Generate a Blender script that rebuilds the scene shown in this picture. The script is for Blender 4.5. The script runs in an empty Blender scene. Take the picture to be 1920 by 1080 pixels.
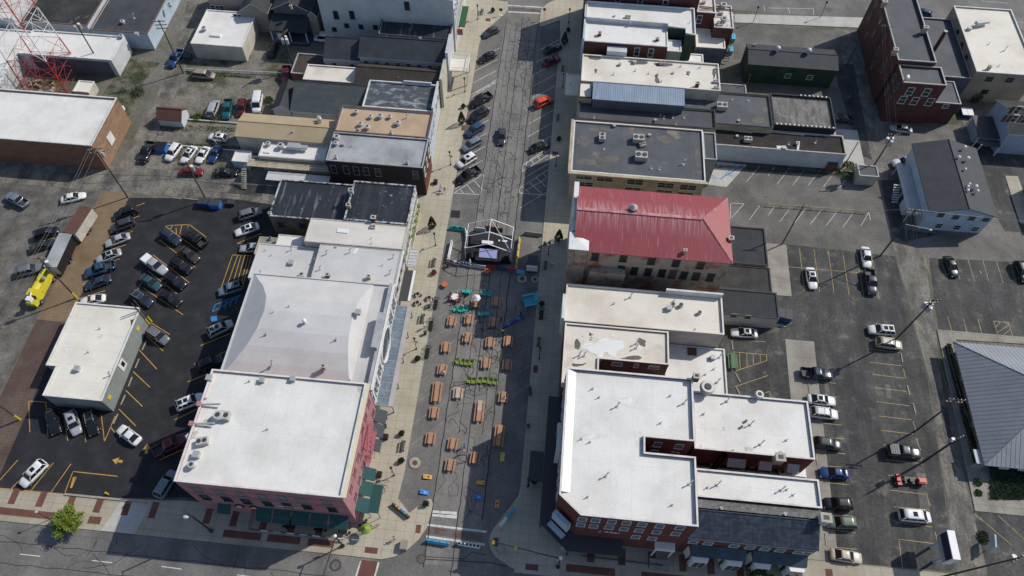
import bpy, math, random
from mathutils import Vector, Matrix
R=math.radians; rnd=random.Random(7)
S=bpy.context.scene; COL=S.collection
# ------------------------------------------------------------------ camera, sky, sun
F_=1377.; H_=118.
nad=Vector((940-960,1400-540,F_)).normalized()
vp=Vector((1203-960,-1659-540,F_)); cy=(vp-nad*vp.dot(nad)).normalized(); up=-nad; cx=cy.cross(up).normalized()
CM=Matrix((cx,cy,up))                      # image space (x right, y down, z forward) -> world
cam=bpy.data.cameras.new('camera'); co=bpy.data.objects.new('camera',cam); COL.objects.link(co); S.camera=co
cam.sensor_width=36; cam.lens=36*F_/1920; cam.clip_end=5000; cam.clip_start=1
rm=Matrix((CM@Vector((1,0,0)),CM@Vector((0,-1,0)),CM@Vector((0,0,-1)))).transposed()
co.matrix_world=Matrix.Translation((0,0,H_))@rm.to_4x4()
SUN_AZ,SUN_EL=32.,42.5                      # sun stands towards (cos az, sin az)
w=bpy.data.worlds.new('World'); S.world=w; w.use_nodes=True; nt=w.node_tree
sky=nt.nodes.new('ShaderNodeTexSky'); sky.sky_type='NISHITA'; sky.sun_disc=False
sky.sun_elevation=R(SUN_EL); sky.sun_rotation=R(90-SUN_AZ); sky.altitude=200
nt.links.new(sky.outputs[0],nt.nodes['Background'].inputs[0]); nt.nodes['Background'].inputs[1].default_value=0.118
sl=bpy.data.lights.new('sun','SUN'); sl.energy=3.8; sl.angle=R(.5); sl.color=(1,.95,.87)
so=bpy.data.objects.new('sun',sl); COL.objects.link(so)
sd=Vector((math.cos(R(SUN_AZ))*math.cos(R(SUN_EL)),math.sin(R(SUN_AZ))*math.cos(R(SUN_EL)),math.sin(R(SUN_EL))))
so.rotation_euler=sd.to_track_quat('Z','Y').to_euler(); so.location=sd*200
S.view_settings.view_transform='Standard'; S.view_settings.look='None'; S.view_settings.exposure=-0.05; S.view_settings.gamma=1

def P(px,py,z=0.):
    d=CM@Vector((px-960,py-540,F_)); t=(z-H_)/d.z
    return Vector((d.x*t,d.y*t,z))
def PW(px,py,axis,val):                    # ray against a vertical wall plane X=val or Y=val
    d=CM@Vector((px-960,py-540,F_)); t=val/d[axis]
    return Vector((d.x*t,d.y*t,H_+d.z*t))
# ------------------------------------------------------------------ mesh helpers
class MB:
    def __init__(s): s.v=[]; s.f=[]; s.m=[]
    def face(s,pts,m=0):
        b=len(s.v); s.v+=[tuple(p) for p in pts]; s.f.append(tuple(range(b,b+len(pts)))); s.m.append(m)
    def box(s,x0,x1,y0,y1,z0,z1,m=0,mt=None):
        if x0>x1:x0,x1=x1,x0
        if y0>y1:y0,y1=y1,y0
        b=len(s.v); s.v+=[(x,y,z) for z in (z0,z1) for x,y in ((x0,y0),(x1,y0),(x1,y1),(x0,y1))]
        for i,q in enumerate([(3,2,1,0),(4,5,6,7),(0,1,5,4),(1,2,6,5),(2,3,7,6),(3,0,4,7)]):
            s.f.append(tuple(b+k for k in q)); s.m.append(mt if (mt is not None and i==1) else m)
        return s
    def obox(s,c,sx,sy,sz,rz=0,m=0,mt=None,tilt=None):   # box with centre c, rotated
        k=len(s.v); s.box(-sx/2,sx/2,-sy/2,sy/2,-sz/2,sz/2,m,mt)
        M=Matrix.Translation(c)@Matrix.Rotation(rz,4,'Z')
        if tilt: M=M@Matrix.Rotation(tilt[0],4,tilt[1])
        for i in range(k,len(s.v)): s.v[i]=tuple(M@Vector(s.v[i]))
        return s
    def prism(s,poly,z0,z1,m=0,mt=None):
        n=len(poly); b=len(s.v); a=sum(poly[i][0]*poly[(i+1)%n][1]-poly[(i+1)%n][0]*poly[i][1] for i in range(n))
        if a<0: poly=poly[::-1]
        s.v+=[(p[0],p[1],z0) for p in poly]+[(p[0],p[1],z1) for p in poly]
        s.f.append(tuple(b+n-1-i for i in range(n))); s.m.append(m)
        s.f.append(tuple(b+n+i for i in range(n))); s.m.append(m if mt is None else mt)
        for i in range(n):
            j=(i+1)%n; s.f.append((b+i,b+j,b+n+j,b+n+i)); s.m.append(m)
        return s
    def loft(s,rings,m=0,cap=True,close=True):
        n=len(rings[0]); b=len(s.v)
        for r in rings: s.v+=[tuple(p) for p in r]
        for k in range(len(rings)-1):
            for i in range(n if close else n-1):
                j=(i+1)%n; s.f.append((b+k*n+i,b+k*n+j,b+(k+1)*n+j,b+(k+1)*n+i)); s.m.append(m)
        if cap:
            s.f.append(tuple(b+n-1-i for i in range(n))); s.m.append(m)
            s.f.append(tuple(b+(len(rings)-1)*n+i for i in range(n))); s.m.append(m)
        return s
    def tube(s,p,q,r,n=6,m=0,r2=None):
        p=Vector(p); q=Vector(q); d=(q-p)
        if d.length<1e-6: return s
        d.normalize(); a=d.orthogonal().normalized(); c=d.cross(a); r2=r if r2 is None else r2
        ring=lambda o,rr:[o+a*(math.cos(2*math.pi*i/n)*rr)+c*(math.sin(2*math.pi*i/n)*rr) for i in range(n)]
        return s.loft([ring(p,r),ring(q,r2)],m)
    def cyl(s,x,y,z0,z1,r,n=12,m=0,r2=None,mt=None):
        s.tube((x,y,z0),(x,y,z1),r,n,m,r2)
        if mt is not None: s.m[-1]=mt
        return s
    def ball(s,c,rx,ry,rz,n=10,k=6,m=0,jit=0):
        rr=[]
        for j in range(1,k):
            t=math.pi*j/k
            rr.append([(c[0]+rx*math.sin(t)*math.cos(2*math.pi*i/n)*(1+rnd.uniform(-jit,jit)),c[1]+ry*math.sin(t)*math.sin(2*math.pi*i/n)*(1+rnd.uniform(-jit,jit)),c[2]-rz*math.cos(t)) for i in range(n)])
        return s.loft(rr,m)
    def build(s,name,mats,parent=None,smooth=False,label=None):
        if not isinstance(mats,(list,tuple)): mats=[mats]
        o0=ORG.get(parent.name,Vector((0,0,0))) if parent else Vector((0,0,0))
        me=bpy.data.meshes.new(name); me.from_pydata([(a-o0.x,b-o0.y,c-o0.z) for a,b,c in s.v],[],s.f)
        for mm in mats: me.materials.append(mm)
        me.polygons.foreach_set('material_index',s.m); me.polygons.foreach_set('use_smooth',[smooth]*len(s.f)); me.update()
        o=bpy.data.objects.new(name,me); COL.objects.link(o)
        if parent: o.parent=parent; ORG[o.name]=o0
        if label: o['label']=label
        return o
ORG={}
LABELS=set()
def thing(name,label,cat,loc=(0,0,0),rz=0,group=None):
    o=bpy.data.objects.new(name,None); COL.objects.link(o); o.location=loc; o.rotation_euler=(0,0,rz); o.empty_display_size=.2
    ORG[o.name]=Vector(loc); o['label']=label; o['category']=cat
    if group: o['group']=group
    return o
def tag(o,label,cat,group=None):
    o['label']=label; o['category']=cat
    if group: o['group']=group
    return o
def struct(mb,name,m,kind='structure',smooth=False,label=None,cat=None):
    o=mb.build(name,m,None,smooth); o['kind']=kind
    o['label']=label or name.replace('_',' '); o['category']=cat or name.replace('_',' ').split()[-1]
    return o
def dup(root,loc,rz,label=None,group=None,mats=None):
    def cp(o,par):
        c=o.copy(); COL.objects.link(c)
        if par: c.parent=par
        for k in kids.get(o.name,[]): cp(k,c)
        if mats and c.type=='MESH':
            for i,sl_ in enumerate(c.material_slots):
                if sl_.material and sl_.material.name in mats:
                    sl_.link='OBJECT'; sl_.material=mats[sl_base(o,i)] if sl_base(o,i) in mats else sl_.material
        return c
    def sl_base(o,i): return o.data.materials[i].name
    kids=KIDS.setdefault(root.name,{})
    if not kids:
        def walk(o):
            kids[o.name]=list(o.children)
            for ch in o.children: walk(ch)
        bpy.context.view_layer.update(); walk(root)
    r=cp(root,None); r.location=loc; r.rotation_euler=(0,0,rz)
    if label: r['label']=label
    if group: r['group']=group
    return r
KIDS={}
# ------------------------------------------------------------------ materials
def rgb(c): return (c[0],c[1],c[2],1)
def mk(name,c1,c2=None,scale=.3,lo=.42,hi=.62,grain=.10,gs=6.,stretch=(1,1,1),rough=.85,metal=0.,bump=0.,lines=(),c3=None,s3=.08,lo3=.55,hi3=.62,coat=0.,warp=0.,band=None):
    m=bpy.data.materials.new(name); m.use_nodes=True; t=m.node_tree; N=t.nodes; L=t.links; b=N['Principled BSDF']
    b.inputs['Roughness'].default_value=rough; b.inputs['Metallic'].default_value=metal
    if coat: b.inputs['Coat Weight'].default_value=coat; b.inputs['Coat Roughness'].default_value=.05
    if c2 is None and not lines and not grain:
        b.inputs['Base Color'].default_value=rgb(c1); return m
    g=N.new('ShaderNodeNewGeometry'); pos=g.outputs['Position']
    def noise(sc,det=4,st=(1,1,1)):
        n=N.new('ShaderNodeTexNoise'); n.inputs['Scale'].default_value=sc; n.inputs['Detail'].default_value=det; n.inputs['Roughness'].default_value=.6
        if st!=(1,1,1):
            v=N.new('ShaderNodeVectorMath'); v.operation='MULTIPLY'; v.inputs[1].default_value=st; L.new(pos,v.inputs[0]); L.new(v.outputs[0],n.inputs['Vector'])
        else: L.new(pos,n.inputs['Vector'])
        return n.outputs['Fac']
    def rng(x,a,bb):
        r=N.new('ShaderNodeMapRange'); r.clamp=True; r.inputs[1].default_value=a; r.inputs[2].default_value=bb; L.new(x,r.inputs[0]); return r.outputs[0]
    def mix(f,a,bb,blend='MIX'):
        x=N.new('ShaderNodeMix'); x.data_type='RGBA'; x.blend_type=blend
        if isinstance(f,float): x.inputs[0].default_value=f
        else: L.new(f,x.inputs[0])
        for i,q in ((6,a),(7,bb)):
            if isinstance(q,tuple): x.inputs[i].default_value=rgb(q)
            else: L.new(q,x.inputs[i])
        return x.outputs[2]
    col=c1
    if c2 is not None: col=mix(rng(noise(scale,6,stretch),lo,hi),c1,c2)
    if c3 is not None: col=mix(rng(noise(s3,5),lo3,hi3),col,c3)
    if band:                                   # pale run marks on both sides of the ridge
        sb=N.new('ShaderNodeSeparateXYZ'); L.new(pos,sb.inputs[0]); a=N.new('ShaderNodeMath'); a.operation='SUBTRACT'; L.new(sb.outputs[1],a.inputs[0]); a.inputs[1].default_value=band[0]
        ab=N.new('ShaderNodeMath'); ab.operation='ABSOLUTE'; L.new(a.outputs[0],ab.inputs[0]); r0=N.new('ShaderNodeMapRange'); L.new(ab.outputs[0],r0.inputs[0]); r0.inputs[1].default_value=band[1]; r0.inputs[2].default_value=0
        n0=rng(noise(1.6,3,(3,.12,.12)),.42,.62); mm_=N.new('ShaderNodeMath'); mm_.operation='MULTIPLY'; L.new(r0.outputs[0],mm_.inputs[0]); L.new(n0,mm_.inputs[1]); col=mix(mm_.outputs[0],col,(.48,.28,.29))
    if grain:
        n=rng(noise(gs,3),.3,.7); n2=rng(noise(.35,4),.3,.7)
        a=N.new('ShaderNodeMath'); a.operation='MULTIPLY_ADD'; L.new(n,a.inputs[0]); a.inputs[1].default_value=grain*2; a.inputs[2].default_value=1-grain
        a2=N.new('ShaderNodeMath'); a2.operation='MULTIPLY_ADD'; L.new(n2,a2.inputs[0]); a2.inputs[1].default_value=grain*1.6; a2.inputs[2].default_value=1-grain*.8
        pr=N.new('ShaderNodeMath'); pr.operation='MULTIPLY'; L.new(a.outputs[0],pr.inputs[0]); L.new(a2.outputs[0],pr.inputs[1])
        v=N.new('ShaderNodeCombineColor'); [L.new(pr.outputs[0],v.inputs[i]) for i in range(3)]
        col=mix(1.0,col,v.outputs[0],'MULTIPLY')
    if lines:
        sp=N.new('ShaderNodeSeparateXYZ'); L.new(pos,sp.inputs[0])
        for ax,per,wd,lc,st in lines:
            if ax=='w':
                ad=N.new('ShaderNodeMath'); ad.operation='ADD'; L.new(sp.outputs[0],ad.inputs[0]); L.new(sp.outputs[1],ad.inputs[1]); src=ad.outputs[0]
            else: src=sp.outputs['xyz'.index(ax)]
            a=N.new('ShaderNodeMath'); a.operation='DIVIDE'; L.new(src,a.inputs[0]); a.inputs[1].default_value=per
            f=N.new('ShaderNodeMath'); f.operation='FRACT'; L.new(a.outputs[0],f.inputs[0])
            l=N.new('ShaderNodeMath'); l.operation='LESS_THAN'; L.new(f.outputs[0],l.inputs[0]); l.inputs[1].default_value=wd
            k=N.new('ShaderNodeMath'); k.operation='MULTIPLY'; L.new(l.outputs[0],k.inputs[0]); k.inputs[1].default_value=st
            col=mix(k.outputs[0],col,lc)
    if isinstance(col,tuple): b.inputs['Base Color'].default_value=rgb(col)
    else: L.new(col,b.inputs['Base Color'])
    if bump:
        bp=N.new('ShaderNodeBump'); bp.inputs['Strength'].default_value=bump; bp.inputs['Distance'].default_value=.1; L.new(noise(gs*.6,4),bp.inputs['Height']); L.new(bp.outputs[0],b.inputs['Normal'])
    return m
def sc(c,k): return tuple(x*k for x in c)
M={}
M['asphalt']=mk('asphalt_street',(.172,.166,.154),(.112,.109,.103),.16,.40,.62,.17,2.2,c3=(.07,.07,.068),s3=.45,lo3=.66,hi3=.80,stretch=(1,.4,1))
M['asphaltl']=mk('asphalt_lane',(.200,.193,.178),(.145,.141,.132),.25,.40,.62,.17,2.2,c3=(.09,.088,.084),s3=.4,lo3=.62,hi3=.78,stretch=(1,.3,1))
M['asphalt_dark']=mk('asphalt_new',(.0150,.0155,.0185),(.024,.024,.027),.35,.45,.7,.3,5,rough=.85,c3=(.05,.05,.05),s3=.8,lo3=.70,hi3=.80)
M['asphalt_old']=mk('asphalt_worn',(.072,.071,.068),(.032,.032,.033),.22,.38,.62,.36,2.2,c3=(.125,.118,.103),s3=.35,lo3=.58,hi3=.74,stretch=(1.6,.35,1))
M['asphalt_grey']=mk('asphalt_pale',(.145,.138,.125),(.095,.091,.083),.14,.42,.62,.2,2.5,c3=(.06,.058,.054),s3=.5,lo3=.64,hi3=.78)
M['alley']=mk('alley_concrete',(.19,.178,.15),(.085,.08,.072),.28,.40,.62,.3,2.,c3=(.23,.19,.13),s3=.25,lo3=.58,hi3=.7,stretch=(1.2,.6,1))
M['gravel']=mk('gravel',(.150,.141,.125),(.075,.071,.064),.25,.40,.62,.34,2.0,c3=(.11,.095,.052),s3=.16,lo3=.58,hi3=.68)
M['gravelgrass']=mk('gravel_grass',(.17,.155,.128),(.055,.062,.026),.16,.50,.64,.34,2.0,c3=(.20,.18,.145),s3=.3,lo3=.58,hi3=.7)
M['grass']=mk('grass',(.040,.052,.020),(.13,.12,.085),.35,.42,.60,.3,3)
M['mulch']=mk('mulch_bed',(.018,.016,.012),(.03,.035,.015),.8,.4,.6,.3,5)
M['ground']=mk('ground',(.15,.14,.12),(.08,.085,.05),.05,.45,.6,.2,1.5)
G=(.20,.17,.12)
M['walk']=mk('sidewalk',(.43,.395,.305),(.36,.33,.255),.15,.4,.65,.07,4,lines=[('x',1.5,.04,G,.65),('y',1.5,.04,G,.65)])
M['walkb']=mk('sidewalk_plaza',(.39,.35,.27),(.31,.275,.21),.2,.4,.65,.08,4,lines=[('x',2.65,.03,G,.6),('y',2.6,.03,G,.6)])
M['walkpale']=mk('concrete_pale',(.46,.45,.42),(.38,.37,.34),.3,.4,.65,.06,4,lines=[('x',3,.02,G,.5)])
M['concrete']=mk('concrete',(.30,.28,.24),(.22,.20,.17),.3,.4,.65,.10,4,lines=[('x',4,.02,(.1,.09,.08),.5),('y',4,.02,(.1,.09,.08),.5)])
M['brickpave']=mk('red_brick_paving',(.155,.060,.045),(.11,.045,.036),.5,.4,.65,.15,5,lines=[('x',.6,.08,(.07,.03,.025),.5)])
M['brickalley']=mk('brick_alley_tan',(.205,.145,.085),(.15,.105,.06),.2,.4,.65,.16,3,lines=[('y',.55,.12,(.10,.075,.05),.35)])
M['brickalley2']=mk('brick_alley_red',(.085,.052,.044),(.125,.095,.072),.2,.45,.7,.2,3,lines=[('y',.55,.12,(.04,.025,.02),.35)])
M['tar']=mk('tar',(.012,.012,.013),grain=0,rough=.6)
M['pwhite']=mk('paint_white',(.60,.60,.58),(.30,.29,.27),1.2,.5,.7,.1)
M['pyel']=mk('paint_yellow',(.50,.30,.055),(.28,.17,.05),1.0,.5,.72,.12)
M['pyelpale']=mk('paint_yellow_faded',(.42,.32,.13),(.18,.15,.08),1.0,.48,.7,.15)
M['pblue']=mk('paint_blue',(.03,.22,.55),(.02,.15,.35),1.,.5,.7,.1)
M['curb']=mk('kerb_concrete',(.36,.33,.27),(.25,.22,.18),.8,.4,.7,.1)
# roofs
sm=[('x',3.05,.014,(.35,.35,.34),.35)]
M['rwhite']=mk('membrane_white',(.71,.70,.665),(.60,.585,.545),.16,.42,.68,.05,3,c3=(.50,.47,.40),s3=.5,lo3=.68,hi3=.82,lines=[('x',3.05,.016,(.45,.45,.44),.4),('y',9,.005,(.4,.4,.4),.4)],rough=.7)
M['rcream']=mk('membrane_cream',(.70,.66,.58),(.58,.53,.45),.13,.45,.68,.045,3,lines=[('y',3.05,.016,(.42,.40,.36),.45)],c3=(.42,.37,.29),s3=.35,lo3=.66,hi3=.76,rough=.75)
M['rstain']=mk('membrane_stained',(.66,.62,.54),(.50,.45,.37),.22,.5,.7,.06,3,lines=[('x',6,.006,(.35,.33,.3),.5)],c3=(.22,.17,.12),s3=.5,lo3=.66,hi3=.74,rough=.8)
M['rtpo']=mk('membrane_grey',(.54,.53,.52),(.45,.445,.44),.10,.42,.66,.04,3,lines=[('y',4.2,.012,(.38,.37,.37),.45)],rough=.75)
M['rtpoL']=mk('membrane_palegrey',(.64,.60,.55),(.54,.50,.46),.16,.4,.6,.04,3,lines=[('y',2.1,.016,(.46,.43,.4),.4)],stretch=(.3,1.5,1),rough=.75)
M['rsmall']=mk('membrane_offwhite',(.71,.68,.60),(.62,.58,.50),.15,.4,.65,.045,3,lines=[('y',3,.02,(.45,.42,.36),.5)],c3=(.5,.46,.38),s3=.4,lo3=.66,hi3=.76)
M['rblack']=mk('roof_tar_black',(.016,.019,.024),(.040,.045,.052),.3,.45,.7,.25,3,stretch=(1.6,.35,1),lines=[('x',4.5,.02,(.09,.1,.11),.5)],rough=.5,c3=(.30,.33,.37),s3=1.2,lo3=.64,hi3=.74)
M['rblackW']=mk('roof_tar_streaked',(.022,.026,.032),(.24,.26,.29),.6,.56,.76,.25,3,stretch=(2.2,.22,1),rough=.5)
M['rbluew']=mk('roof_slate_blotched',(.060,.072,.086),(.34,.36,.38),.55,.50,.70,.15,3,stretch=(.7,1.3,1))
M['rgrey']=mk('roof_silver_grey',(.36,.37,.38),(.24,.25,.26),.2,.42,.66,.10,3,c3=(.12,.12,.12),s3=.3,lo3=.66,hi3=.76)
M['rtan']=mk('roof_tan',(.46,.34,.225),(.37,.27,.175),.2,.42,.7,.05,3,c3=(.62,.55,.45),s3=.22,lo3=.64,hi3=.8)
M['rtan2']=mk('roof_sand',(.40,.315,.20),(.34,.265,.17),.2,.42,.7,.05,3)
M['rdark']=mk('roof_dark_grey',(.080,.090,.100),(.060,.068,.077),.2,.42,.6,.16,4,lines=[('x',4.5,.014,(.02,.02,.025),.6)],c3=(.20,.165,.125),s3=.16,lo3=.62,hi3=.68,rough=.7)
M['rdark2']=mk('roof_dark_plain',(.064,.073,.083),(.046,.053,.062),.2,.42,.6,.14,4,lines=[('x',6,.01,(.1,.1,.11),.5)],rough=.7)
M['rweather']=mk('roof_weathered',(.17,.165,.155),(.10,.095,.085),.5,.42,.6,.2,3,stretch=(2,.5,1),c3=(.26,.26,.25),s3=.6,lo3=.58,hi3=.7)
M['rburn']=mk('roof_charred',(.012,.010,.010),(.026,.020,.018),.6,.42,.6,.3,3,lines=[('y',.5,.12,(.004,.004,.004),.6)])
M['rmoss']=mk('roof_asphalt_mossy',(.020,.021,.023),(.045,.044,.040),.25,.42,.65,.25,3,c3=(.13,.10,.022),s3=.14,lo3=.66,hi3=.72)
M['rasph']=mk('roof_asphalt_blue',(.040,.044,.052),(.060,.064,.070),.25,.42,.65,.15,3,lines=[('x',5,.01,(.11,.11,.12),.6)])
shl=lambda c:[('y',.45,.2,sc(c,.55),.45)]
M['shslate']=mk('shingle_slate',(.036,.044,.056),(.028,.034,.044),.5,.4,.6,.22,4,lines=shl((.036,.044,.056)),rough=.8)
M['shgreen']=mk('shingle_green',(.060,.075,.078),(.050,.062,.066),.6,.4,.6,.2,4,stretch=(.6,2,1),lines=shl((.05,.06,.06)),rough=.8)
M['shbrown']=mk('shingle_brown',(.062,.049,.040),(.048,.038,.031),.6,.4,.6,.22,4,lines=shl((.06,.05,.04)),rough=.8)
M['shdark']=mk('shingle_charcoal',(.022,.024,.028),(.030,.033,.038),.6,.4,.6,.22,4,lines=shl((.03,.03,.03)),rough=.8)
M['shteal']=mk('shingle_bluegrey',(.028,.033,.040),(.036,.041,.048),.5,.4,.6,.16,4,rough=.75)
M['slatetile']=mk('slate_tile',(.022,.032,.052),(.05,.062,.085),1.2,.42,.6,.2,4,lines=[('x',.7,.12,(.012,.016,.026),.5),('y',.6,.16,(.012,.016,.026),.5)],rough=.45)
M['gravelroof']=mk('roof_gravel_grey',(.16,.155,.15),(.10,.10,.10),2.,.4,.6,.3,6)
M['lavtrim']=mk('trim_lavender_grey',(.42,.38,.39),(.36,.33,.34),.5,grain=.06)
M['rblackp']=mk('roof_black_plain',(.030,.034,.040),(.022,.025,.030),.3,.4,.65,.18,3,lines=[('x',4,.02,(.06,.065,.07),.5)])
M['rburn2']=mk('roof_black_boards',(.040,.038,.036),(.024,.022,.021),.5,.4,.6,.25,3,lines=[('x',.6,.12,(.012,.011,.011),.5)])
M['dirtl']=mk('roof_dirt_light',(.56,.55,.51),(.70,.70,.68),.9,.38,.58,.08)
M['dirt']=mk('roof_dirt',(.42,.40,.36),(.60,.59,.56),1.5,.4,.6,.1)
M['capstreak']=mk('coping_tar_streaked',(.03,.034,.04),(.50,.52,.55),.9,.40,.58,.2,3,stretch=(1.2,1.2,1))
M['bsoot']=mk('brick_sooty',(.115,.10,.085),(.055,.045,.04),.4,.4,.65,.2,3,lines=[('z',.45,.13,(.04,.03,.03),.4)])
M['pinkcap']=mk('ridge_pale_pink',(.50,.26,.27),(.36,.09,.10),1.2,.4,.65,.1)
M['tanstain']=mk('dried_puddle_tan',(.155,.135,.11),(.095,.093,.088),.7,.35,.65,.2,3)
M['bare']=mk('paint_worn_white',(.30,.295,.28),(.17,.165,.155),1.2,.42,.62,.1)
M['escape']=mk('escape_pink',(.36,.13,.15),grain=0)
M['redmetX']=mk('metal_red_x',(.28,.052,.060),(.38,.14,.15),1.3,.56,.72,.08,3,stretch=(4,.25,.25),lines=[('x',.40,.16,(.22,.035,.045),.55)],rough=.5,band=(79.1,3.6))
M['redmetY']=mk('metal_red_y',(.28,.052,.060),(.32,.08,.09),1.0,.6,.76,.06,3,lines=[('y',.62,.13,(.22,.035,.045),.55)],rough=.5)
M['blumetX']=mk('metal_bluegrey_x',(.22,.28,.36),(.30,.36,.44),.6,.4,.7,.08,3,stretch=(3,.3,1),lines=[('x',.48,.35,(.13,.17,.23),.55)],rough=.45)
M['gmetX']=mk('metal_grey_x',(.29,.31,.335),(.25,.265,.285),.4,.4,.7,.05,3,lines=[('x',.72,.16,(.07,.08,.09),.8)],rough=.5)
M['gmetY']=mk('metal_grey_y',(.235,.255,.285),(.20,.22,.25),.4,.4,.7,.05,3,lines=[('y',.72,.2,(.09,.10,.12),.7)],rough=.5)
# walls
def brick(n,c,c2=None,**k):
    kw=dict(lines=[('z',.45,.13,sc(c,.55),.4)],grain=.14,gs=4.); kw.update(k)
    return mk(n,c,c2 or sc(c,.75),.6,.4,.65,stretch=(1,1,2),**kw)
M['bred']=brick('brick_red',(.140,.040,.028)); M['bdkred']=brick('brick_dark_red',(.100,.034,.030))
M['bpink']=brick('brick_pink',(.42,.19,.20),(.35,.16,.17)); M['bbrown']=brick('brick_brown',(.22,.115,.07))
M['borange']=brick('brick_tan',(.30,.18,.105)); M['bcream']=brick('brick_cream',(.46,.39,.27))
M['bold']=mk('brick_whitewashed',(.36,.30,.24),(.24,.10,.065),.35,.5,.62,.16,4,lines=[('z',.45,.13,(.15,.10,.08),.4)],c3=(.13,.09,.07),s3=.5,lo3=.6,hi3=.7)
M['bblack']=mk('wall_black',(.020,.017,.017),(.028,.022,.021),.6,.4,.6,.15,4)
M['wwhite']=mk('wall_white',(.52,.54,.55),(.44,.46,.47),.3,.4,.65,.07,3)
M['wcream']=mk('wall_cream',(.50,.47,.40),(.40,.37,.31),.4,.4,.65,.08,3)
M['wblue']=mk('wall_paleblue',(.42,.50,.58),(.36,.43,.50),.4,.4,.65,.08,3)
M['wbluesid']=mk('siding_greyblue',(.33,.39,.46),(.29,.34,.40),.4,.4,.65,.06,3,lines=[('z',.3,.16,(.2,.24,.29),.5)])
M['wgrey']=mk('siding_greygreen',(.24,.265,.25),(.20,.22,.21),.4,.4,.65,.06,3,lines=[('w',.6,.08,(.14,.15,.15),.5)])
M['wgreen']=mk('siding_green',(.032,.062,.036),(.022,.045,.027),.4,.4,.65,.1,3,lines=[('w',.8,.12,(.015,.03,.018),.5)])
M['wtaupe']=mk('siding_taupe',(.27,.245,.205),(.23,.21,.175),.4,.4,.65,.08,3)
M['wdkblue']=mk('siding_slateblue',(.10,.115,.14),(.08,.09,.11),.4,.4,.65,.08,3)
M['wtan']=mk('stucco_tan',(.36,.295,.215),(.29,.235,.17),.3,.4,.65,.08,3)
M['cap']=mk('coping_white',(.66,.66,.64),(.50,.49,.46),.6,.45,.7,.06); M['capg']=mk('coping_grey',(.38,.39,.40),(.25,.26,.27),.6,.45,.7,.08)
M['capb']=mk('coping_brown',(.16,.10,.07),(.11,.07,.05),.6,.45,.7,.1); M['capd']=mk('coping_dark',(.05,.05,.055),(.03,.03,.035),.6,.45,.7,.1)
M['capstone']=mk('coping_stone',(.45,.42,.36),(.3,.28,.24),.9,.45,.7,.12)
M['trim']=mk('trim_white',(.62,.62,.60),grain=.05); M['trimc']=mk('trim_cream',(.62,.58,.42),grain=.05)
M['stone']=mk('stone_grey',(.22,.215,.21),grain=.1)
def plain(n,c,rough=.6,metal=0.,**k): return mk(n,c,grain=k.pop('grain',.04),rough=rough,metal=metal,**k)
M['glass']=plain('window_glass',(.022,.028,.034),.12,grain=0); M['glassg']=plain('canopy_glass',(.16,.21,.26),.15,grain=.25,gs=1.5)
M['black']=plain('black',(.012,.012,.013),.5); M['dark']=plain('dark_grey',(.045,.045,.05),.6); M['steel']=plain('steel',(.42,.43,.44),.45,.3)
M['galv']=plain('galvanised',(.50,.51,.51),.5,.2,grain=.1); M['hvac']=plain('hvac_beige',(.40,.39,.36),.6,grain=.08); M['white']=plain('white',(.72,.72,.71),.5)
M['wood']=mk('pole_wood',(.075,.058,.045),(.05,.04,.032),1,.4,.6,.15,stretch=(1,1,.2)); M['woodb']=mk('pole_brown',(.16,.09,.045),(.12,.07,.04),1,.4,.6,.15)
M['rust']=plain('rust_brown',(.11,.05,.035),.8,grain=.2); M['red']=plain('red',(.45,.03,.03),.4); M['dkred']=plain('maroon_steel',(.20,.06,.07),.5)
M['teal']=plain('awning_teal',(.010,.060,.062),.8,grain=.1); M['awngrey']=plain('awning_grey',(.045,.055,.065),.8,grain=.1); M['orangecloth']=plain('orange_cloth',(.5,.12,.05),.8)
M['tblwood']=plain('table_orange_plastic',(.42,.225,.125),.6,grain=.08); M['tblpale']=plain('table_pale_wood',(.50,.40,.28),.7,grain=.1); M['tblgreen']=plain('table_green',(.06,.16,.06),.6)
M['lime']=plain('lime_green',(.19,.27,.04),.5); M['turq']=plain('turquoise',(.02,.42,.38),.5); M['cyan']=plain('bright_cyan',(.04,.35,.48),.5)
M['blue']=plain('bin_blue',(.015,.06,.22),.5); M['brblue']=plain('bright_blue',(.02,.19,.62),.5); M['yellow']=plain('yellow',(.62,.47,.03),.5); M['orange']=plain('orange_board',(.60,.30,.08),.6)
M['dgreen']=plain('dumpster_green',(.015,.08,.03),.6); M['skyblue']=plain('sky_blue',(.10,.42,.62),.5); M['lav']=plain('screen_lavender',(.36,.38,.62),.4)
M['rubber']=plain('rubber',(.012,.012,.012),.9,grain=0); M['rim']=plain('wheel_rim',(.35,.35,.36),.35,.6,grain=0)
M['cglass']=plain('car_glass',(.012,.016,.02),.08,grain=0); M['lamp']=plain('headlamp',(.65,.66,.66),.15,grain=0); M['tail']=plain('tail_lamp',(.30,.01,.01),.25,grain=0)
M['skin']=plain('skin',(.42,.25,.17),.6,grain=0); M['hair']=plain('hair',(.03,.02,.015),.7,grain=0)
M['leaf']=mk('leaf_yellowgreen',(.16,.21,.022),(.10,.16,.02),3,.4,.6,.15,6,rough=.6); M['leafd']=mk('leaf_dark',(.018,.035,.012),(.03,.05,.018),3,.4,.6,.25,6,rough=.7)
M['leafm']=mk('leaf_mid',(.07,.11,.02),(.045,.08,.02),3,.4,.6,.2,6,rough=.6)
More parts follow.
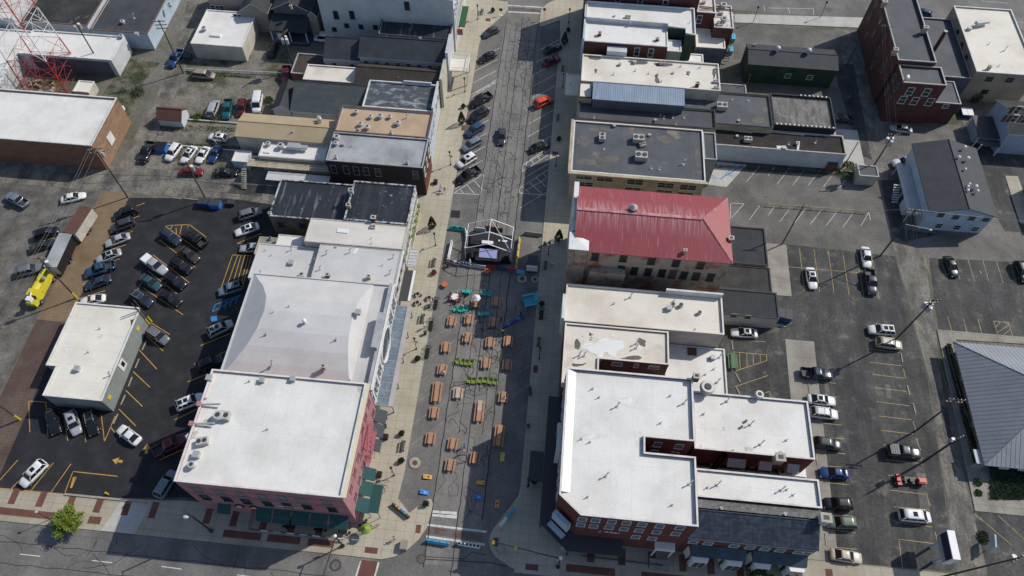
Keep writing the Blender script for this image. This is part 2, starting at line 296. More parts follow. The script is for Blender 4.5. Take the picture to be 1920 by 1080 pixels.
# ------------------------------------------------------------------ ground, roads, pavements
def rect(x0,x1,y0,y1): return [(x0,y0),(x1,y0),(x1,y1),(x0,y1)]
def pp(s): return [tuple(P(*map(float,q.split(',')))[:2]) for q in s.split()]
def sheet(name,m,polys,z,label=None):
    b=MB()
    for p in polys:
        a=sum(p[i][0]*p[(i+1)%len(p)][1]-p[(i+1)%len(p)][0]*p[i][1] for i in range(len(p)))
        b.face([(q[0],q[1],z) for q in (p if a>0 else p[::-1])])
    return struct(b,name,m,label=label)
def kerbed(name,m,poly,z=.13,label=None):
    b=MB(); b.prism(poly,-.2,z,1,0); return struct(b,name,[m,M['curb']],label=label)
sheet('ground',M['ground'],[rect(-1500,1500,-600,2500)],-.02)
sheet('main_street',M['asphalt'],[rect(-24,4,10,175)],.004); sheet('street_lane',M['asphaltl'],[rect(-14.3,-6.1,22.6,160)],.0065)
sheet('cross_street',M['asphalt'],[rect(-400,-24,-60,22.6),rect(-24,4,-60,10),rect(4,400,-60,22.6)],.004)
sheet('far_street',M['asphalt'],[rect(-400,-24,160.5,176),rect(4,400,160.5,176)],.004)
sheet('new_parking_lot',M['asphalt_dark'],[[(-85.4,27.6),(-65.2,27.8),(-54,28.9),(-49,28.6),(-49,66),(-52,68),(-52,80),(-53,88.3),(-64.8,89.1),(-85.2,87.2)]],.008)
sheet('old_parking_lot',M['asphalt_old'],[[(44.5,28.9),(67.2,29.2),(69.6,62),(68.6,88.4),(47.5,89.2),(43.2,76),(41,70),(31,70),(31,50),(44.5,50)]],.008)
sheet('bank_parking_lot',M['asphalt_old'],[[(73.6,71),(120,71.5),(120,91),(75.4,89.4)],[(72.2,22.6),(110,22.6),(110,38.4),(72.0,38.9)],[(92,97),(125,97),(125,125),(87,125)]],.008)
sheet('grey_parking_lot',M['asphalt_grey'],[[(31,87),(69,88.4),(68.5,109),(64,112),(31,113)],[(41,142.5),(71,142.5),(72,155),(41,156)],[(56,109),(69,109),(67.5,135),(56,136)]],.006)
sheet('east_alley',M['alley'],[[(66.9,22.6),(72.2,22.6),(71.8,60),(73,71),(75.2,97),(73.5,110),(74.5,140),(73,156),(66,156),(67.5,130),(68.6,109),(68.8,88),(69.9,62)]],.010)
sheet('north_alley',M['alley'],[rect(-200,-52.6,88.4,95.2)],.006)
sheet('east_cross_alley',M['asphalt_grey'],[[(69,113),(90,114),(92,126),(72,124.5)],[(73,88.6),(130,91),(130,97.5),(73,94.5)]],.014)
sheet('gravel_lot',M['gravel'],[rect(-200,-91.2,22.6,88.4)],.006)
sheet('back_lot',M['gravelgrass'],[rect(-85.2,-46,95.2,141)],.006)
sheet('west_lane',M['alley'],[[(-91.4,88.4),(-85.3,88.4),(-85.5,110),(-86,150),(-93.6,150),(-89.5,125),(-90,100)]],.010)
sheet('brick_alley',M['brickalley'],[[(-91.3,58),(-85.6,58),(-85.0,88.4),(-91.0,88.4)]],.010)
sheet('brick_alley_south',M['brickalley2'],[[(-90.6,27),(-84.6,27.4),(-85.6,58),(-91.2,58)]],.010)
sheet('grass_verge',M['grass'],[pp('240,110 300,118 262,160 243,215 215,232 190,180'),pp('350,133 480,142 480,147 350,139'),pp('440,112 470,100 470,108 452,122 350,126 345,115'),[(90.5,126),(84.5,126),(84.5,130),(90.5,130)]],.014)
sheet('lawn',M['grass'],[pp('1900,668 1960,668 1960,700 1910,700')],.016)
# kerbed pavements
wl=[(-26.5,22.6)]+pp('715,1049 740,1044 765,1030 785,1012 800,990 808,965 812,945 808,935 800,937 768,962 746,935')[0:]+[(-19.6,36),(-19.6,141)]+pp('905,62 945,28 952,18 952,4')+[(-26.5,159)]
kerbed('west_sidewalk',M['walk'],wl)
wr=[(6.5,22.6),(-.4,22.6)]+pp('965,1068 945,1056 930,1045 920,1030 916,1015 920,1000 930,985 945,965 972,930')+[(-.5,36),(-.5,146)]+pp('1050,38 1022,49 1013,50 1011,45 1014,20 1025,8')+[(-2,160),(6.5,160)]
kerbed('east_sidewalk',M['walk'],wr)
kerbed('south_west_sidewalk',M['walkb'],[(-120,22.5),(-26.5,22.6),(-26.5,28.2),(-53.5,28.4),(-65,27.6),(-84,27.3),(-120,27.3)],.126)
kerbed('south_east_sidewalk',M['walkb'],[(6.5,22.6),(66.8,22.6),(66.8,28.8),(44.5,28.8),(44.5,30),(6.5,30)],.126)
kerbed('north_sidewalk',M['walkpale'],[(41,155.6),(72.5,157),(74,161),(41,158.8)],.12)
kerbed('lot_edge_walk',M['concrete'],[(44.4,28.9),(49.4,28.9),(50.4,67.6),(45.2,67.6)],.03)
kerbed('rear_yard_paving',M['concrete'],[(42.6,77),(47.4,77),(47.6,89),(42.6,89)],.03)
kerbed('shop_yard_paving',M['walkpale'],[(61,109.6),(66.5,109.6),(66.5,122),(61,122)],.03)
kerbed('canopy_island',M['walk'],pp('1884,330 1908,331 1940,425 1912,418'))
kerbed('bank_sidewalk',M['concrete'],[(72.4,39),(120,38.6),(120,44.8),(87,44.8),(84,42),(78,42),(76.6,45),(76.4,70.6),(92,71),(92,72.4),(73.4,72.4)],.12)
sheet('driveway_apron',M['walkpale'],[[(-65,22.6),(-59.6,22.6),(-58.8,28),(-63.5,27.8)]],.131)
# brick bands let into the pavement
b=MB()
for q in '24,938 78,938 136,936 184,951 235,960 286,965 389,972 438,980 491,995 543,1005 595,1013 1108,1042 1166,1045 1222,1065 1280,1067 1332,1058 1387,1067 1497,1072 1554,1075'.split():
    a=P(*map(float,q.split(','))); b.face([(a.x-.55,25.2,.132),(a.x+.55,25.2,.132),(a.x+.55,27.7,.132),(a.x-.55,27.7,.132)])
for x0,x1 in ((-90,-71.5),(-67.6,-65.6),(-46,-40),(-39,-33.8),(-32.6,-28.6),(7.5,15),(19,30)):
    b.face([(x0,23.5,.132),(x1,23.5,.132),(x1,24.6,.132),(x0,24.6,.132)])
for x,y,sx,sy in ((-15.9,27.6,.8,1.3),(-22.6,23.7,2,.9),(-3.6,26.8,.8,1.3),(2.3,23.6,2,.9),(-18.5,150,1.2,1.2),(-19.9,113.5,.8,1.6),(.3,57,.8,1.4),(.4,108,.8,1.4)):
    b.face([(x-sx/2,y-sy/2,.1335),(x+sx/2,y-sy/2,.1335),(x+sx/2,y+sy/2,.1335),(x-sx/2,y+sy/2,.1335)])
struct(b,'brick_paving_bands',M['brickpave'])
sheet('worn_crosswalk_brick',mk('brick_paint_worn',(.135,.118,.108),(.115,.058,.048),.45,.46,.62,.15,3),[pp('803,988 905,1001 903,1014 797,1001'),pp('953,14 1019,17 1017,23 954,20')],.009)
sheet('crosswalk_brick',M['brickpave'],[[(-24.2,-10),(-21.6,-10),(-21.4,22.2),(-24.2,22.2)]],.009)
# painted markings -----------------------------------------------------------
def strip(b,pts,wd,z,m=0):
    pts=[Vector((p[0],p[1])) for p in pts]
    for a,c in zip(pts[:-1],pts[1:]):
        d=c-a
        if d.length<1e-4: continue
        d.normalize(); n=Vector((-d.y,d.x))*wd/2; a2=a-d*wd*.2; c2=c+d*wd*.2
        b.face([(q.x,q.y,z) for q in (a2-n,c2-n,c2+n,a2+n)],m)
def lines_px(b,s,wd,z):
    for l in s.split(';'):
        l=l.strip()
        if l: strip(b,pp(l),wd,z)
b=MB()
y0=P(774,794).y; k=-1
for i in range(-4,26):
    y=y0+i*3.95
    if 94<y<139: strip(b,[(-19.5,y),(-14.6,y+4.6)],.11,.010)
yr=P(1049,54).y
for i in range(0,28):
    y=yr-i*3.95
    if 97<y<147: strip(b,[(-.6,y),(-5.6,y-4.6)],.11,.010)
lines_px(b,'851,362 901,365; 901,365 907,326; 907,326 851,362; 862,355 870,363; 875,346 890,364; 888,337 904,356;884,182 934,152;887,176 934,148;895,172 897,177;905,166 908,170;915,160 918,164;925,154 928,158;980,321 1032,288;980,310 1030,275;980,310 979,322;985,306 990,314;995,298 1001,308;1007,291 1013,300;1020,282 1026,291;974,353 1028,318;974,353 974,362;974,362 1024,366;980,350 995,364;992,341 1017,365;1006,333 1023,350;1018,325 1025,332',.12,.0105)
lines_px(b,'812,960 855,963; 812,965 855,969',.55,.011); lines_px(b,'802,984 912,997;800,1006 908,1021',.32,.011)
lines_px(b,'952,10 1020,14;953,22 1014,25',.35,.011); lines_px(b,'668,1080 676,1052;703,1080 710,1055',.25,.011)
lines_px(b,'38,1039 75,1043;173,1051 210,1055;303,1062 340,1067;445,1078 485,1083',.13,.010)
lines_px(b,'1440,15 1525,16;1478,14 1481,27;1525,16 1526,28;1895,40 1925,43;1897,40 1902,52;1845,2 1890,6;1843,-5 1843,3;1432,10 1434,20',.10,.010)
lines_px(b,'1452,314 1440,329;1480,316 1457,345;1508,318 1487,347;1537,320 1515,348;1566,322 1544,350;1592,328 1575,351;1424,312 1400,340;1452,388 1440,404;1481,391 1462,416;1510,392 1489,419;1539,395 1519,421;1569,397 1549,423;1599,400 1581,425;1629,398 1614,424;1370,381 1369,410;1370,381 1395,382;1395,382 1372,408;1424,386 1405,412;1629,398 1632,412;1837,508 1840,513;1840,262 1845,275;1836,238 1842,254;1842,254 1848,255;1900,244 1903,258',.09,.012)
struct(b,'white_road_marking',M['pwhite'])
b=MB()
for i in range(-4,26):
    y=y0+i*3.95
    if 40<y<72: strip(b,[(-19.5,y),(-14.6,y+4.6)],.09,.010)
    y=yr-i*3.95
    if 36<y<66: strip(b,[(-.6,y),(-3.4,y-2.6)],.08,.010)
struct(b,'faded_white_bay_lines',M['bare'])
b=MB()
lines_px(b,'250,388 271,381;245,411 261,405;232,442 249,433;211,467 236,459;202,493 224,485;181,516 210,507;155,534 169,529;146,561 197,545;313,423 355,421;355,421 387,445;310,424 376,472;323,424 319,431;330,427 331,438;341,422 337,439;354,421 352,426;299,450 366,501;287,478 355,530;334,472 329,484;277,508 332,551;326,500 318,510;269,540 343,590;314,525 308,537;264,532 258,543;280,603 318,627;275,630 306,658;261,656 294,692;250,697 281,726;236,732 267,762;223,767 254,798;207,800 216,812;216,780 196,828;190,778 196,828;443,457 490,438;443,457 452,456;436,478 472,479;436,478 415,539;472,479 456,532;446,478 426,535;452,479 436,534;459,479 444,533;466,479 452,530;376,648 432,625;364,683 372,679;411,664 430,656;352,716 400,697;328,787 372,766;318,828 370,804;300,862 345,842;54,752 86,754;54,752 56,810;86,754 90,818;86,766 95,766;120,776 127,826;154,778 161,829;0,900 33,863;20,918 40,896;58,920 100,868;95,924 133,870;122,923 137,884;137,884 220,893;0,916 118,927;132,914 141,894;134,915 143,895',.13,.013)
struct(b,'yellow_lot_marking',M['pyel'])
b=MB()
for i in range(9):
    a=P(1631+4.4*i,679+24.4*i-(0 if i<4 else 0)); 
lines_px(b,'1474,463 1483,545;1499,466 1508,545;1526,468 1537,548;1553,470 1564,550;1580,473 1592,553;1606,475 1620,560;1634,480 1648,560;1477,500 1618,512;1628,654 1686,661;1631,679 1690,686;1636,702 1695,709;1640,727 1700,734;1644,753 1705,761;1649,780 1709,787;1653,807 1713,814;1657,834 1692,838;1661,862 1725,869;1665,891 1732,898;1670,919 1735,927;1675,950 1742,956;1680,979 1748,988;1685,1011 1750,1019;1685,1011 1694,1078;1688,663 1693,680;1694,692 1698,710;1700,722 1705,740;1710,755 1717,778;1712,790 1718,810;1718,822 1724,841;1725,852 1729,872;1731,890 1736,911;1737,924 1743,948;1753,997 1757,1012;1506,688 1563,695;1510,711 1567,719;1512,738 1570,745;1515,765 1574,771;1518,791 1578,797;1524,818 1582,823;1527,846 1585,851;1531,873 1590,876;1534,903 1592,909;1535,932 1598,937;1545,962 1600,968;1552,992 1604,999;1543,1024 1607,1030;1543,1024 1545,1056;1545,1056 1611,1064;1372,637 1435,641;1375,660 1437,665;1437,665 1438,676;1438,676 1376,697;1386,661 1388,692;1400,663 1401,688;1412,664 1413,684;1425,665 1426,680;1378,725 1440,704;1430,738 1443,734;1443,734 1445,745;1506,688 1518,791;1518,791 1545,1056;1730,475 1745,520;1760,475 1777,525;1787,473 1800,524;1813,480 1827,526;1841,482 1854,528;1867,485 1881,532;1893,488 1906,533;1777,594 1790,640;1806,597 1818,640;1834,599 1845,642;1863,602 1876,645;1891,605 1905,652;1863,602 1891,605;1867,614 1875,604;1870,623 1893,609;1874,634 1894,618;1884,638 1898,630;1827,963 1897,1022;1872,967 1925,1015',.10,.013)
struct(b,'faded_yellow_marking',M['pyelpale'])
b=MB()
lines_px(b,'398,585 450,555;398,585 404,571;404,571 452,553;411,582 415,568;421,579 425,565;431,574 436,560;441,569 447,556;1325,320 1338,303;1360,330 1395,310;1330,333 1352,335;1352,335 1390,310;1378,308 1352,336;1365,327 1373,330;1385,312 1395,310;1340,335 1330,322',.13,.014)
b.face([(*q,.0145) for q in pp('395,594 406,592 408,601 396,603')]); 
struct(b,'blue_lot_marking',M['pblue'])
# arrows
b=MB()
for cx_,cy_,dx,dy in ((275,841,2,-16),(220,864,-16,-3)):
    a=P(cx_-dx*.6,cy_-dy*.6); c=P(cx_+dx*.6,cy_+dy*.6); d=(c-a).normalized(); n=Vector((-d.y,d.x,0)); mid=a+(c-a)*.45
    b.face([(q.x,q.y,.0145) for q in (a-n*.22,mid-n*.22,mid+n*.22,a+n*.22)]); b.face([(q.x,q.y,.0145) for q in (mid-n*.6,c,mid+n*.6)])
struct(b,'painted_lot_arrows',M['pyel'])
# cracks ---------------------------------------------------------------------
b=MB()
def wig(p,q,step=1.2,amp=.12):
    p=Vector(p);q=Vector(q); n=max(2,int((q-p).length/step)); d=(q-p).normalized(); nn=Vector((-d.y,d.x))
    return [p+(q-p)*i/n+nn*rnd.uniform(-amp,amp)*(0 if i in(0,n) else 1) for i in range(n+1)]
for x,ya,yb,wd in ((-14.25,22,150,.16),(-9.9,20,150,.14),(-11.6,44,150,.10),(-7.7,44,148,.10),(-6.1,30,149,.17),(-12.9,60,148,.07),(-4.9,90,148,.07)):
    strip(b,wig((x,ya),(x+(.25 if x<-10 else -.1),yb),1.5,.10),wd,.015)
for _ in range(230):
    x=rnd.uniform(-14.2,-6.1); y=rnd.choice([rnd.uniform(38,76),rnd.uniform(90,150),rnd.uniform(88,150)]); a=rnd.choice([0,0,math.pi/2,rnd.uniform(0,3.1)]); p=Vector((x,y)); pts=[p]; bend=rnd.choice([0,0,.35,-.35])
    for i in range(rnd.randint(3,9)):
        a+=rnd.uniform(-.75,.75)+bend; p=p+Vector((math.cos(a),math.sin(a)))*rnd.uniform(.3,.8)
        if not -14.3<p.x<-6: break
        pts.append(p)
    if len(pts)>1: strip(b,pts,rnd.uniform(.06,.12),.0155)
for s_,wd in (('790,1048 920,1055 948,1062 957,1056',.13),('788,1043 870,1048 885,1035 910,1040',.10),('855,848 862,862 880,868 930,848',.09),('833,865 828,885 835,900 818,925',.07),('872,910 892,925 890,950 866,980',.08),('870,925 882,960 905,968',.06),('850,880 858,895 840,915 842,930 857,930 861,912 850,903',.07),('880,920 886,948 878,960 900,957',.07)):
    strip(b,pp(s_),wd,.016)
for _ in range(26):   # cross street
    x=rnd.uniform(-90,-30); y=rnd.uniform(6,21.5); a=rnd.choice([0,math.pi/2,.2,3]); p=Vector((x,y)); pts=[p]
    for i in range(rnd.randint(5,12)):
        a+=rnd.uniform(-.45,.45); p=p+Vector((math.cos(a),math.sin(a)))*rnd.uniform(.4,1.2)
        if p.y>21.9: break
        pts.append(p)
    if len(pts)>1: strip(b,pts,rnd.uniform(.04,.08),.0155)
for y in (19.4,16.3,12.9): strip(b,wig((-130,y+.4),(-27,y),2.,.16),.08,.0155)
for (x0,ya,x1,yb) in ((70.2,23,70.6,60),(70.6,60,73,95),(68.2,30,71.2,62)): strip(b,wig((x0,ya),(x1,yb),1.2,.25),.06,.0155)
for (x0,ya,x1,yb) in ((60.2,29,61.5,62),(61.5,62,57,75),(56,86,59,60)): strip(b,wig((x0,ya),(x1,yb),1.8,.12),.07,.0155)
for s_ in ('100,325 300,330 420,338','150,345 330,335 470,352','1440,560 1465,700 1475,745','1460,560 1478,640'): strip(b,pp(s_),.10,.0156)
struct(b,'tar_crack_sealing',M['tar'])
sheet('street_patch',M['asphalt_dark'],[pp('846,394 863,395 862,409 844,408')],.0125)
b=MB()
for q,r in (('909,350',.5),('917,359',.45),('893,377',.55),('901,395',.5),('790,1048',.75),('629,1060',.9),('300,249',.8),('1553,18',.8),('1427,360',.5)):
    a=P(*map(float,q.split(','))); b.cyl(a.x,a.y,.0,.018,r,16,0); b.cyl(a.x,a.y,.0,.021,r*.72,16,1)
sheet('disabled_bay_concrete',M['walkpale'],[pp('1322,301 1400,309 1362,351 1322,345')],.0115)
sheet('lot_patches',M['asphalt_grey'],[pp('1718,886 1736,888 1740,905 1722,903'),pp('1722,920 1738,921 1745,962 1726,958'),pp('1545,715 1553,716 1556,741 1547,740'),pp('1660,720 1668,722 1672,748 1663,746')],.0118)
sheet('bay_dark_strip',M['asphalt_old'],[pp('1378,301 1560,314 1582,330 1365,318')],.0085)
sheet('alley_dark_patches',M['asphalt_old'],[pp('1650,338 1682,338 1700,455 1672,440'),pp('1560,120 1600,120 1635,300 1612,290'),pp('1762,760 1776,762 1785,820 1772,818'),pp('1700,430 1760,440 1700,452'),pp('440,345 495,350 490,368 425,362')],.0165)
struct(b,'manhole_covers',[M['dark'],M['asphalt_grey']],label='round manhole covers set in the road surface',cat='manhole cover')
# wheel stops ---------------------------------------------------------------
ws=MB().box(-.9,.9,-.09,.09,0,.12).build('wheel_stop',M['curb'])
def stops(s,label,group,m=None):
    for k_,l in enumerate(s.split(';')):
        a,c=[P(*map(float,q.split(','))) for q in l.split()]; mid=(a+c)/2; o=ws.copy(); COL.objects.link(o); o.location=(mid.x,mid.y,.012); o.rotation_euler=(0,0,math.atan2(c.y-a.y,c.x-a.x))
        if m: o.material_slots[0].link='OBJECT'; o.material_slots[0].material=m
        ORD=('first','second','third','fourth','fifth'); tag(o,ORD[k_]+' '+label,'wheel stop',group)
stops('267,656 274,641;254,690 261,673;241,725 248,707;227,759 235,741;213,794 221,777','from the top of the wheel stops along the small grey metal shop','wheel stops beside the small grey shop')
stops('1689,663 1692,680;1701,723 1705,741;1711,754 1717,778','from the top of the wheel stops at the east alley edge','wheel stops by the east alley')
stops('1516,722 1518,735;1530,852 1532,870;1534,906 1537,928;1547,1000 1549,1022;1548,1030 1551,1052','from the top of the wheel stops on the strip behind the hotel','wheel stops on the paved strip')
stops('1372,640 1374,655;1379,700 1388,717;1381,728 1388,742','from the top of the white wheel stops around the green bench','wheel stops behind the cream shops')
stops('325,371 340,373;345,372 360,374;363,374 374,375','from the left of the wheel stops at the north car park edge','wheel stops at the north edge')
tag(ws,'yellow painted wheel stop in the cornered bay near the young tree','wheel stop'); a=P(136,905); ws.location=(a.x,a.y,.012); c=P(138,895)-P(133,913); ws.rotation_euler=(0,0,math.atan2(c.y,c.x)); ws.material_slots[0].link='OBJECT'; ws.material_slots[0].material=M['pyel']

# ------------------------------------------------------------------ building helpers
HN=dict(white_lean_to=9.2,tall_brick_building=15.6,long_white_roof_shop=11.6,bright_white_roof_shop=10.6,cream_roof_shop=8.6,corrugated_metal_building=9.2,dark_roof_store=7.2,stained_roof_office=9.3,cream_roof_hall=10.3,patched_roof_building=10.0,low_white_roof_annex=5.6,north_rear_wing=9.6,south_rear_wing=10.2,slate_roof_building=8.4,front_roof_terrace=8.4,tall_white_building=14.2,grey_metal_wing=8.2)
DZ={}
def rescale(name,r,h,poly):            # same outline as seen from the air, truer height
    k=(118-HN[name])/(118-h); return tuple(v*k for v in r),([(a*k,c*k) for a,c in poly] if poly else None),HN[name]-h
def flat(name,label,r,h,wm,rm,par=.45,cop='cap',tw=.2,cat='building',poly=None,capw=None):
    dz=0
    if name in HN: r,poly,dz=rescale(name,r,h,poly); h=h+dz
    x0,x1,y0,y1=r; pl=poly or rect(x0,x1,y0,y1)
    cxx=sum(p[0] for p in pl)/len(pl); cyy=sum(p[1] for p in pl)/len(pl)
    o=thing(name,label,cat,(cxx,cyy,0)); RT[o.name]=r; DZ[o.name]=dz
    a=sum(pl[i][0]*pl[(i+1)%len(pl)][1]-pl[(i+1)%len(pl)][0]*pl[i][1] for i in range(len(pl)))
    if a<0: pl=pl[::-1]
    def inset(d):
        out=[]
        for i in range(len(pl)):
            p0,p1,p2=Vector(pl[i-1]),Vector(pl[i]),Vector(pl[(i+1)%len(pl)])
            d1=(p1-p0).normalized(); d2=(p2-p1).normalized(); n1=Vector((-d1.y,d1.x)); n2=Vector((-d2.y,d2.x))
            bb=(n1+n2); k=1+n1.dot(n2); out.append(tuple(p1+bb*(d/k)))
        return out
    inn=inset(tw); n=len(pl); b=MB()
    for i in range(n):
        j=(i+1)%n
        b.face([(*pl[i],0),(*pl[j],0),(*pl[j],h),(*pl[i],h)]); b.face([(*inn[j],h-par),(*inn[i],h-par),(*inn[i],h),(*inn[j],h)])
        b.face([(*pl[i],h),(*pl[j],h),(*inn[j],h),(*inn[i],h)])
    b.build('wall',M[wm],o)
    b=MB(); b.face([(*p,h-par) for p in inset(tw-.02)]); b.build('roof',M[rm],o)
    if cop is None: return o
    o1=inset(-.04); i1=inset(tw+.02); b=MB()
    for i in range(n):
        j=(i+1)%n
        b.face([(*o1[i],h+.07),(*o1[j],h+.07),(*i1[j],h+.07),(*i1[i],h+.07)]); b.face([(*o1[i],h-.12),(*o1[j],h-.12),(*o1[j],h+.07),(*o1[i],h+.07)])
        b.face([(*i1[j],h-.08),(*i1[i],h-.08),(*i1[i],h+.07),(*i1[j],h+.07)])
    b.build('parapet_cap',M[cop],o)
    return o
RT={}
def gable(name,label,r,he,hr,axis,wm,rm,ov=.35,cat='building',hipA=0,hipB=0,ridge=.5,rm2=None,trim='trim'):
    dz=0
    if name in HN: r,_,dz=rescale(name,r,he,None); he+=dz; hr+=dz
    x0,x1,y0,y1=r; o=thing(name,label,cat,((x0+x1)/2,(y0+y1)/2,0)); RT[o.name]=r; DZ[o.name]=dz
    b=MB()
    T=(lambda u,v,z:(u,v,z)) if axis=='x' else (lambda u,v,z:(v,u,z))
    a0,a1,c0,c1=(x0,x1,y0,y1) if axis=='x' else (y0,y1,x0,x1)
    cm=c0+(c1-c0)*ridge
    fl=(lambda pts:pts) if axis=='x' else (lambda pts:pts[::-1])
    for c,s in ((c0,1),(c1,-1)):
        q=[T(a0,c,0),T(a1,c,0),T(a1,c,he),T(a0,c,he)]; b.face(fl(q) if s==1 else fl(q)[::-1])
    for a,s,hp in ((a0,-1,hipA),(a1,1,hipB)):
        q=[T(a,c0,0),T(a,c1,0),T(a,c1,he)]+([T(a,cm,hr)] if not hp else [])+[T(a,c0,he)]; b.face(fl(q) if s==1 else fl(q)[::-1])
    b.build('wall',M[wm],o)
    sl0=(hr-he)/(cm-c0); sl1=(hr-he)/(c1-cm); zA=he-ov*sl0; zB=he-ov*sl1; t=.16
    A0,A1=a0-(ov if True else 0),a1+ov; C0,C1=c0-ov,c1+ov; R0=a0-ov+(hipA+ov if hipA else 0); R1=a1+ov-(hipB+ov if hipB else 0)
    b=MB(); h2=hr+t
    def F(pts,m=0): b.face(fl(pts),m)
    F([T(A0,C0,zA+t),T(A1,C0,zA+t),T(R1,cm,h2),T(R0,cm,h2)]); F([T(A1,C1,zB+t),T(A0,C1,zB+t),T(R0,cm,h2),T(R1,cm,h2)])
    if hipA: F([T(A0,C1,zB+t),T(A0,C0,zA+t),T(R0,cm,h2)],1)
    if hipB: F([T(A1,C0,zA+t),T(A1,C1,zB+t),T(R1,cm,h2)],1)
    # underside + fascia
    F([T(R0,cm,hr),T(R1,cm,hr),T(A1,C0,zA),T(A0,C0,zA)],2); F([T(R1,cm,hr),T(R0,cm,hr),T(A0,C1,zB),T(A1,C1,zB)],2)
    F([T(A0,C0,zA),T(A1,C0,zA),T(A1,C0,zA+t),T(A0,C0,zA+t)],2); F([T(A1,C1,zB),T(A0,C1,zB),T(A0,C1,zB+t),T(A1,C1,zB+t)],2)
    if not hipA: F([T(A0,cm,hr),T(A0,C0,zA),T(A0,C0,zA+t),T(A0,cm,h2)],2); F([T(A0,C1,zB),T(A0,cm,hr),T(A0,cm,h2),T(A0,C1,zB+t)],2)
    else: F([T(A0,C1,zB),T(A0,C0,zA),T(A0,C0,zA+t),T(A0,C1,zB+t)],2)
    if not hipB: F([T(A1,C0,zA),T(A1,cm,hr),T(A1,cm,h2),T(A1,C0,zA+t)],2); F([T(A1,cm,hr),T(A1,C1,zB),T(A1,C1,zB+t),T(A1,cm,h2)],2)
    else: F([T(A1,C0,zA),T(A1,C1,zB),T(A1,C1,zB+t),T(A1,C0,zA+t)],2)
    b.build('roof',[M[rm],M[rm2 or rm],M[trim]],o)
    b=MB(); b.tube(T(R0,cm,h2+.02),T(R1,cm,h2+.02),.11,6)
    if hipA: b.tube(T(R0,cm,h2),T(A0,C0,zA+t),.09,5); b.tube(T(R0,cm,h2),T(A0,C1,zB+t),.09,5)
    if hipB: b.tube(T(R1,cm,h2),T(A1,C0,zA+t),.09,5); b.tube(T(R1,cm,h2),T(A1,C1,zB+t),.09,5)
    b.build('ridge_cap',M[rm],o)
    return o
WC={}
SR={'S':0,'E':math.pi/2,'N':math.pi,'W':-math.pi/2}
def side(b,s):
    x0,x1,y0,y1=RT[b.name]; return {'S':(1,y0),'N':(1,y1),'E':(0,x1),'W':(0,x0)}[s]
def win(b,s,u,z,w_=1.0,h_=1.7,fm='trim',gm='glass',kind='w',name='window'):
    k=(w_,h_,fm,gm,kind)
    if k not in WC:
        q=MB(); f=.09; W2=w_/2; H2=h_/2
        q.box(-W2-f,-W2,-.10,.02,-H2,H2); q.box(W2,W2+f,-.10,.02,-H2,H2); q.box(-W2-f,W2+f,-.10,.02,H2,H2+f*1.3); q.box(-W2-f*1.5,W2+f*1.5,-.17,.02,-H2-f,-H2)
        if kind=='w': q.box(-W2,W2,-.06,.01,-.035,.035)
        if kind=='g':
            n=max(1,int(w_/1.1))
            for i in range(1,n): q.box(-W2+w_*i/n-.03,-W2+w_*i/n+.03,-.06,.01,-H2,H2)
            q.box(-W2,W2,-.055,.01,-.03,.03)
        q.box(-W2,W2,-.03,.015,-H2,H2,1)
        if kind=='a':                       # arched head
            for i in range(6):
                a0=math.pi*i/6; a1=math.pi*(i+1)/6
                q.face([(0,-.032,H2),(W2*math.cos(a0),-.032,H2+W2*.6*math.sin(a0)),(W2*math.cos(a1),-.032,H2+W2*.6*math.sin(a1))][::1],1)
        me=bpy.data.meshes.new(name); me.from_pydata(q.v,[],q.f); me.materials.append(M[fm]); me.materials.append(M[gm]); me.polygons.foreach_set('material_index',q.m); WC[k]=me
    o=bpy.data.objects.new(name,WC[k]); COL.objects.link(o); o.parent=b; ax,val=side(b,s)
    p=Vector((u,val,z)) if ax==1 else Vector((val,u,z)); o.location=p-ORG[b.name]; o.rotation_euler=(0,0,SR[s]); return o
def winpx(b,s,pts,w_=1.,h_=1.7,fm='trim',gm='glass',kind='w',name='window'):
    ax,val=side(b,s)
    for q in pts.split():
        p=PW(*map(float,q.split(',')),ax,val); win(b,s,p[1-ax],p.z,w_,h_,fm,gm,kind,name)
def row(b,s,z,n,w_=1.,h_=1.7,fm='trim',gm='glass',kind='w',a=.0,c=1.,name='window'):
    x0,x1,y0,y1=RT[b.name]; u0,u1=(x0,x1) if s in 'SN' else (y0,y1)
    z+=DZ.get(b.name,0)
    for i in range(n): win(b,s,u0+(u1-u0)*(a+(c-a)*(i+.5)/n),z,w_,h_,fm,gm,kind,name)
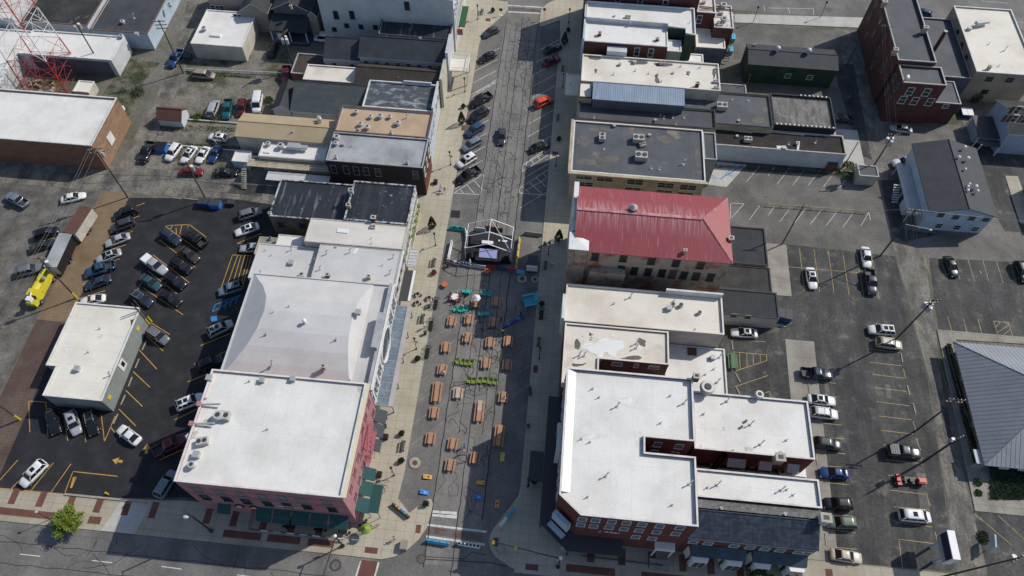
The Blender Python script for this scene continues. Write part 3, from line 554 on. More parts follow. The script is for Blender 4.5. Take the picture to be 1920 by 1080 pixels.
def item(b,px,py,z,kind,sz=1.,rz=0.):
    z+=DZ.get(b.name,0)
    p=P(px,py,z+.5*sz); x,y=p.x,p.y; q=MB()
    if kind=='pipe': q.cyl(x,y,z,z+.7*sz,.07,6,0); q.cyl(x,y,z,z+.08,.22,8,0); return q.build('vent_pipe',M['galv'],b)
    if kind=='goose': q.cyl(x,y,z,z+1.1*sz,.09,6,0); q.tube((x,y,z+1.1*sz),(x+.3,y+.25,z+1.25*sz),.12,6,0); q.cyl(x,y,z,z+.08,.28,8,0); return q.build('vent_pipe',M['galv'],b)
    if kind=='hvac':
        L=1.0*sz; q.obox((x,y,z+.62*sz),2*L,1.4*L,1.0*sz,rz,0); q.obox((x,y,z+.06),1.7*L,1.2*L,.12,rz,2)
        c,s_=math.cos(rz),math.sin(rz)
        for dx in (-.5*L,.5*L): q.cyl(x+dx*c,y+dx*s_,z+1.12*sz,z+1.2*sz,.40*L,12,1)
        return q.build('air_conditioner',[M['hvac'],M['dark'],M['galv']],b)
    if kind=='cond': q.cyl(x,y,z,z+.8*sz,.42*sz,12,0); q.cyl(x,y,z+.8*sz,z+.86*sz,.34*sz,12,1); return q.build('condenser_unit',[M['hvac'],M['dark']],b)
    if kind=='fan': q.cyl(x,y,z,z+.7*sz,.42*sz,12,0); q.cyl(x,y,z+.7*sz,z+.95*sz,.62*sz,14,1,.50*sz); q.cyl(x,y,z+.95*sz,z+1.02*sz,.30*sz,12,2,.24*sz); return q.build('roof_fan',[M['hvac'],M['galv'],M['dark']],b)
    if kind=='turb': q.cyl(x,y,z,z+.5*sz,.22*sz,8,0); q.ball((x,y,z+.75*sz),.34*sz,.34*sz,.34*sz,10,6,0); return q.build('roof_ventilator',M['white'],b,True)
    if kind=='shiny': q.cyl(x,y,z-.3,z+.5*sz,.25*sz,8,0); q.ball((x,y,z+.8*sz),.5*sz,.5*sz,.5*sz,12,7,0); return q.build('roof_ventilator',M['galv'],b,True)
    if kind=='hatch': q.obox((x,y,z+.22*sz),2.6*sz,1.1*sz,.44*sz,rz,0); return q.build('roof_hatch',M['white'],b)
    if kind=='box': q.obox((x,y,z+.35*sz),.8*sz,.8*sz,.7*sz,rz,0); q.obox((x,y,z+.72*sz),.9*sz,.9*sz,.05,rz,1); return q.build('roof_vent',[M['hvac'],M['steel']],b)
    if kind in('chim','chimb','chimw'):
        m={'chim':'bred','chimb':'bcream','chimw':'wwhite'}[kind]; q.obox((x,y,z+.6*sz),.9*sz,.75*sz,1.5*sz,rz,0); q.obox((x,y,z+1.4*sz),1.08*sz,.93*sz,.14,rz,1); q.obox((x,y,z+1.4*sz+.075),.55*sz,.45*sz,.02,rz,2)
        return q.build('chimney',[M[m],M['capstone'],M['black']],b)
    if kind=='duct': q.obox((x,y,z+.9),2.6*sz,1.3*sz,.8,rz,0); q.obox((x+2*sz*math.cos(rz),y+2*sz*math.sin(rz),z+.85),1.6*sz,.8*sz,.5,rz,0); [q.tube((x+dx,y+dy,z),(x+dx,y+dy,z+.5),.05,5,0) for dx in(-1,1) for dy in(-.4,.4)]; return q.build('roof_duct',M['steel'],b)
    if kind=='dish': q.cyl(x,y,z,z+1.0,.04,6,0); q.tube((x,y,z+1.0),(x+.1,y-.15,z+1.12),.42*sz,12,1,.5*sz); return q.build('satellite_dish',[M['dark'],M['white']],b,True)
def items(b,z,s):
    for l in s.split(';'):
        k,x,y,*r=l.split(); item(b,float(x),float(y),z,k,*(map(float,r)))
def stain(b,pts,z,m,name='roof_patch'):
    z+=DZ.get(b.name,0); q=MB()
    for s in pts: 
        pl=[tuple(P(*map(float,c.split(',')),z)[:2]) for c in s.split()]
        if name!='bare_decking':
            for amp in (.22,.12,.05):          # cut the corners again and again, with a little wobble
                pl=[(u[0]*(1-f)+v[0]*f+rnd.uniform(-amp,amp),u[1]*(1-f)+v[1]*f+rnd.uniform(-amp,amp)) for u,v in zip(pl,pl[1:]+pl[:1]) for f in (.25,.75)]
        a=sum(pl[i][0]*pl[(i+1)%len(pl)][1]-pl[(i+1)%len(pl)][0]*pl[i][1] for i in range(len(pl)))
        q.face([(c[0],c[1],z) for c in (pl if a>0 else pl[::-1])])
    return q.build(name,M[m],b)
def awning(b,s,u0,u1,z,depth,m,drop=.9,name='awning'):
    ax,val=side(b,s); sg=-1 if s in 'SW' else 1
    T=(lambda u,d,zz:(u,val+sg*d,zz)) if ax==1 else (lambda u,d,zz:(val+sg*d,u,zz)); q=MB()
    q.loft([[T(u,.03,z),T(u,depth,z-drop),T(u,depth,z-drop-.3),T(u,.03,z-.25)] for u in (u0,u1)]); return q.build(name,M[m],b)
def sidecol(b,s,us,z0,z1,w_,m,name='pilaster',d=.12):
    ax,val=side(b,s); sg=-1 if s in 'SW' else 1
    for u in us:
        q=MB()
        if ax==1: q.box(u-w_/2,u+w_/2,val,val+sg*d,z0,z1)
        else: q.box(val,val+sg*d,u-w_/2,u+w_/2,z0,z1)
        q.build(name,M[m],b)
def cornice(b,s,z,hh=.5,d=.45,m='capstone',teeth=True,name='cornice'):
    z+=DZ.get(b.name,0); ax,val=side(b,s); sg=-1 if s in 'SW' else 1; x0,x1,y0,y1=RT[b.name]; u0,u1=(x0,x1) if ax==1 else (y0,y1); q=MB()
    def bx(a,c,d0,d1,z0,z1):
        if ax==1: q.box(a,c,val+sg*d0,val+sg*d1,z0,z1)
        else: q.box(val+sg*d0,val+sg*d1,a,c,z0,z1)
    bx(u0,u1,.061,d,z-.18,z+.06); bx(u0,u1,.003,d*.5,z-hh,z-.18)
    if teeth:
        n=int((u1-u0)/.55)
        for i in range(n): bx(u0+(i+.25)*.55,u0+(i+.7)*.55,d*.5,d*.92,z-.42,z-.181)
    return q.build(name,M[m],b)

# ================================================================== WEST SIDE OF THE MAIN STREET
b=flat('corner_hotel','four storey pink brick corner building with a bright white roof and teal awnings',(-49.6,-25.45,27.53,45.16),14.3,'bpink','rwhite',.35,'cap')
PINK=b
cornice(b,'E',14.25,.8,.6,'trimc')
winpx(b,'E','671,857 665,886 658,917 691,756 685,782 680,806',1.0,2.0,'bpink','glass'); winpx(b,'E','674,900 666,931 699,774 693,800 680,872',1.0,2.0,'bpink','glass')
winpx(b,'S','369,917 410,922 450,926 491,931 528,933 564,938 612,941',1.2,2.0,'stone','stone'); winpx(b,'S','385,932 425,935 462,940 502,944 539,947 576,950 623,955',1.2,2.1,'capd','glass')

for z in (4.5,8.6,9.3,12.1):
    q=MB(); q.box(-49.6,-25.45,27.47,27.53,z,z+.13); q.box(-25.45,-25.39,27.53,45.16,z,z+.13); q.build('string_course',M['bpink'] if z>9 else M['stone'],b)
for u0,u1 in ((-40.4,-38.1),(-37.8,-35.2),(-34.9,-32.3),(-32.0,-29.4),(-29.1,-26.2)): awning(b,'S',u0,u1,4.4,1.9,'teal',1.0)
awning(b,'S',-46.6,-44.6,4.2,1.3,'teal',.8)
for u0,u1 in ((28.4,30.6),(31.0,33.2),(33.5,35.4)): awning(b,'E',u0,u1,4.3,1.9,'teal',.9)
for u0,u1 in ((38.3,40.3),(40.7,42.9),(43.1,45.4)): awning(b,'E',u0,u1,4.2,1.8,'awngrey',1.1)
q=MB(); q.box(-23.7,-22.0,28.6,33.0,3.1,3.3); [q.tube((x,y,0),(x,y,3.2),.05) for x in(-22.1,-23.6) for y in(28.7,32.9)]; q.build('patio_canopy',M['teal'],b)
q=MB(); rail=lambda z:[q.box(-25.6,-24.3,36.2,40.8,z,z+.06)]
for z in (5.0,8.4):
    q.box(-25.4,-24.3,35.8,41.0,z,z+.05)
    for y in [35.8+.75*i for i in range(8)]: q.tube((-24.3,y,z),(-24.3,y,z+1),.022,4)
    q.tube((-24.3,35.8,z+1),(-24.3,41,z+1),.05,4); q.tube((-25.6,35.8,z+1),(-24.3,35.8,z+1),.05,4); q.tube((-25.6,41,z+1),(-24.3,41,z+1),.05,4)
for x in (-24.5,-25.3): q.tube((x,36.4,5.0),(x,40.4,8.4),.06,4); q.tube((x,36.4,8.4),(x,39.8,11.4),.06,4); q.tube((x,37.4,2.2),(x,40.6,5.0),.05,4)
for i in range(0,12,2): q.box(-25.3,-24.5,36.5+i*.33,36.7+i*.33,5.1+i*.28,5.14+i*.28)
q.build('fire_escape',M['escape'],b)
q=MB(); q.obox((-38.2,27.42,6.4),5.2,.04,.35); tx=q
for i,u in enumerate([-36.4+.42*k for k in range(9)]): q.obox((u,27.43,6.6),.26,.05,.45)
q.v=q.v[8:]; q.f=[tuple(a-8 for a in f) for f in q.f[6:]]; q.m=q.m[6:]; q.build('raised_lettering',M['trimc'],b)
for u in (-43.2,-40.9):
    q=MB(); q.tube((u,27.35,4.1),(u,27.5,4.1),.75,16); q.tube((u,27.30,4.1),(u,27.35,4.1),.45,12,1); q.build('oval_sign',[M['black'],M['trimc']],b)
q=MB(); q.box(-41.6,-40.5,26.9,28.2 -.5,3.0,3.1); q.build('awning',M['orangecloth'],b)
items(b,13.95,'pipe 466 713;pipe 655 711;box 549 710 .9;box 491 712 .9;pipe 500 803;hvac 420 780 .9 0;fan 410 780 1.3;hvac 380 828 .8 .3;box 368 852 1.1;fan 360 872 1.0;pipe 385 745;box 392 708')
q=MB()
for y_ in (39.3,36.2): q.tube((-49.4,y_,14.3),(-46.4,y_+.2,14.7),.16,8,1)
q.box(-50.0,-49.4,38.9,39.6,12.2,14.7); q.box(-50.2,-49.5,35.8,36.5,11.8,14.6); q.build('boiler_flue',[M['bpink'],M['hvac']],b)
[stain(b,[k_],13.96,'dirt','roof_stain') for k_ in ('378,790 392,780 400,795 384,806','350,812 372,806 366,826 348,828','668,722 684,719 680,738 667,735')]
# theatre with curved roof
b=flat('theatre_building','long hall with a curved pale grey roof, ornate white front and glazed canopy',(-50.4,-25.7,46.0,66.0),9.8,'wwhite','rtpo',.3,None); TH=b
prof=[(46.05,9.5),(48.6,10.6),(51.2,11.5),(54.0,12.1),(57.5,12.3),(60.2,12.0),(62.6,11.2),(65.95,9.5)]
rg=[[(-50.2,y,9.52) for y,z in prof],[(-50.2+(z-9.5)*1.75,y,z+.02) for y,z in prof],[(-29.0-(z-9.5)*.55,y,z+.02) for y,z in prof],[(-29.0,y,9.52) for y,z in prof]]
q=MB(); q.loft(rg,0,cap=False,close=False); q.f=[f[::-1] for f in q.f]; q.build('curved_roof',M['rtpo'],b)
q=MB(); q.box(-26.1,-25.7,46.2,65.8,10.0,10.5); q.box(-26.7,-25.75,52.8,59.4,10.5,11.5); q.build('stepped_parapet',M['capg'],b)
cornice(b,'E',9.9,.7,.5,'trim')
row(b,'E',6.3,7,1.3,2.6,'trim',kind='a',a=0,c=.36); row(b,'E',6.3,7,1.3,2.6,'trim',kind='a',a=.66,c=1)
q=MB()
for i in range(24):
    a0=math.pi*i/12; a1=math.pi*(i+1)/12; q.tube((-25.55,56+3.1*math.cos(a0),6.4+3.1*math.sin(a0)),(-25.55,56+3.1*math.cos(a1),6.4+3.1*math.sin(a1)),.28,6)
q.tube((-25.68,56,6.4),(-25.60,56,6.4),2.9,24,1); q.build('round_window',[M['trim'],M['glass']],b)
sidecol(b,'E',[46.6,49.5,52.4,59.8,62.6,65.4],3.6,9.2,.55,'trim')
q=MB(); q.box(-25.6,-23.7,46.1,65.6,3.30,3.40); q.build('canopy_glass',M['glassg'],b)
q=MB(); q.box(-23.7,-22.9,46.1,65.6,3.15,3.5); 
for i in range(15): y=46.2+i*1.38; q.box(-25.6,-23.7,y-.04,y+.04,3.4,3.45)
for y in (46.5,51,56,61,65.2): q.box(-23.2,-23.0,y-.08,y+.08,0,3.15)
q.build('canopy_frame',M['lavtrim'],b)
items(b,12.2,'turb 571 603 1.1;pipe 541 572;pipe 512 583;box 671 585 1.0;pipe 498 623;pipe 630 633')
items(b,11.0,'goose 509 681;chimb 607 689 .7;pipe 654 600')
# white blocks north of the theatre
b=flat('white_shop_block','pale grey flat roofed shop with two small chimneys, white front and dark canopy',(-40.6,-25.6,66.3,74.2),8.6,'wcream','rtpo',.1,None)
items(b,8.3,'goose 612 475;goose 600 504;goose 737 482;goose 731 512;pipe 717 496;goose 656 472;hatch 667 470 .5 1.2;chim 615 518 .7;chimb 692 521 .7;box 630 463 .5')
row(b,'E',6.0,4,1.2,2.2,'trim',kind='a'); cornice(b,'E',8.5,.5,.4,'trim')
q=MB(); q.box(-25.5,-23.9,66.8,73.4,3.1,3.35,0); q.box(-23.9,-23.5,66.8,73.4,3.0,3.4,1); q.build('canopy',[M['dark'],M['white']],b)
b=flat('green_window_shop','pale roofed shop between the black tarred roof and the shop with two small chimneys',(-43.6,-25.4,74.2,79.6),8.8,'wcream','rtpoL',.1,None)
items(b,8.5,'hatch 642 432 .8 0;hvac 699 426 .5 0;pipe 697 445;pipe 697 455'); row(b,'E',6.0,3,1.2,2.2,'trim',kind='a')
q=MB(); q.box(-25.3,-23.7,74.2,78.2,3.15,3.35); [q.box(-25.3,-23.7,74.6+i*.7,74.66+i*.7,3.35,3.42) for i in range(6)]; q.build('metal_canopy',M['galv'],b)
b=flat('rear_white_wing','lower pale grey roofed wing behind the white shops, beside the new car park',(-52.2,-40.7,66.4,74.0),7.3,'wwhite','rtpo',.1,None)
items(b,7.05,'box 546 492 1.0;fan 566 516 1.0;pipe 497 468;goose 546 467;pipe 508 477;goose 590 490;goose 488 512')
b=flat('small_rear_addition','small white roofed addition under the old brick wall beside the car park',(-50.4,-43.8,74.2,78.2),4.6,'wwhite','rwhite',.1,None)
items(b,4.4,'box 571 455 1.2')
b=flat('flat_porch_roof','low pale concrete porch behind the small rear addition',(-54.6,-50.5,74.3,78.4),3.0,'bcream','concrete',.1,None); items(b,2.8,'cond 507 447 .8')
# black tarred building
b=flat('tarred_roof_building','three storey shop with a black tarred roof edged in silver and yellow green window boxes',(-37.4,-25.5,79.7,89.0),9.0,'wcream','rblack',.25,'capstreak')
items(b,8.5,'chim 701 412 .9;chimw 659 361 .9;chimb 654 388 .8'); row(b,'E',6.3,6,1.0,1.9,'trim'); row(b,'E',2.2,4,1.6,2.4,'trimc')
for y in (80.6,82.4,84.2,86.0,87.8): q=MB(); q.ball((-25.1,y,4.4),.3,.6,.3,8,5,0,.35); q.build('window_box_plants',M['leaf'],b)
b=flat('old_rear_building','lower rear building with a streaked tar roof and blackened brick walls beside the car park',(-52.6,-37.4,80.9,90.0),6.5,'bsoot','rblackW',.2,'capstreak')
winpx(b,'S','527,421 567,424',1.2,1.5,'capd'); items(b,6.1,'pipe 600 373;pipe 566 392;chimw 507 402 .6')
# black brick building
b=flat('black_brick_building','two storey black painted brick building with a silver grey roof',(-44.2,-25.0,94.0,101.6),8.5,'bblack','rgrey',.3,'rgrey')
winpx(b,'S','626,317 649,318 668,320 687,321 709,323 779,327',1.0,2.2,'stone','glass'); row(b,'E',5.9,3,1.0,2.0,'trimc'); q=MB(); q.box(-24.95,-24.9,94.1,101.5,.2,3.8); q.build('shopfront',M['bred'],b)
items(b,8.2,'fan 632 258 1.1;fan 630 269 .9;pipe 660 271;box 643 270 .7;chimw 630 296 .6;chimw 763 306 .6;pipe 735 252')
b=flat('small_white_roof_annex','low white roofed annex with two exhaust fans and a grey roof duct',(-59.8,-46.2,97.4,102.0),4.3,'wcream','rwhite',.2,'cap')
items(b,4.1,'fan 503 270 .9;hatch 500 284 .5 0;fan 527 274 1.2;duct 552 277 1.0 0')
q=MB(); q.box(-62,-44.4,95.3,97.2,3.2,3.35,0)
for i in range(9): x=-61.8+i*2.1; q.tube((x,95.3,3.35),(x,95.3,4.4),.04,4,1); q.tube((x,97.1,3.35),(x,97.1,4.4),.04,4,1)
for y in (95.3,97.1): q.tube((-61.9,y,4.4),(-44.6,y,4.4),.05,4,1); q.tube((-61.9,y,3.9),(-44.6,y,3.9),.035,4,1)
for x in (-61.8,-56,-50,-45): q.box(x-.1,x+.1,95.4,95.6,0,3.2,0)
for i in range(10): q.box(-62.9,-61.9,94.4-i*.3,94.7-i*.3,3.0-i*.3,3.08-i*.3,0)
q.tube((-62,95,4.2),(-62,91.6,1),.05,4,1); q.build('walkway_deck',[M['bcream'],M['steel']],b)
q=MB(); q.box(-57.5,-44.6,92.6,94.8,2.6,2.75); q.build('porch_roof',M['rtpo'],b)
# tan
b=flat('tan_roof_building','flat tan roofed building with brown parapets, several round ventilators and a pale blue front',(-44.2,-25.2,101.9,109.2),8.5,'wblue','rtan',.4,'capb')
items(b,8.1,'fan 668 210 .9;fan 695 219 .8;fan 713 218 1.;fan 731 219 .8;fan 676 233 .9;fan 689 239 1.;fan 746 231 1.;goose 763 218;chimw 733 250 .6;box 672 242 .5;pipe 742 226'); row(b,'E',6.0,3,1.0,2.,'trim'); cornice(b,'E',8.4,.5,.4,'wblue')
b=gable('sand_roof_building','low sand coloured gabled building beside the rear parking yard',(-65.6,-44.9,101.6,107.9),5.0,6.0,'x','wcream','rtan2',.2,trim='rtan2')
items(b,5.9,'shiny 600 225 .9;box 598 220 .8;pipe 548 243')
b=flat('slate_blotched_building','flat roofed shop with a blotched white and slate roof and tall pale blue false front',(-40.4,-25.6,110.3,118.2),7.5,'wwhite','rbluew',.35,'cap')
row(b,'E',5.2,3,1.,2.,'trim'); items(b,7,'pipe 708 169;pipe 760 170;box 777 199 .5;pipe 695 186')
q=MB(); q.box(-25.75,-25.4,110.3,118.2,7.6,8.6); q.box(-33,-27,118.1,118.4,7.6,8.0); q.build('false_front',M['wwhite'],b)
b=gable('green_shingle_building','green grey shingled gabled building behind the blotched slate roof shop',(-56.2,-40.8,110.2,118.4),4.7,7.0,'x','wwhite','shgreen',.25,ridge=.78)
b=gable('shingle_annex','small dark shingled annex at the west end of the green grey shingled roof',(-60.4,-56.6,110.6,118.2),4.4,5.6,'y','wwhite','shdark',.25)
b=gable('brown_shingle_building','brown shingled gabled building with a plain false front',(-44.2,-25.6,119.6,125.6),5.2,7.0,'x','wtaupe','shbrown',.25)
q=MB(); q.box(-25.5,-24.9,119.3,126.0,0,8.2); q.build('false_front',M['wcream'],b); row(b,'E',5.4,2,.8,1.8,'trim'); items(b,5.8,'box 697 129 .5;box 731 130 .5;box 768 133 .5;box 807 136 .5;pipe 747 145')
b=flat('peeling_roof_shed','narrow rear building with a peeling white and grey roof',(-56.0,-44.6,119.8,124.6),4.8,'bbrown','rstain',.2,'cap')
b=gable('charcoal_gable_building','long charcoal shingled gabled building with white side wall beside the balcony house',(-44.4,-25.2,126.2,132.2),6.8,9.0,'x','wwhite','shslate',.3,ridge=.66)
row(b,'S',5.2,8,.9,.9,'trimc','glass'); q=MB(); q.box(-25.1,-24.5,126,132.3,0,9.6); q.build('false_front',M['wwhite'],b); items(b,8.4,'pipe 725 68;chimw 788 74 .5')
q=MB(); q.box(-24.5,-20.4,126.6,131.4,4.0,4.25,0)
for a,c in (((-24.4,126.7),(-20.5,126.7)),((-20.5,126.7),(-20.5,131.3)),((-20.5,131.3),(-24.4,131.3))):
    q.tube((*a,5.2),(*c,5.2),.07,4,1); q.tube((*a,4.5),(*c,4.5),.05,4,1)
    for i in range(9): x=a[0]+(c[0]-a[0])*i/8; y=a[1]+(c[1]-a[1])*i/8; q.tube((x,y,4.25),(x,y,5.2),.03,4,1)
for x,y in ((-20.6,126.8),(-20.6,131.2)): q.box(x-.1,x+.1,y-.1,y+.1,0,4,1)
q.build('balcony',[M['rstain'],M['white']],b)
b=gable('charcoal_rear_wing','shorter charcoal shingled wing with windows in its white south wall',(-52.6,-44.6,126.3,132.6),5.4,7.6,'x','wwhite','shslate',.25,ridge=.7); row(b,'S',3.6,2,.9,1.3,'trim')
b=flat('dark_carport','flat brown roofed shed with a grey rim west of the charcoal shingled wing',(-60.2,-53.0,123.6,130.2),2.8,'bbrown','shbrown',.15,'capg',cat='shed'); items(b,2.6,'dish 611 118 1.')
b=flat('stained_roof_building','low shop with a black stained roof against the tall white wall',(-41.4,-25.1,132.6,139.6),7.8,'wwhite','rblackW',.5,'capd'); items(b,7.3,'goose 769 40;goose 797 40')
b=flat('tall_white_building','tall white painted building at the top of the street with small windows',(-56.6,-25.2,140.4,160),12.2,'wwhite','rwhite',.5,'cap')
winpx(b,'S','630,28 660,28 763,11',1.0,2.0,'capd'); winpx(b,'S','627,55 650,48 677,50 704,51',.9,1.0,'capd')
sidecol(b,'E',[138+1.9*i for i in range(11)],4,12,.5,'trim'); row(b,'E',8.2,10,1.,2.4,'trim'); q=MB(); q.box(-25.1,-23.2,143,150.5,3.0,3.2); q.build('awning',M['dgreen'],b)
q=MB(); q.tube((-25.0,140.2,4.2),(-23.2,140.2,5.0),.04,5,0); q.box(-24.6,-23.3,140.18,140.22,3.4,4.7,1); q.box(-24.6,-23.3,140.17,140.23,3.0,3.4,2); tag(q.build('hanging_flag',[M['steel'],M['red'],M['brblue']]),'red and blue flag hanging from the white shop fronts near the far crossing','flag')
# ================================================================== EAST SIDE
b=flat('tall_brick_building','tall brick building at the top right corner of the street',(4.6,31.0,150.3,162),12.2,'bdkred','rwhite',.5,'cap')
winpx(b,'S','1158,3 1200,4 1247,8',1.,2.2,'trim')
for x0,x1,y0,y1 in ((26.82,26.88,135.6,137.5),(26.85,29.05,135.30,135.36),(23.0,26.86,137.26,137.32)): q=MB(); q.box(x0,x1,y0,y1,0,11.3); q.build('green_rear_wall',M['wgreen'],b)
b=flat('brick_middle_block','brick block with a pale roof edge behind the shaded white roof',(30.1,34.3,145.4,158),10.0,'bdkred','rcream',.3,'cap'); winpx(b,'S','1311,36',1.,2.,'trim'); items(b,9.7,'box 1320 3 .9;box 1300 2 .9')
b=flat('brick_rear_block','brick block with a stained pale roof and two big steel fans',(34.2,38.5,142.3,150.2),8.6,'bdkred','rstain',.25,'cap')
items(b,8.2,'fan 1356 12 1.5;fan 1357 38 1.4;hvac 1348 47 .7 .3;pipe 1366 38;box 1352 24 1.0;pipe 1364 46')
q=MB(); [q.tube((30.5,146.5+k,10.3),(38.4,147.+k,9.6),.12,6) for k in (0,.5)]; q.build('pipe_run',M['rust'],b)
q=MB(); [q.box(38.0,39.2,147.5-i*.5,147.7-i*.5,7.6-i*.5,7.68-i*.5) for i in range(15)]; q.tube((39.2,148,8.6),(39.2,140.5,1),.05,4); q.tube((38.0,148,8.6),(38.0,140.5,1),.05,4); q.build('fire_stair',M['dark'],b)
b=flat('long_white_roof_shop','white roofed shop shaded by the tall brick wall, second from the far crossing',(5.0,29.6,141.6,147.2),9.5,'wwhite','rwhite',.4,'cap',poly=[(5,141.4),(23.5,141.2),(23.5,140.3),(27.4,140.0),(27.4,138.4),(29.6,138.0),(29.6,147.2),(5,147.2)])
items(b,9,'box 1152 30 .5;hvac 1177 33 .6 0;box 1182 42 .5;pipe 1200 38;pipe 1294 40'); cornice(b,'W',9.4,.6,.4,'wwhite')
row(b,'W',6.2,3,1.,2.,'trim')
b=flat('bright_white_roof_shop','brick shop with a brilliant white stepped roof and whitewashed front',(5.0,23.5,134.6,141.4),8.5,'bdkred','rwhite',.15,'cap')
winpx(b,'S','1194,97 1220,99',1.,2.1,'trim'); items(b,8,'chim 1124 66 .8;chim 1232 76 .7;pipe 1236 76'); q=MB(); q.box(4.5,4.86,131.8,138.7,0,11.3); q.build('whitewashed_front',M['wblue'],b)
q=MB(); q.prism([(10.0,130.2),(14.3,130.2),(14.3,131.9),(10.0,131.9)],8.4,9.8); q.build('stair_hood',M['wwhite'],b)
b=flat('white_lean_to','small white roofed lean-to with a grey plank wall behind the brilliant white roof',(23.9,27.1,136.4,140.2),5.9,'wgrey','rwhite',.15,'cap')
b=flat('cream_rear_block','cream roofed rear block with a dark wall and a roof stair at its west side',(30.6,37.2,138.9,142.2),5.6,'wdkblue','rcream',.15,'rcream',poly=[(30.6,138.9),(37.2,138.9),(37.2,142.25),(34.1,142.25),(34.1,145.3),(30.6,145.3)])
b=flat('white_box_shed','tiny white roofed shed between the cream roof and the brown deck',(28.2,32.3,135.0,137.7),4.5,'bdkred','rwhite',.15,'cap',cat='shed')
q=MB(); q.box(28.6,30.5,137.8,142.,2.8,2.95); [q.tube((x,y,0),(x,y,3.8),.06) for x in(28.7,30.4) for y in(137.9,141.9)]; tag(q.build('roof_deck',M['rust']),'small rust brown timber deck beside the cream rear block','deck')
b=flat('cream_roof_shop','wide cream roofed shop dotted with vents, north of the blue corrugated roof',(4.9,35.0,123.9,132.4),6.6,'wcream','rcream',.3,'rcream')
for k_ in ('1100,104 1128,106 1126,112 1102,110','1178,112 1215,115 1212,122 1180,119','1225,117 1262,119 1258,124 1228,123','1288,132 1296,134 1292,142 1286,139','1336,130 1342,134 1340,148 1335,142','1228,142 1236,143 1238,156 1230,155','1112,128 1120,130 1116,140'): stain(b,[k_],6.315,'tanstain','roof_stain')
items(b,6.3,'box 1162 120 .7;hvac 1241 118 .6 .2;box 1190 116 .8;pipe 1151 137;pipe 1192 130;box 1233 139 .5;pipe 1241 150;box 1262 136 .5;pipe 1293 135;pipe 1313 124;box 1342 128 .5;hvac 1342 153 .5 0;hvac 1343 165 .5 0;chim 1307 160 .8;pipe 1217 135;pipe 1277 122')
q=MB(); q.box(1.6,4.7,121.6,128.2,4.2,4.4); q.build('entrance_canopy',M['rstain'],b); row(b,'W',5.0,3,1.,1.6,'trim')
b=gable('corrugated_metal_building','raised blue grey corrugated metal roof over a dark wall',(7.6,26.8,117.9,122.6),7.2,7.8,'x','wdkblue','blumetX',.15,trim='blumetX',ridge=.94)
b=flat('front_roof_terrace','small cream roof between the street front and the blue corrugated roof',(4.6,7.4,118.6,123.6),6.8,'bcream','rcream',.3,'capd'); sidecol(b,'W',[119,120.6,122.4],3,7,.5,'capstone')
b=flat('dark_roof_store','long dark grey roofed store with white parapet, south of the blue corrugated roof',(4.7,33.4,112.2,117.7),6.9,'bcream','rdark2',.4,'capd'); 
items(b,6.5,'pipe 1114 218;pipe 1239 214;pipe 1283 218;pipe 1245 219;pipe 1262 218;box 1229 225 .6;goose 1228 230;pipe 1268 231;pipe 1185 194'); row(b,'W',4.6,3,1.,1.6,'trim')
b=flat('dark_rear_store','dark roofed rear store with a single beige air conditioner and tan puddle stains',(27.2,45.6,114.6,124.2),6.1,'bcream','rdark',.35,'capd')
items(b,5.75,'hvac 1353 200 1.1 0;pipe 1374 184;pipe 1404 186;box 1385 226 .5;pipe 1320 205')
for k_ in ('1428,202 1438,200 1444,206 1438,213 1428,211','1411,221 1422,218 1434,221 1432,229 1420,232 1411,229'): stain(b,[k_],5.77,'tanstain','puddle_stain')
b=flat('weathered_roof_store','store with a weathered grey roof and a notched white rear parapet',(45.9,58.8,115.7,125.0),6.0,'bblack','rweather',.5,'capd')
q=MB()
for i in range(14): q.box(46.3+i*.9,46.6+i*.9,115.64,116.0,6.07,6.25)
for i in range(7): q.box(52.3+i*.9,52.6+i*.9,124.72,125.08,6.07,6.25)
q.build('notched_coping',M['cap'],b)
b=flat('stained_roof_office','cream office building with a dark puddle stained roof, white rim and three air conditioners',(4.0,30.6,97.9,111.8),6.6,'bcream','rdark',.3,'cap')
for k_ in ('1100,238 1130,240 1160,243 1150,246 1120,250 1108,246','1092,250 1110,262 1104,274 1088,276','1140,290 1165,296 1150,305 1122,303','1085,298 1120,300 1118,309 1080,308','1225,252 1260,258 1262,272 1240,268','1236,300 1262,306 1250,312','1302,275 1314,280 1312,318 1300,300','1175,245 1215,247 1200,254 1180,252'): stain(b,[k_],6.315,'tanstain','puddle_stain')
items(b,6.3,'hvac 1129 258 .9 1.57;hvac 1197 261 1.1 0;hvac 1202 294 1.2 0;box 1218 253 .6;pipe 1133 277;goose 1282 305;pipe 1237 315;pipe 1222 313;box 1152 235 .7;hvac 1205 272 .6 .4')
winpx(b,'S','1095,331 1134,335 1191,341 1248,347 1290,351',3.1,1.4,'trimc',kind='g'); winpx(b,'S','1097,345 1186,355 1245,360 1285,364',3.1,1.2,'trimc',kind='g')
q=MB(); q.box(3.4,30.3,94.9,95.46,8.9,9.35); q.box(3.3,3.86,95.5,109.4,8.9,9.35); q.build('eave_band',M['bcream'],b)
b=flat('grey_metal_wing','narrow blue grey wing joining the stained roof office and the charred roof',(30.8,33.4,104.6,112.0),5.9,'wgrey','rdark2',.2,'capg')
b=flat('charred_roof_building','long building with a charred black roof and a plain white south wall',(33.6,60.6,110.0,115.3),4.6,'wwhite','rburn',.3,'capstone')
items(b,4.3,'hvac 1405 240 .9 0;hvac 1402 262 .8 0;box 1382 255 .6;box 1470 277 .9;fan 1495 269 .7;pipe 1480 268;pipe 1530 265')
stain(b,['1376,240 1410,244 1410,250 1376,246','1424,236 1514,250 1508,254 1424,246','1456,273 1473,274 1478,281 1457,279','1496,265 1500,265 1498,281 1494,281'],4.35,'rcream','bare_decking')
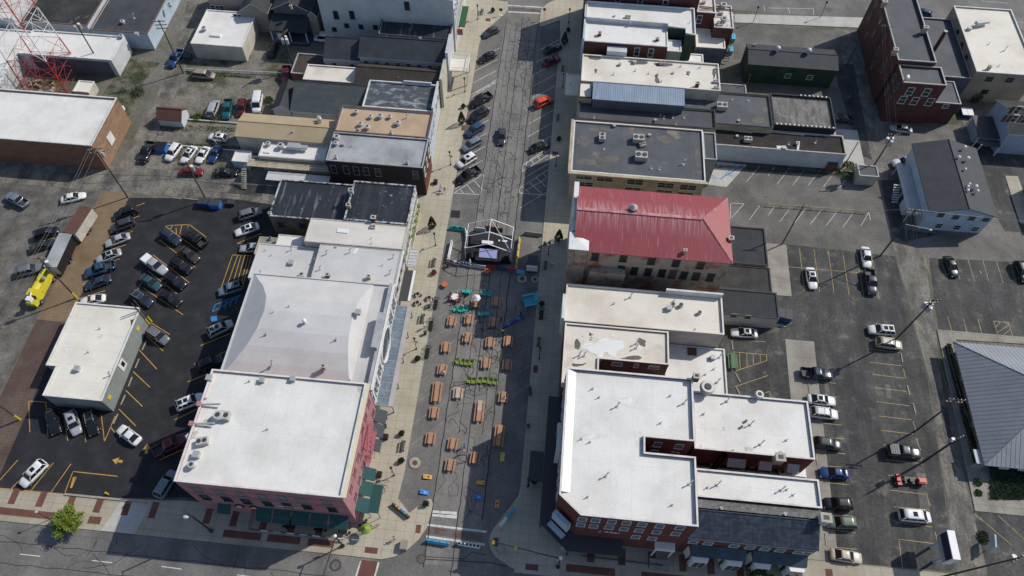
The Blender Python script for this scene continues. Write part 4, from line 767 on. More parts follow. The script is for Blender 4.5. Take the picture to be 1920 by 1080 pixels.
# red roof
b=gable('red_metal_roof_building','whitewashed brick building under a large red metal roof with one hipped end',(5.3,31.5,72.3,85.9),16.0,18.4,'x','bold','redmetX',.3,hipB=5.0,rm2='redmetY',trim='redmetX'); RED=b
q=MB(); q.box(4.3,5.25,72.0,75.6,0,16.7); q.box(5.25,7.3,71.9,75.2,0,16.7); q.build('corner_tower',M['bold'],b)
q=MB(); c=(5.8,73.6,16.9); e=[(4.1,71.8,16.7),(7.5,71.8,16.7),(7.5,75.4,16.7),(4.1,75.4,16.7)]
for i in range(4): q.face([e[i],e[(i+1)%4],c])
q.face(e[::-1]); q.build('tower_roof',M['white'],b)
q=MB(); q.box(4.4,5.25,82.6,86.2,0,17.2); q.box(4.6,5.25,75.7,82.6,0,16.6); q.prism([(4.4,75.8),(6.2,75.8),(4.4,78.6)],16.61,16.9); q.build('front_parapet',M['cap'],b)
[bpy.data.objects.remove(c_) for c_ in list(COL.objects) if c_.parent==b and c_.name.startswith('ridge_cap')]
q=MB(); q.box(5.0,26.4,78.8,79.4,18.5,18.64); [q.tube((26.5,79.1,18.6),(31.75,y_,16.05),.12,5) for y_ in (72.1,86.1)]; q.build('ridge_cap',M['pinkcap'],b)
q=MB(); p_=P(1187,392,18.6); q.cyl(p_.x,p_.y,18.2,19.1,.75,14,0); q.cyl(p_.x,p_.y,19.1,19.7,.75,14,1,.12); q.build('roof_cupola',[M['redmetY'],M['capg']],b); items(b,15.6,'chimb 1369 451 .9'); items(b,16.4,'chimb 1284 472 .6')
winpx(b,'S','1116,480 1169,483 1222,488 1268,492 1314,496',1.1,2.3,'capd','black'); winpx(b,'S','1164,505 1189,508 1215,510 1241,512 1282,516 1305,518 1332,520',1.1,2.2,'capd','black'); winpx(b,'S','1261,514',1.1,2.4,'rust','rust',name='door')
b=flat('black_rear_annex','low black roofed annex behind the red metal roof',(31.8,42.2,80.9,89.6),3.8,'bcream','rblackp',.15,'capd')
b=flat('dark_porch_roof','low dark weathered roof south of the black annex, behind the red roofed building',(31.8,42.5,75.3,80.7),3.4,'bcream','rweather',.1,'capd')
for m_ in b.children:
    if m_.name.startswith('roof'): m_.data.materials[0]=M['rburn2']
b=flat('cream_rear_garage','low cream walled garage with a dark roof facing the parked white sedan',(31.9,43.2,69.6,75.1),3.6,'wcream','rblackp',.1,'capd')
winpx(b,'S','1376,591 1402,594',.9,.9,'stone')
b=flat('dark_narrow_shop','narrow dark roofed shop squeezed between red roof building and cream roofs',(5.2,31.5,69.2,72.1),4.4,'bred','rburn',.3,'capd'); items(b,4.1,'hvac 1215 525 .8 0;hvac 1165 532 .8 0')
q=MB(); q.box(8.2,14.4,71.0,72.25,4.4,11.5); q.build('roof_shed',M['bold'],b)
b=flat('cream_roof_hall','long hall with a cream roof, white north parapet and twin condensers on its east end',(4.5,31.6,62.4,69.9),8.8,'wcream','rcream',.35,'rcream')
items(b,8.45,'goose 1183 555;cond 1262 571 .9;cond 1277 572 .9;box 1255 577 1.0;cond 1312 586 .8;pipe 1265 562;pipe 1304 616;pipe 1152 567')
q=MB(); q.box(21.5,31.2,68.75,69.1,10.38,11.3); q.build('high_parapet',M['cap'],b)
q=MB(); q.box(3.9,4.4,61.8,66.6,5,10.7); q.build('front_fascia',M['cap'],b)
b=flat('patched_roof_building','shop with a stained cream roof patched in bright white sealant',(0,0,0,0),8.6,'bdkred','rstain',.3,'rcream',poly=[(4.7,50.2),(10.6,50.2),(10.6,55.9),(22.2,55.9),(22.2,62.1),(4.7,62.1)])
RT[b.name]=(4.64,21.9,55.18,61.3)
stain(b,['1085,650 1097,645 1100,641 1115,645 1125,637 1140,634 1147,638 1163,639 1172,647 1168,655 1158,657 1156,669 1146,669 1140,660 1132,664 1128,675 1120,678 1120,668 1112,660 1100,656 1090,655'],8.33,'white','sealant_patch')
for k_ in ('1078,632 1090,640 1086,660 1076,652','1160,672 1200,668 1206,674 1165,678','1196,634 1212,636 1210,652 1198,648','1104,622 1112,624 1108,630','1072,682 1098,678 1104,684 1076,688'): stain(b,[k_],8.325,'tanstain','roof_stain')
for k_ in ('1104,630 1112,628 1116,634','1088,668 1096,664 1098,672','1150,668 1158,668 1154,674','1144,627 1152,628 1148,632'): stain(b,[k_],8.34,'white','sealant_patch')
items(b,8.3,'goose 1194 642;goose 1194 650;goose 1087 664;goose 1096 665'); winpx(b,'S','1157,682 1226,688',1.6,1.,'trim'); winpx(b,'S','1193,685',.6,1.,'trim')
b=flat('low_white_roof_annex','low white roofed annex with a rusty duct between the patched roof and the lot',(10.8,32.8,51.9,62.1),4.2,'bcream','rwhite',.2,'cap',poly=[(10.9,51.9),(32.8,51.9),(32.8,62.1),(22.4,62.1),(22.4,55.7),(10.9,55.7)])
items(b,4.0,'box 1337 670 .9;pipe 1324 700;goose 1350 668;goose 1346 715;pipe 1340 690'); q=MB(); q.tube((23,60.8,4.6),(26.2,60.3,4.8),.16,8); q.box(26.1,27.6,59.7,61.1,4.2,5.6); q.build('rusty_duct',M['rust'],b)
# hotel
b=flat('white_roof_hotel','large brick hotel with a big white roof, notched light well and black ground floor canopy',(5.1,24.4,28.1,50.5),15.2,'bred','rwhite',.5,'cap',poly=[(8.2,28.1),(24.4,28.1),(24.4,38.0),(17.1,38.0),(17.1,40.4),(24.4,40.4),(24.4,50.5),(5.1,50.5),(5.1,30.7)]); HOT=b
q=MB(); q.loft([[(5.35,y,15.21),(6.6,y,14.72),(5.35,y,14.72)] for y in (31.2,50.2)]); q.build('cant_strip',M['white'],b)
for k_ in ('1084,815 1130,812 1150,822 1090,826','1196,800 1207,822 1198,845 1190,830','1150,745 1190,742 1200,756 1160,760'): stain(b,[k_],14.715,'dirtl','roof_stain')
items(b,14.7,'pipe 1112 727;pipe 1124 743;goose 1158 760;pipe 1258 740;goose 1284 754;pipe 1240 791;pipe 1091 821;pipe 1107 827;goose 1137 891;pipe 1103 930;pipe 1262 945;goose 1294 906;chim 1304 709 1.0')
winpx(b,'S','1092,973 1117,975 1147,978 1175,980 1204,983 1237,986 1275,989',1.1,1.5,'trim'); winpx(b,'S','1089,983 1113,986 1142,988 1170,991 1198,994 1231,997 1267,1000',1.1,1.5,'trim'); winpx(b,'S','1192,1006 1223,1009',1.1,1.5,'trim')
b2=RT[b.name]; RT[b.name]=(5.1,24.4,28.1,40.4); 
for u in (19.4,22.6): 
    for z in (12.6,9.2):
        o=win(b,'S',u,z,1.1,1.6,'trim'); o.location.y=40.4-ORG[b.name].y; 
RT[b.name]=b2
row(b,'W',12.6,9,1.,1.6,'trim',a=.14); row(b,'W',9.2,9,1.,1.6,'trim',a=.14)
q=MB(); q.prism([(2.9,50.4),(5.05,50.4),(5.05,30.7),(8.2,28.05),(15.6,28.05),(15.6,25.7),(7.2,25.7),(2.9,29.4)],3.7,4.0); q.prism([(.6,40.6),(2.85,40.6),(2.85,35.8),(.6,35.8)],3.7,4.05)
q.build('ground_floor_canopy',M['dark'],b)
for x,y in ((3.1,29.8),(7.5,25.9),(15.4,25.9),(11.5,25.9),(3.1,50.2),(3.1,42),(.8,40.3),(.8,36.1)): q=MB(); q.box(x-.1,x+.1,y-.1,y+.1,0,3.7); q.build('canopy_post',M['black'],b)
q=MB(); q.obox((5.9,28.8,8.6),3.0,.7,3.0,R(-40)); q.obox((5.4,28.2,5.6),3.0,.8,.4,R(-40)); q.build('oriel_sign',M['wblue'],b)
q=MB(); q.box(4.4,5.1,38.6,43.0,5,11.0,0); q.box(4.38,4.4,39.0,42.6,5.4,10.6,1); q.build('bay_window',[M['white'],M['glass']],b)
q=MB(); q.box(20.3,23.2,26.9,28.08,4.4,5.2,0); q.box(20.5,23.0,27.0,28.0,5.2,5.26,1)
for x in (20.45,23.05): q.box(x-.1,x+.1,26.95,27.15,0,4.4,0)
for i in range(5): q.box(20.2,23.3,24.9+i*.33,25.23+i*.33,0,.14+i*.15,2)
q.build('entrance_porch',[M['white'],M['rstain'],M['concrete']],b)
tc=bpy.data.curves.new('sign_lettering','FONT'); tc.body='J. Alber'; tc.size=1.0; tc.extrude=.03; tc.materials.append(M['white']); t_=bpy.data.objects.new('sign_lettering',tc); COL.objects.link(t_)
bpy.context.view_layer.update(); tm=bpy.data.meshes.new_from_object(t_); bpy.data.objects.remove(t_); tm.name='sign_lettering'; t_=bpy.data.objects.new('sign_lettering',tm); COL.objects.link(t_); t_.parent=b; t_.rotation_euler=(R(90),0,0)
pw=PW(1123,997,1,28.02); t_.location=Vector((pw.x,28.02,pw.z))-ORG[b.name]
b=flat('north_rear_wing','white roofed rear wing with a tall brick chimney and white hoods on its south wall',(26.0,44.5,42.0,51.7),8.2,'bred','rwhite',.35,'cap'); 
for k_ in ('1398,838 1414,840 1410,847 1396,845','1455,846 1470,848 1466,856','1310,835 1320,838 1312,842','1350,800 1362,802 1358,808'): stain(b,[k_],7.86,'dirt','roof_stain')
items(b,7.9,'goose 1365 750;pipe 1321 774;chimb 1459 862 1.4;fan 1325 729 2.0;fan 1423 741 1.2;cond 1399 789 .5;cond 1391 800 .5;goose 1428 831;pipe 1376 843;pipe 1477 823;goose 1409 794')
for x0,x1 in ((31.5,34.3),(36.4,38.4),(40.8,42.6)): q=MB(); q.loft([[(x,41.45,6.8),(x,40.4,5.8),(x,40.4,5.6),(x,41.45,5.6)] for x in (x0,x1)]); q.build('wall_hood',M['wwhite'],b); q=MB(); q.cyl(30.1,40.8,0,9.8,.45,12); q.build('flue_pipe',M['bdkred'],b)
b=flat('service_alley_roof','cluttered low roof in the gap between the two white roofed rear wings',(24.6,43.6,38.2,41.2),3.2,'bred','rstain',.1,'capd')
items(b,3.1,'cond 1378 878 .8;cond 1390 879 .8;cond 1424 883 .8;hvac 1470 886 .9 0;cond 1448 885 .8;hvac 1340 869 .7 0;box 1410 872 1.;hatch 1498 888 .8 0')
b=flat('south_rear_wing','narrow white roofed wing above the slate roof',(26.0,44.6,34.5,38.8),8.2,'bred','rwhite',.35,'cap')
items(b,7.9,'pipe 1329 912;goose 1347 907;goose 1467 917;pipe 1490 926;pipe 1478 916')
b=gable('slate_roof_building','brick building with a dark slate roof and white bay windows on the cross street',(25.0,43.9,28.7,33.9),6.4,8.2,'x','bred','slatetile',.12,ridge=.72); SL=b
for c_ in b.children:
    if c_.name.startswith('roof'): c_.data.materials[0]=M['slatetile']
q=MB(); q.face([(24.5,32.15,10.42),(43.7,32.15,10.42),(43.7,33.75,9.7),(24.5,33.75,9.7)]); q.build('gravel_roof_strip',M['gravelroof'],b)
[win(b,'S',u,6.6,1.2,1.3,'trim') for u in (25.6,27.8,31.6,33.9,36.1,38.3,41.0,42.2)]
mk_sb=mk('slate_blue',(.05,.078,.10),(.035,.055,.075),.5,grain=.2)
for xx in ((25.6,33.8),(34.8,42.8)): q=MB(); q.loft([[(x,28.1,5.4),(x,26.6,4.4),(x,26.6,4.2),(x,28.1,4.2)] for x in xx]); q.build('lean_to_roof',mk_sb,b)
for x in (27.2,32.2,36.4,41.4):
    q=MB(); q.prism([(x-1.8,28.1),(x-1.0,25.9),(x+1.0,25.9),(x+1.8,28.1)],.4,4.15,0); q.box(x-.85,x-.08,25.83,25.92,.9,3.7,1); q.box(x+.08,x+.85,25.83,25.92,.9,3.7,1)
    q.obox((x-1.43,26.93,2.3),.04,1.4,2.8,R(-20),1); q.build('bay_window',[M['white'],M['glass']],b)
items(b,7.6,'chimw 1543 975 1.5'); items(b,8.5,'pipe 1354 951;pipe 1474 962')
# ================================================================== FAR EAST
b=gable('green_warehouse','dark green warehouse with a low blue grey roof and two silver ventilators',(42.3,62.0,134.8,141.4),5.2,6.2,'x','wgreen','shteal',.2,ridge=.55,trim='shteal')
items(b,6.2,'shiny 1458 93 1.2;shiny 1516 97 1.2'); winpx(b,'S','1477,142 1518,145',1.2,1.1,'trimc','glass'); items(b,5.6,'chimb 1414 86 .5')
b=flat('brick_tower_block','tall narrow dark red brick building with a long dark roof and three chimneys',(71.6,79.6,131.2,156),12.2,'bdkred','rdark2',.6,'capg')
for z,n in ((9.6,4),(6.2,4)): row(b,'W',z,n,.9,1.8,'stone',a=.05)
win(b,'W',140,3.2,.8,1.6,'stone'); win(b,'W',150,3.4,.8,1.6,'stone')
items(b,12.,'chimb 1657 9 1.;chimb 1677 98 1.;chimb 1733 57 1.')
b=flat('brick_south_tower','dark red brick south end with a small dark roof and white satellite dish',(72.1,81.0,125.5,131.0),11.2,'bdkred','rdark2',.4,'capstone')
winpx(b,'S','1706,171 1737,173 1692,187 1715,189 1743,191',1.3,1.9,'trim'); row(b,'W',8.6,2,.8,1.6,'stone'); row(b,'W',5.,2,.8,1.6,'stone'); items(b,10.8,'dish 1699 148 1.1'); 
b=flat('brick_side_addition','low brick addition with a grey roof east of the south tower',(81.2,86.8,126.0,133),6.0,'bdkred','rgrey',.15,'capg'); winpx(b,'S','1773,199',1.1,.9,'trim')
for m_ in b.children:
    if m_.name.startswith('roof'): m_.data.materials[0]=M['rdark2']
b=flat('dark_middle_building','dark flat roof with grey south wall between the brick and the tan stuccoed building',(79.8,90.6,134,154),6.4,'wdkblue','rdark2',.3,'capg')
q=MB(); q.cyl(84.4,142.8,6,11.5,.42,10,0,None,1); q.build('smokestack',[M['rust'],M['hvac']],b)
b=flat('tan_stucco_building','tan stuccoed building with a large off-white roof at the top right',(90.8,104,134.2,156.6),8.2,'wtan','rcream',.3,'cap')
items(b,7.9,'duct 1836 46 .8 .3;box 1818 53 .9;chimb 1854 128 .7;pipe 1875 121;goose 1885 92;pipe 1856 80'); winpx(b,'W','1795,62 1803,86 1811,110',1.,1.4,'capd'); winpx(b,'S','1855,148 1893,150 1846,172',1.3,1.,'capd')
b=gable('grey_blue_house','grey blue two storey house with maroon shutters at the right edge',(95.0,112,118.4,128.0),6.0,8.2,'x','wbluesid','shdark',.35,cat='house')
winpx(b,'S','1902,222 1908,206 1920,224',1.0,1.8,'trim'); winpx(b,'S','1884,221 1897,206 1893,222 1915,222',.5,1.7,'rust','rust',name='shutter')
q=MB(); q.box(90.6,94.9,119.5,126,3.0,3.2,0); q.box(90.6,94.9,117.4,119.4,2.6,2.75,0)
for x,y in ((90.7,119.6),(94.8,119.6),(90.7,125.9),(90.7,117.5),(94.8,117.5)): q.box(x-.08,x+.08,y-.08,y+.08,0,3,1)
q.box(90.9,94.9,121,125.8,0,2.8,2); q.build('porch',[M['dark'],M['trim'],M['wbluesid']],b)
b=flat('garage_building','dark roofed garage beside its tall tan pavement slab at the right edge',(98.6,114,98.4,108.4),3.6,'wtaupe','rdark2',.1,'capd',cat='garage')
b=gable('white_house','two storey pale blue white house with dark gabled roof and many roof ventilators',(74.4,86.6,95.8,113.0),5.8,7.6,'y','wblue','shteal',.45,cat='house',trim='shteal')
items(b,7.3,'turb 1808 277 1.;turb 1797 296 1.;turb 1814 298 1.1;turb 1809 318 .8;turb 1817 346 .8;turb 1814 351 .9;turb 1814 358 .9;turb 1829 351 1.1;turb 1832 359 .9')
winpx(b,'S','1764,403 1792,407 1822,409 1849,411',1.1,1.,'stone','dark'); winpx(b,'S','1760,423 1794,426 1828,429',1.3,1.3,'trim')
q=MB(); q.box(71.6,74.3,97,110,2.6,2.75,0); q.box(71.8,73.6,99,101.5,0,2.6,1)
for x,y in ((71.8,97.2),(71.8,103),(71.8,109.6)): q.box(x-.08,x+.08,y-.08,y+.08,0,2.6,1)
for i in range(8): q.box(70.2,71.5,104.5-i*.4,104.8-i*.4,2.5-i*.3,2.58-i*.3,1)
q.build('side_porch',[M['galv'],M['wwhite']],b)
b=gable('bank_building','brick bank under a grey standing seam metal roof with hipped ends at the right edge',(74.8,90.0,46.6,67.2),3.6,7.6,'y','bbrown','gmetY',1.0,hipA=7.4,hipB=7.4,rm2='gmetX',trim='capg',cat='bank')
sidecol(b,'W',[49.4+4.2*i for i in range(5)],.3,3.4,1.1,'stone','window',.05)
q=MB(); q.box(72.9,74.7,46.0,48.4,2.6,2.75)
for i in range(4): q.tube((73.2+.5*i,46.2,0),(73.2+.5*i,46.2,2.65),.06,4)
q.build('entrance_trellis',M['wwhite'],b)
for x in (76.5,79.5,82.5,86): q=MB(); q.loft([[(x,46.5,3.2),(x,45.6,2.4),(x,45.6,2.3),(x,46.5,3.0)],[(x+1.6,46.5,3.2),(x+1.6,45.6,2.4),(x+1.6,45.6,2.3),(x+1.6,46.5,3.0)]]); q.build('eave_brace',M['wwhite'],b)
b=gable('bank_side_wing','grey metal roofed wing running east from the bank',(90.2,112,50.2,63.4),3.6,7.0,'x','bbrown','gmetX',.9,cat='bank wing',trim='capg')
# ================================================================== FAR WEST
b=flat('tan_brick_warehouse','tan brick warehouse with a large white roof at the left edge',(-120,-92.2,94.0,107.6),7.2,'bbrown','rwhite',.4,'cap')
for c_ in b.children:
    if c_.name.startswith('wall'): c_.data.materials[0]=M['bbrown']
q=MB(); q.box(-92.19,-92.14,94,107.6,0,6.7); q.build('east_wall_face',M['borange'],b)
q=MB(); q.box(-92.1,-92.02,98.6,100.6,2.2,4.6); q.build('loading_door',M['cap'],b)
q=MB(); q.obox((-95.5,109.0,3.2),3.2,1.2,.8,.1); q.obox((-93.6,108.7,2.7),.9,1.2,1.0,.1); [q.box(x-.1,x+.1,108.9,109.1,0,2.8) for x in(-96.6,-94)]; tag(q.build('rooftop_duct_unit',M['white']),'white elbow shaped duct unit behind the tan brick warehouse','duct')
b=flat('white_block_building','white block building with patched white roof beside the radio tower',(-121.6,-100.0,121.4,129.4),4.6,'wwhite','rwhite',.25,'cap')
q=MB(); q.box(-119,-101,121.33,121.38,0,4.0); q.build('stained_wall_panel',M['wdkblue'],b)
b=flat('pale_roof_shed_row','long low white roofed building running under the radio tower',(-131,-121.8,108.6,129.6),4.0,'wwhite','rwhite',.25,'cap')
b=flat('mossy_roof_building','building with a flat black asphalt roof marked by yellow moss',(-125.0,-109.4,131.4,160),5.2,'wwhite','rmoss',.25,'capb')
b=flat('blue_black_roof_building','pale blue walled building with a flat blue black roof and scattered vents',(-108.8,-95.2,130.9,160),4.6,'wblue','rasph',.25,'capb'); items(b,4.35,'fan 230 41 .9;fan 228 68 .9;box 256 63 .9;goose 250 31;fan 318 9 .9;pipe 203 68')
winpx(b,'E','308,81 321,56 335,30',.6,.9,'capd')
b=flat('huge_white_roof_building','broad white roofed building at the top left corner',(-175,-126.5,131,175),6.0,'wwhite','rstain',.3,'cap')
for c_ in b.children:
    if c_.name.startswith('roof'): c_.data.materials[0]=M['rtpoL']
b=flat('dark_roof_annex','dark roofed building at the far left edge below the big white roof',(-175,-131.5,109,129.6),4.2,'wwhite','rburn',.25,'cap')
b=flat('white_flat_garage','low cream building with a white flat roof and a skylight near the houses',(-84.6,-72.6,129.2,141.2),4.2,'wcream','rwhite',.15,'cap'); items(b,4.05,'fan 383 54 1.0;hatch 404 64 .9 0')
b=flat('flat_roof_house','two storey taupe house with a white flat roof and a triple window',(-84.4,-74.2,143,152),6.6,'wtaupe','rcream',.2,'cap',cat='house'); winpx(b,'S','400,14 408,15 416,15',1.,1.3,'trim')
b=gable('taupe_gabled_house','taupe house with a dark front gable between the flat roofed house and its dark neighbour',(-75.6,-69.4,139.8,153),5.8,8.0,'y','wtaupe','shdark',.35,cat='house'); winpx(b,'S','442,31 450,32',.9,1.4,'trim')
b=gable('taupe_rear_house','dark shingled two storey house partly hidden at the top edge',(-69,-64.6,145,158),6.6,8.6,'y','wtaupe','shdark',.3,cat='house'); winpx(b,'S','473,19',.9,1.8,'trim')
b=gable('slate_blue_house','slate blue two storey house with white gable trim and an enclosed front porch',(-68.0,-59.4,140.6,156),6.4,8.6,'y','wdkblue','shdark',.3,cat='house')
q=MB(); q.loft([[(x,140.5,5.2),(x,135.6,4.2),(x,135.6,4.0),(x,140.5,5.0)] for x in (-68.3,-59.2)]); q.build('porch_roof',M['shdark'],b)
q=MB(); q.box(-68,-59.5,135.9,136.1,0,1.1,0); q.box(-68,-59.5,135.9,140.5,0,.3,0); q.box(-68,-64.6,136.1,140.5,.3,4.2,0)
for x in (-67.9,-63.5,-59.6): q.box(x-.1,x+.1,135.8,136,1.1,4.1,1)
q.box(-66.6,-65.8,136.02,136.08,1.2,3.2,1); q.build('front_porch',[M['wdkblue'],M['trim']],b); items(b,7.6,'chimb 546 14 .6')
b=gable('beige_sided_house','beige sided house beside the tall white building',(-59.2,-57.2,139,158),6.4,7.6,'y','wtaupe','shdark',.2,cat='house')
b=flat('grey_metal_shop','small grey metal walled shop with an off-white roof in the new car park',(-82.4,-70.6,42.0,59.9),4.5,'wgrey','rsmall',.2,'cap',poly=[(-80.6,42.0),(-70.6,42.0),(-70.6,59.9),(-82.4,59.9),(-82.4,47.4),(-80.6,47.4)])
items(b,4.3,'box 144 691 1.0;goose 205 702;pipe 185 614;pipe 164 658'); stain(b,['120,640 128,636 126,660 118,664'],4.31,'dirtl','roof_stain'); stain(b,['246,600 251,597 255,600 250,612 245,611','193,738 208,712 210,714 201,731 197,740'],4.32,'rust')
q=MB(); q.box(-70.58,-70.5,48.6,50.2,1.8,4.0,0); q.box(-70.5,-70.46,49.2,49.9,2.4,3.6,1); q.build('service_window',[M['white'],M['black']],b)
for y in (43.4,56.6):
    q=MB(); q.box(-70.58,-70.52,y-.4,y+.4,2.4,3.2); q.build('wall_sign',M['yellow'],b)
b=gable('garden_shed','small white shed with a dark red gambrel roof in the rear yard',(-85.4,-80.2,107.2,110.8),2.2,3.6,'x','wwhite','rust',.2,cat='shed',trim='rust')
b=flat('white_equipment_hut','small pale utility hut beside the red tower legs',(-106.5,-103,113.2,116.6),2.4,'wcream','rcream',.1,'cap',cat='hut')
b=flat('pale_storage_box','small white topped storage shed by the rear deck stairs',(-66.0,-62.6,97.2,100.2),2.2,'wblue','rwhite',.08,'cap',cat='shed')
b=flat('grey_utility_box','pale grey walled bin enclosure with a shingled top in the parking lot corner',(63.4,67.4,106.2,109.2),2.8,'wcream','rdark2',.1,'capg',cat='enclosure')
b=flat('white_corner_building','corner of a white roofed building at the left edge',(-110,-98.5,46,58),4.,'wcream','rwhite',.2,'cap')
b=flat('left_edge_shed','tip of a pale gabled shed at the left edge of the gravel lot',(-120,-113.3,78,86),3.,'wtaupe','rrr' if 0 else 'rtpoL',.1,'cap',cat='shed')
b=flat('alley_shed','low grey roofed shed between the cream roof and the green warehouse',(35.4,42.0,126.4,130.8),2.6,'wdkblue','rdark2',.1,'capg',cat='shed')
# ------------------------------------------------------------------ vehicles
PAINT={}
def paint(n,c,metal=.25):
    PAINT[n]=mk('paint_'+n,c,grain=0,rough=.28,metal=metal*.25,coat=.35); return PAINT[n]
for n,c,mt in (('black',(.010,.010,.012),.1),('white',(.70,.70,.69),0),('silver',(.38,.39,.41),.4),('grey',(.15,.16,.175),.3),('darkgrey',(.045,.048,.055),.3),('navy',(.022,.036,.060),.3),('blue',(.015,.05,.17),.3),('midblue',(.025,.065,.13),.3),('teal',(.012,.10,.12),.3),('red',(.16,.012,.02),.3),('maroon',(.10,.010,.018),.3),('orange',(.70,.075,.03),.1),('brown',(.055,.042,.036),.3),('tan',(.30,.26,.20),.3),('beige',(.50,.45,.36),.2),('green',(.12,.15,.115),.3),('dkgreen',(.018,.030,.026),.3),('steelblue',(.16,.20,.25),.3),('yellow',(.58,.50,.03),0),('tealdark',(.03,.075,.095),.3)): paint(n,c,mt)
CARS={}
M['wire']=plain('wire',(.13,.13,.12),.5,grain=0)
M['lamp']=plain('headlamp_lens',(.25,.26,.27),.2,grain=0)
def wheel_mesh():
    q=MB(); q.tube((0,-.11,0),(0,.11,0),.34,14,0); q.tube((0,-.122,0),(0,.122,0),.20,10,1); me=bpy.data.meshes.new('wheel'); me.from_pydata(q.v,[],q.f); me.materials.append(M['rubber']); me.materials.append(M['rim']); me.polygons.foreach_set('material_index',q.m); return me
WHM=wheel_mesh()
def make_car(kind):
    base=PAINT['black']
    D=dict(sedan=(4.85,1.84,1.45,.86,1.05,.25,-1.05,-1.85,.66),coupe=(4.6,1.84,1.36,.84,.85,.10,-.75,-1.75,.64),hatch=(4.3,1.8,1.5,.92,1.05,.35,-1.45,-1.95,.7),suv=(4.75,1.9,1.72,1.02,1.15,.55,-1.85,-2.25,.72),van=(5.1,1.98,1.76,1.0,1.75,.85,-2.15,-2.48,.76),pickup=(5.7,1.98,1.85,1.12,1.25,.55,-.85,-1.15,.76),bigvan=(5.6,2.0,2.15,1.15,1.85,1.2,-2.6,-2.75,.86))[kind]
    L,W,Hh,belt,wb,rf,rr,rb,rw=D; rw=rw*W/2*1.10
    root=thing('parked_car','proto','car'); g=.26
    st=[(-L/2,.80,belt*.72,.42),(-L/2+.08,.90,belt*.93,.30),(-L/2+.5,.975,belt*1.0,g),(-L*.22,1.0,belt*1.0,g),(0,1.0,belt*.985,g),(L*.22,.995,belt*.97,g),(L/2-.75,.965,belt*.90,g),(L/2-.28,.87,belt*.78,.28),(L/2-.05,.74,belt*.62,.36),(L/2,.66,belt*.52,.44)]
    if kind in('suv','van','bigvan','pickup','hatch'): st=[(a,b_,c*(1.06 if a>L*.3 else 1),d) for a,b_,c,d in st]
    rings=[]
    for x,wf,zt,zb in st:
        h=W/2*wf; zm=zb+(zt-zb)*.55
        rings.append([(x,-h*.86,zb),(x,-h*.98,zb+.08),(x,-h,zm),(x,-h*.965,zt-.10),(x,-h*.88,zt),(x,-h*.45,zt+.035),(x,h*.45,zt+.035),(x,h*.88,zt),(x,h*.965,zt-.10),(x,h,zm),(x,h*.98,zb+.08),(x,h*.86,zb)])
    q=MB()
    if kind=='pickup':
        cut=-1.2; r2=[r for r in rings if r[0][0]>cut-.3]; mid=[(cut,)+p[1:] for p in rings[3]]
        q.loft([mid]+[r for r in rings if r[0][0]>cut]); h=W/2
        q.box(-L/2+.05,cut,-h*.97,-h*.97+.12,.42,belt+.02); q.box(-L/2+.05,cut,h*.97-.12,h*.97,.42,belt+.02); q.box(-L/2,-L/2+.10,-h*.96,h*.96,.42,belt+.02)
    else: q.loft(rings)
    zr=Hh; rz=belt+.0
    bw=W/2*.93
    # roof panel
    n=5; xs=[rf+(rr-rf)*i/(n-1) for i in range(n)]
    rg=[]
    for i,x in enumerate(xs):
        e=.96 if i in(0,n-1) else 1; rg.append([(x,-rw*e,zr-.05),(x,-rw*.7*e,zr-.004),(x,0,zr+.012),(x,rw*.7*e,zr-.004),(x,rw*e,zr-.05),(x,rw*.9*e,zr-.09),(x,-rw*.9*e,zr-.09)])
    q.loft(rg)
    for s in (-1,1):
        q.tube((wb,s*bw*.93,belt-.02),(rf,s*rw*.97,zr-.06),.045,4); q.tube((rb,s*bw*.92,belt-.02),(rr,s*rw*.97,zr-.06),.075 if kind in('suv','van','hatch') else .055,4)
        for k in ((.33,) if kind in('coupe','pickup') else (.40,) if kind=='sedan' else (.36,.72)): 
            xm=rf+(rr-rf)*k; q.tube((xm,s*bw*.985,belt-.02),(xm-.03,s*rw*1.0,zr-.06),.035,4)
    body=q.build('body',base,root,True)
    me=body.data
    for f in me.polygons: f.use_smooth=True
    # glass
    def gl(name,pts): q=MB(); q.face(pts); o=q.build(name,M['cglass'],root); return o
    gl('windshield',[(wb,-bw*.92,belt),(wb,bw*.92,belt),(rf,rw*.93,zr-.055),(rf,-rw*.93,zr-.055)])
    gl('rear_window',[(rb,bw*.9,belt),(rb,-bw*.9,belt),(rr,-rw*.93,zr-.055),(rr,rw*.93,zr-.055)])
    gl('side_window',[(rb,-bw*.93,belt),(wb,-bw*.93,belt),(rf,-rw*.98,zr-.06),(rr,-rw*.98,zr-.06)]); gl('side_window',[(wb,bw*.93,belt),(rb,bw*.93,belt),(rr,rw*.98,zr-.06),(rf,rw*.98,zr-.06)])
    if kind=='pickup':
        q=MB(); q.box(-L/2+.1,-1.2,-W/2*.97+.12,W/2*.97-.12,.5,.62); q.build('cargo_bed',M['dark'],root)
    wx=(L*.31,-L*.30)
    for x in wx:
        for s in (-1,1): o=bpy.data.objects.new('wheel',WHM); COL.objects.link(o); o.parent=root; o.location=(x,s*(W/2-.09),.34)
    hz=belt*.68
    for s in (-1,1):
        q=MB(); q.obox((L/2-.20,s*W/2*.68,hz-.02),.24,.30,.10,-s*R(30)); q.build('headlight',M['lamp'],root)
        q=MB(); q.obox((-L/2+.06,s*W/2*.74,belt*.80),.12,.34,.16,s*R(12)); q.build('tail_light',M['tail'],root)
        q=MB(); q.obox((wb-.25,s*(W/2+.07),belt+.06),.10,.14,.11); q.build('wing_mirror',base,root)
    CARS[kind]=root; return root
def children_rec(o): return list(o.children)
USEDC=set()
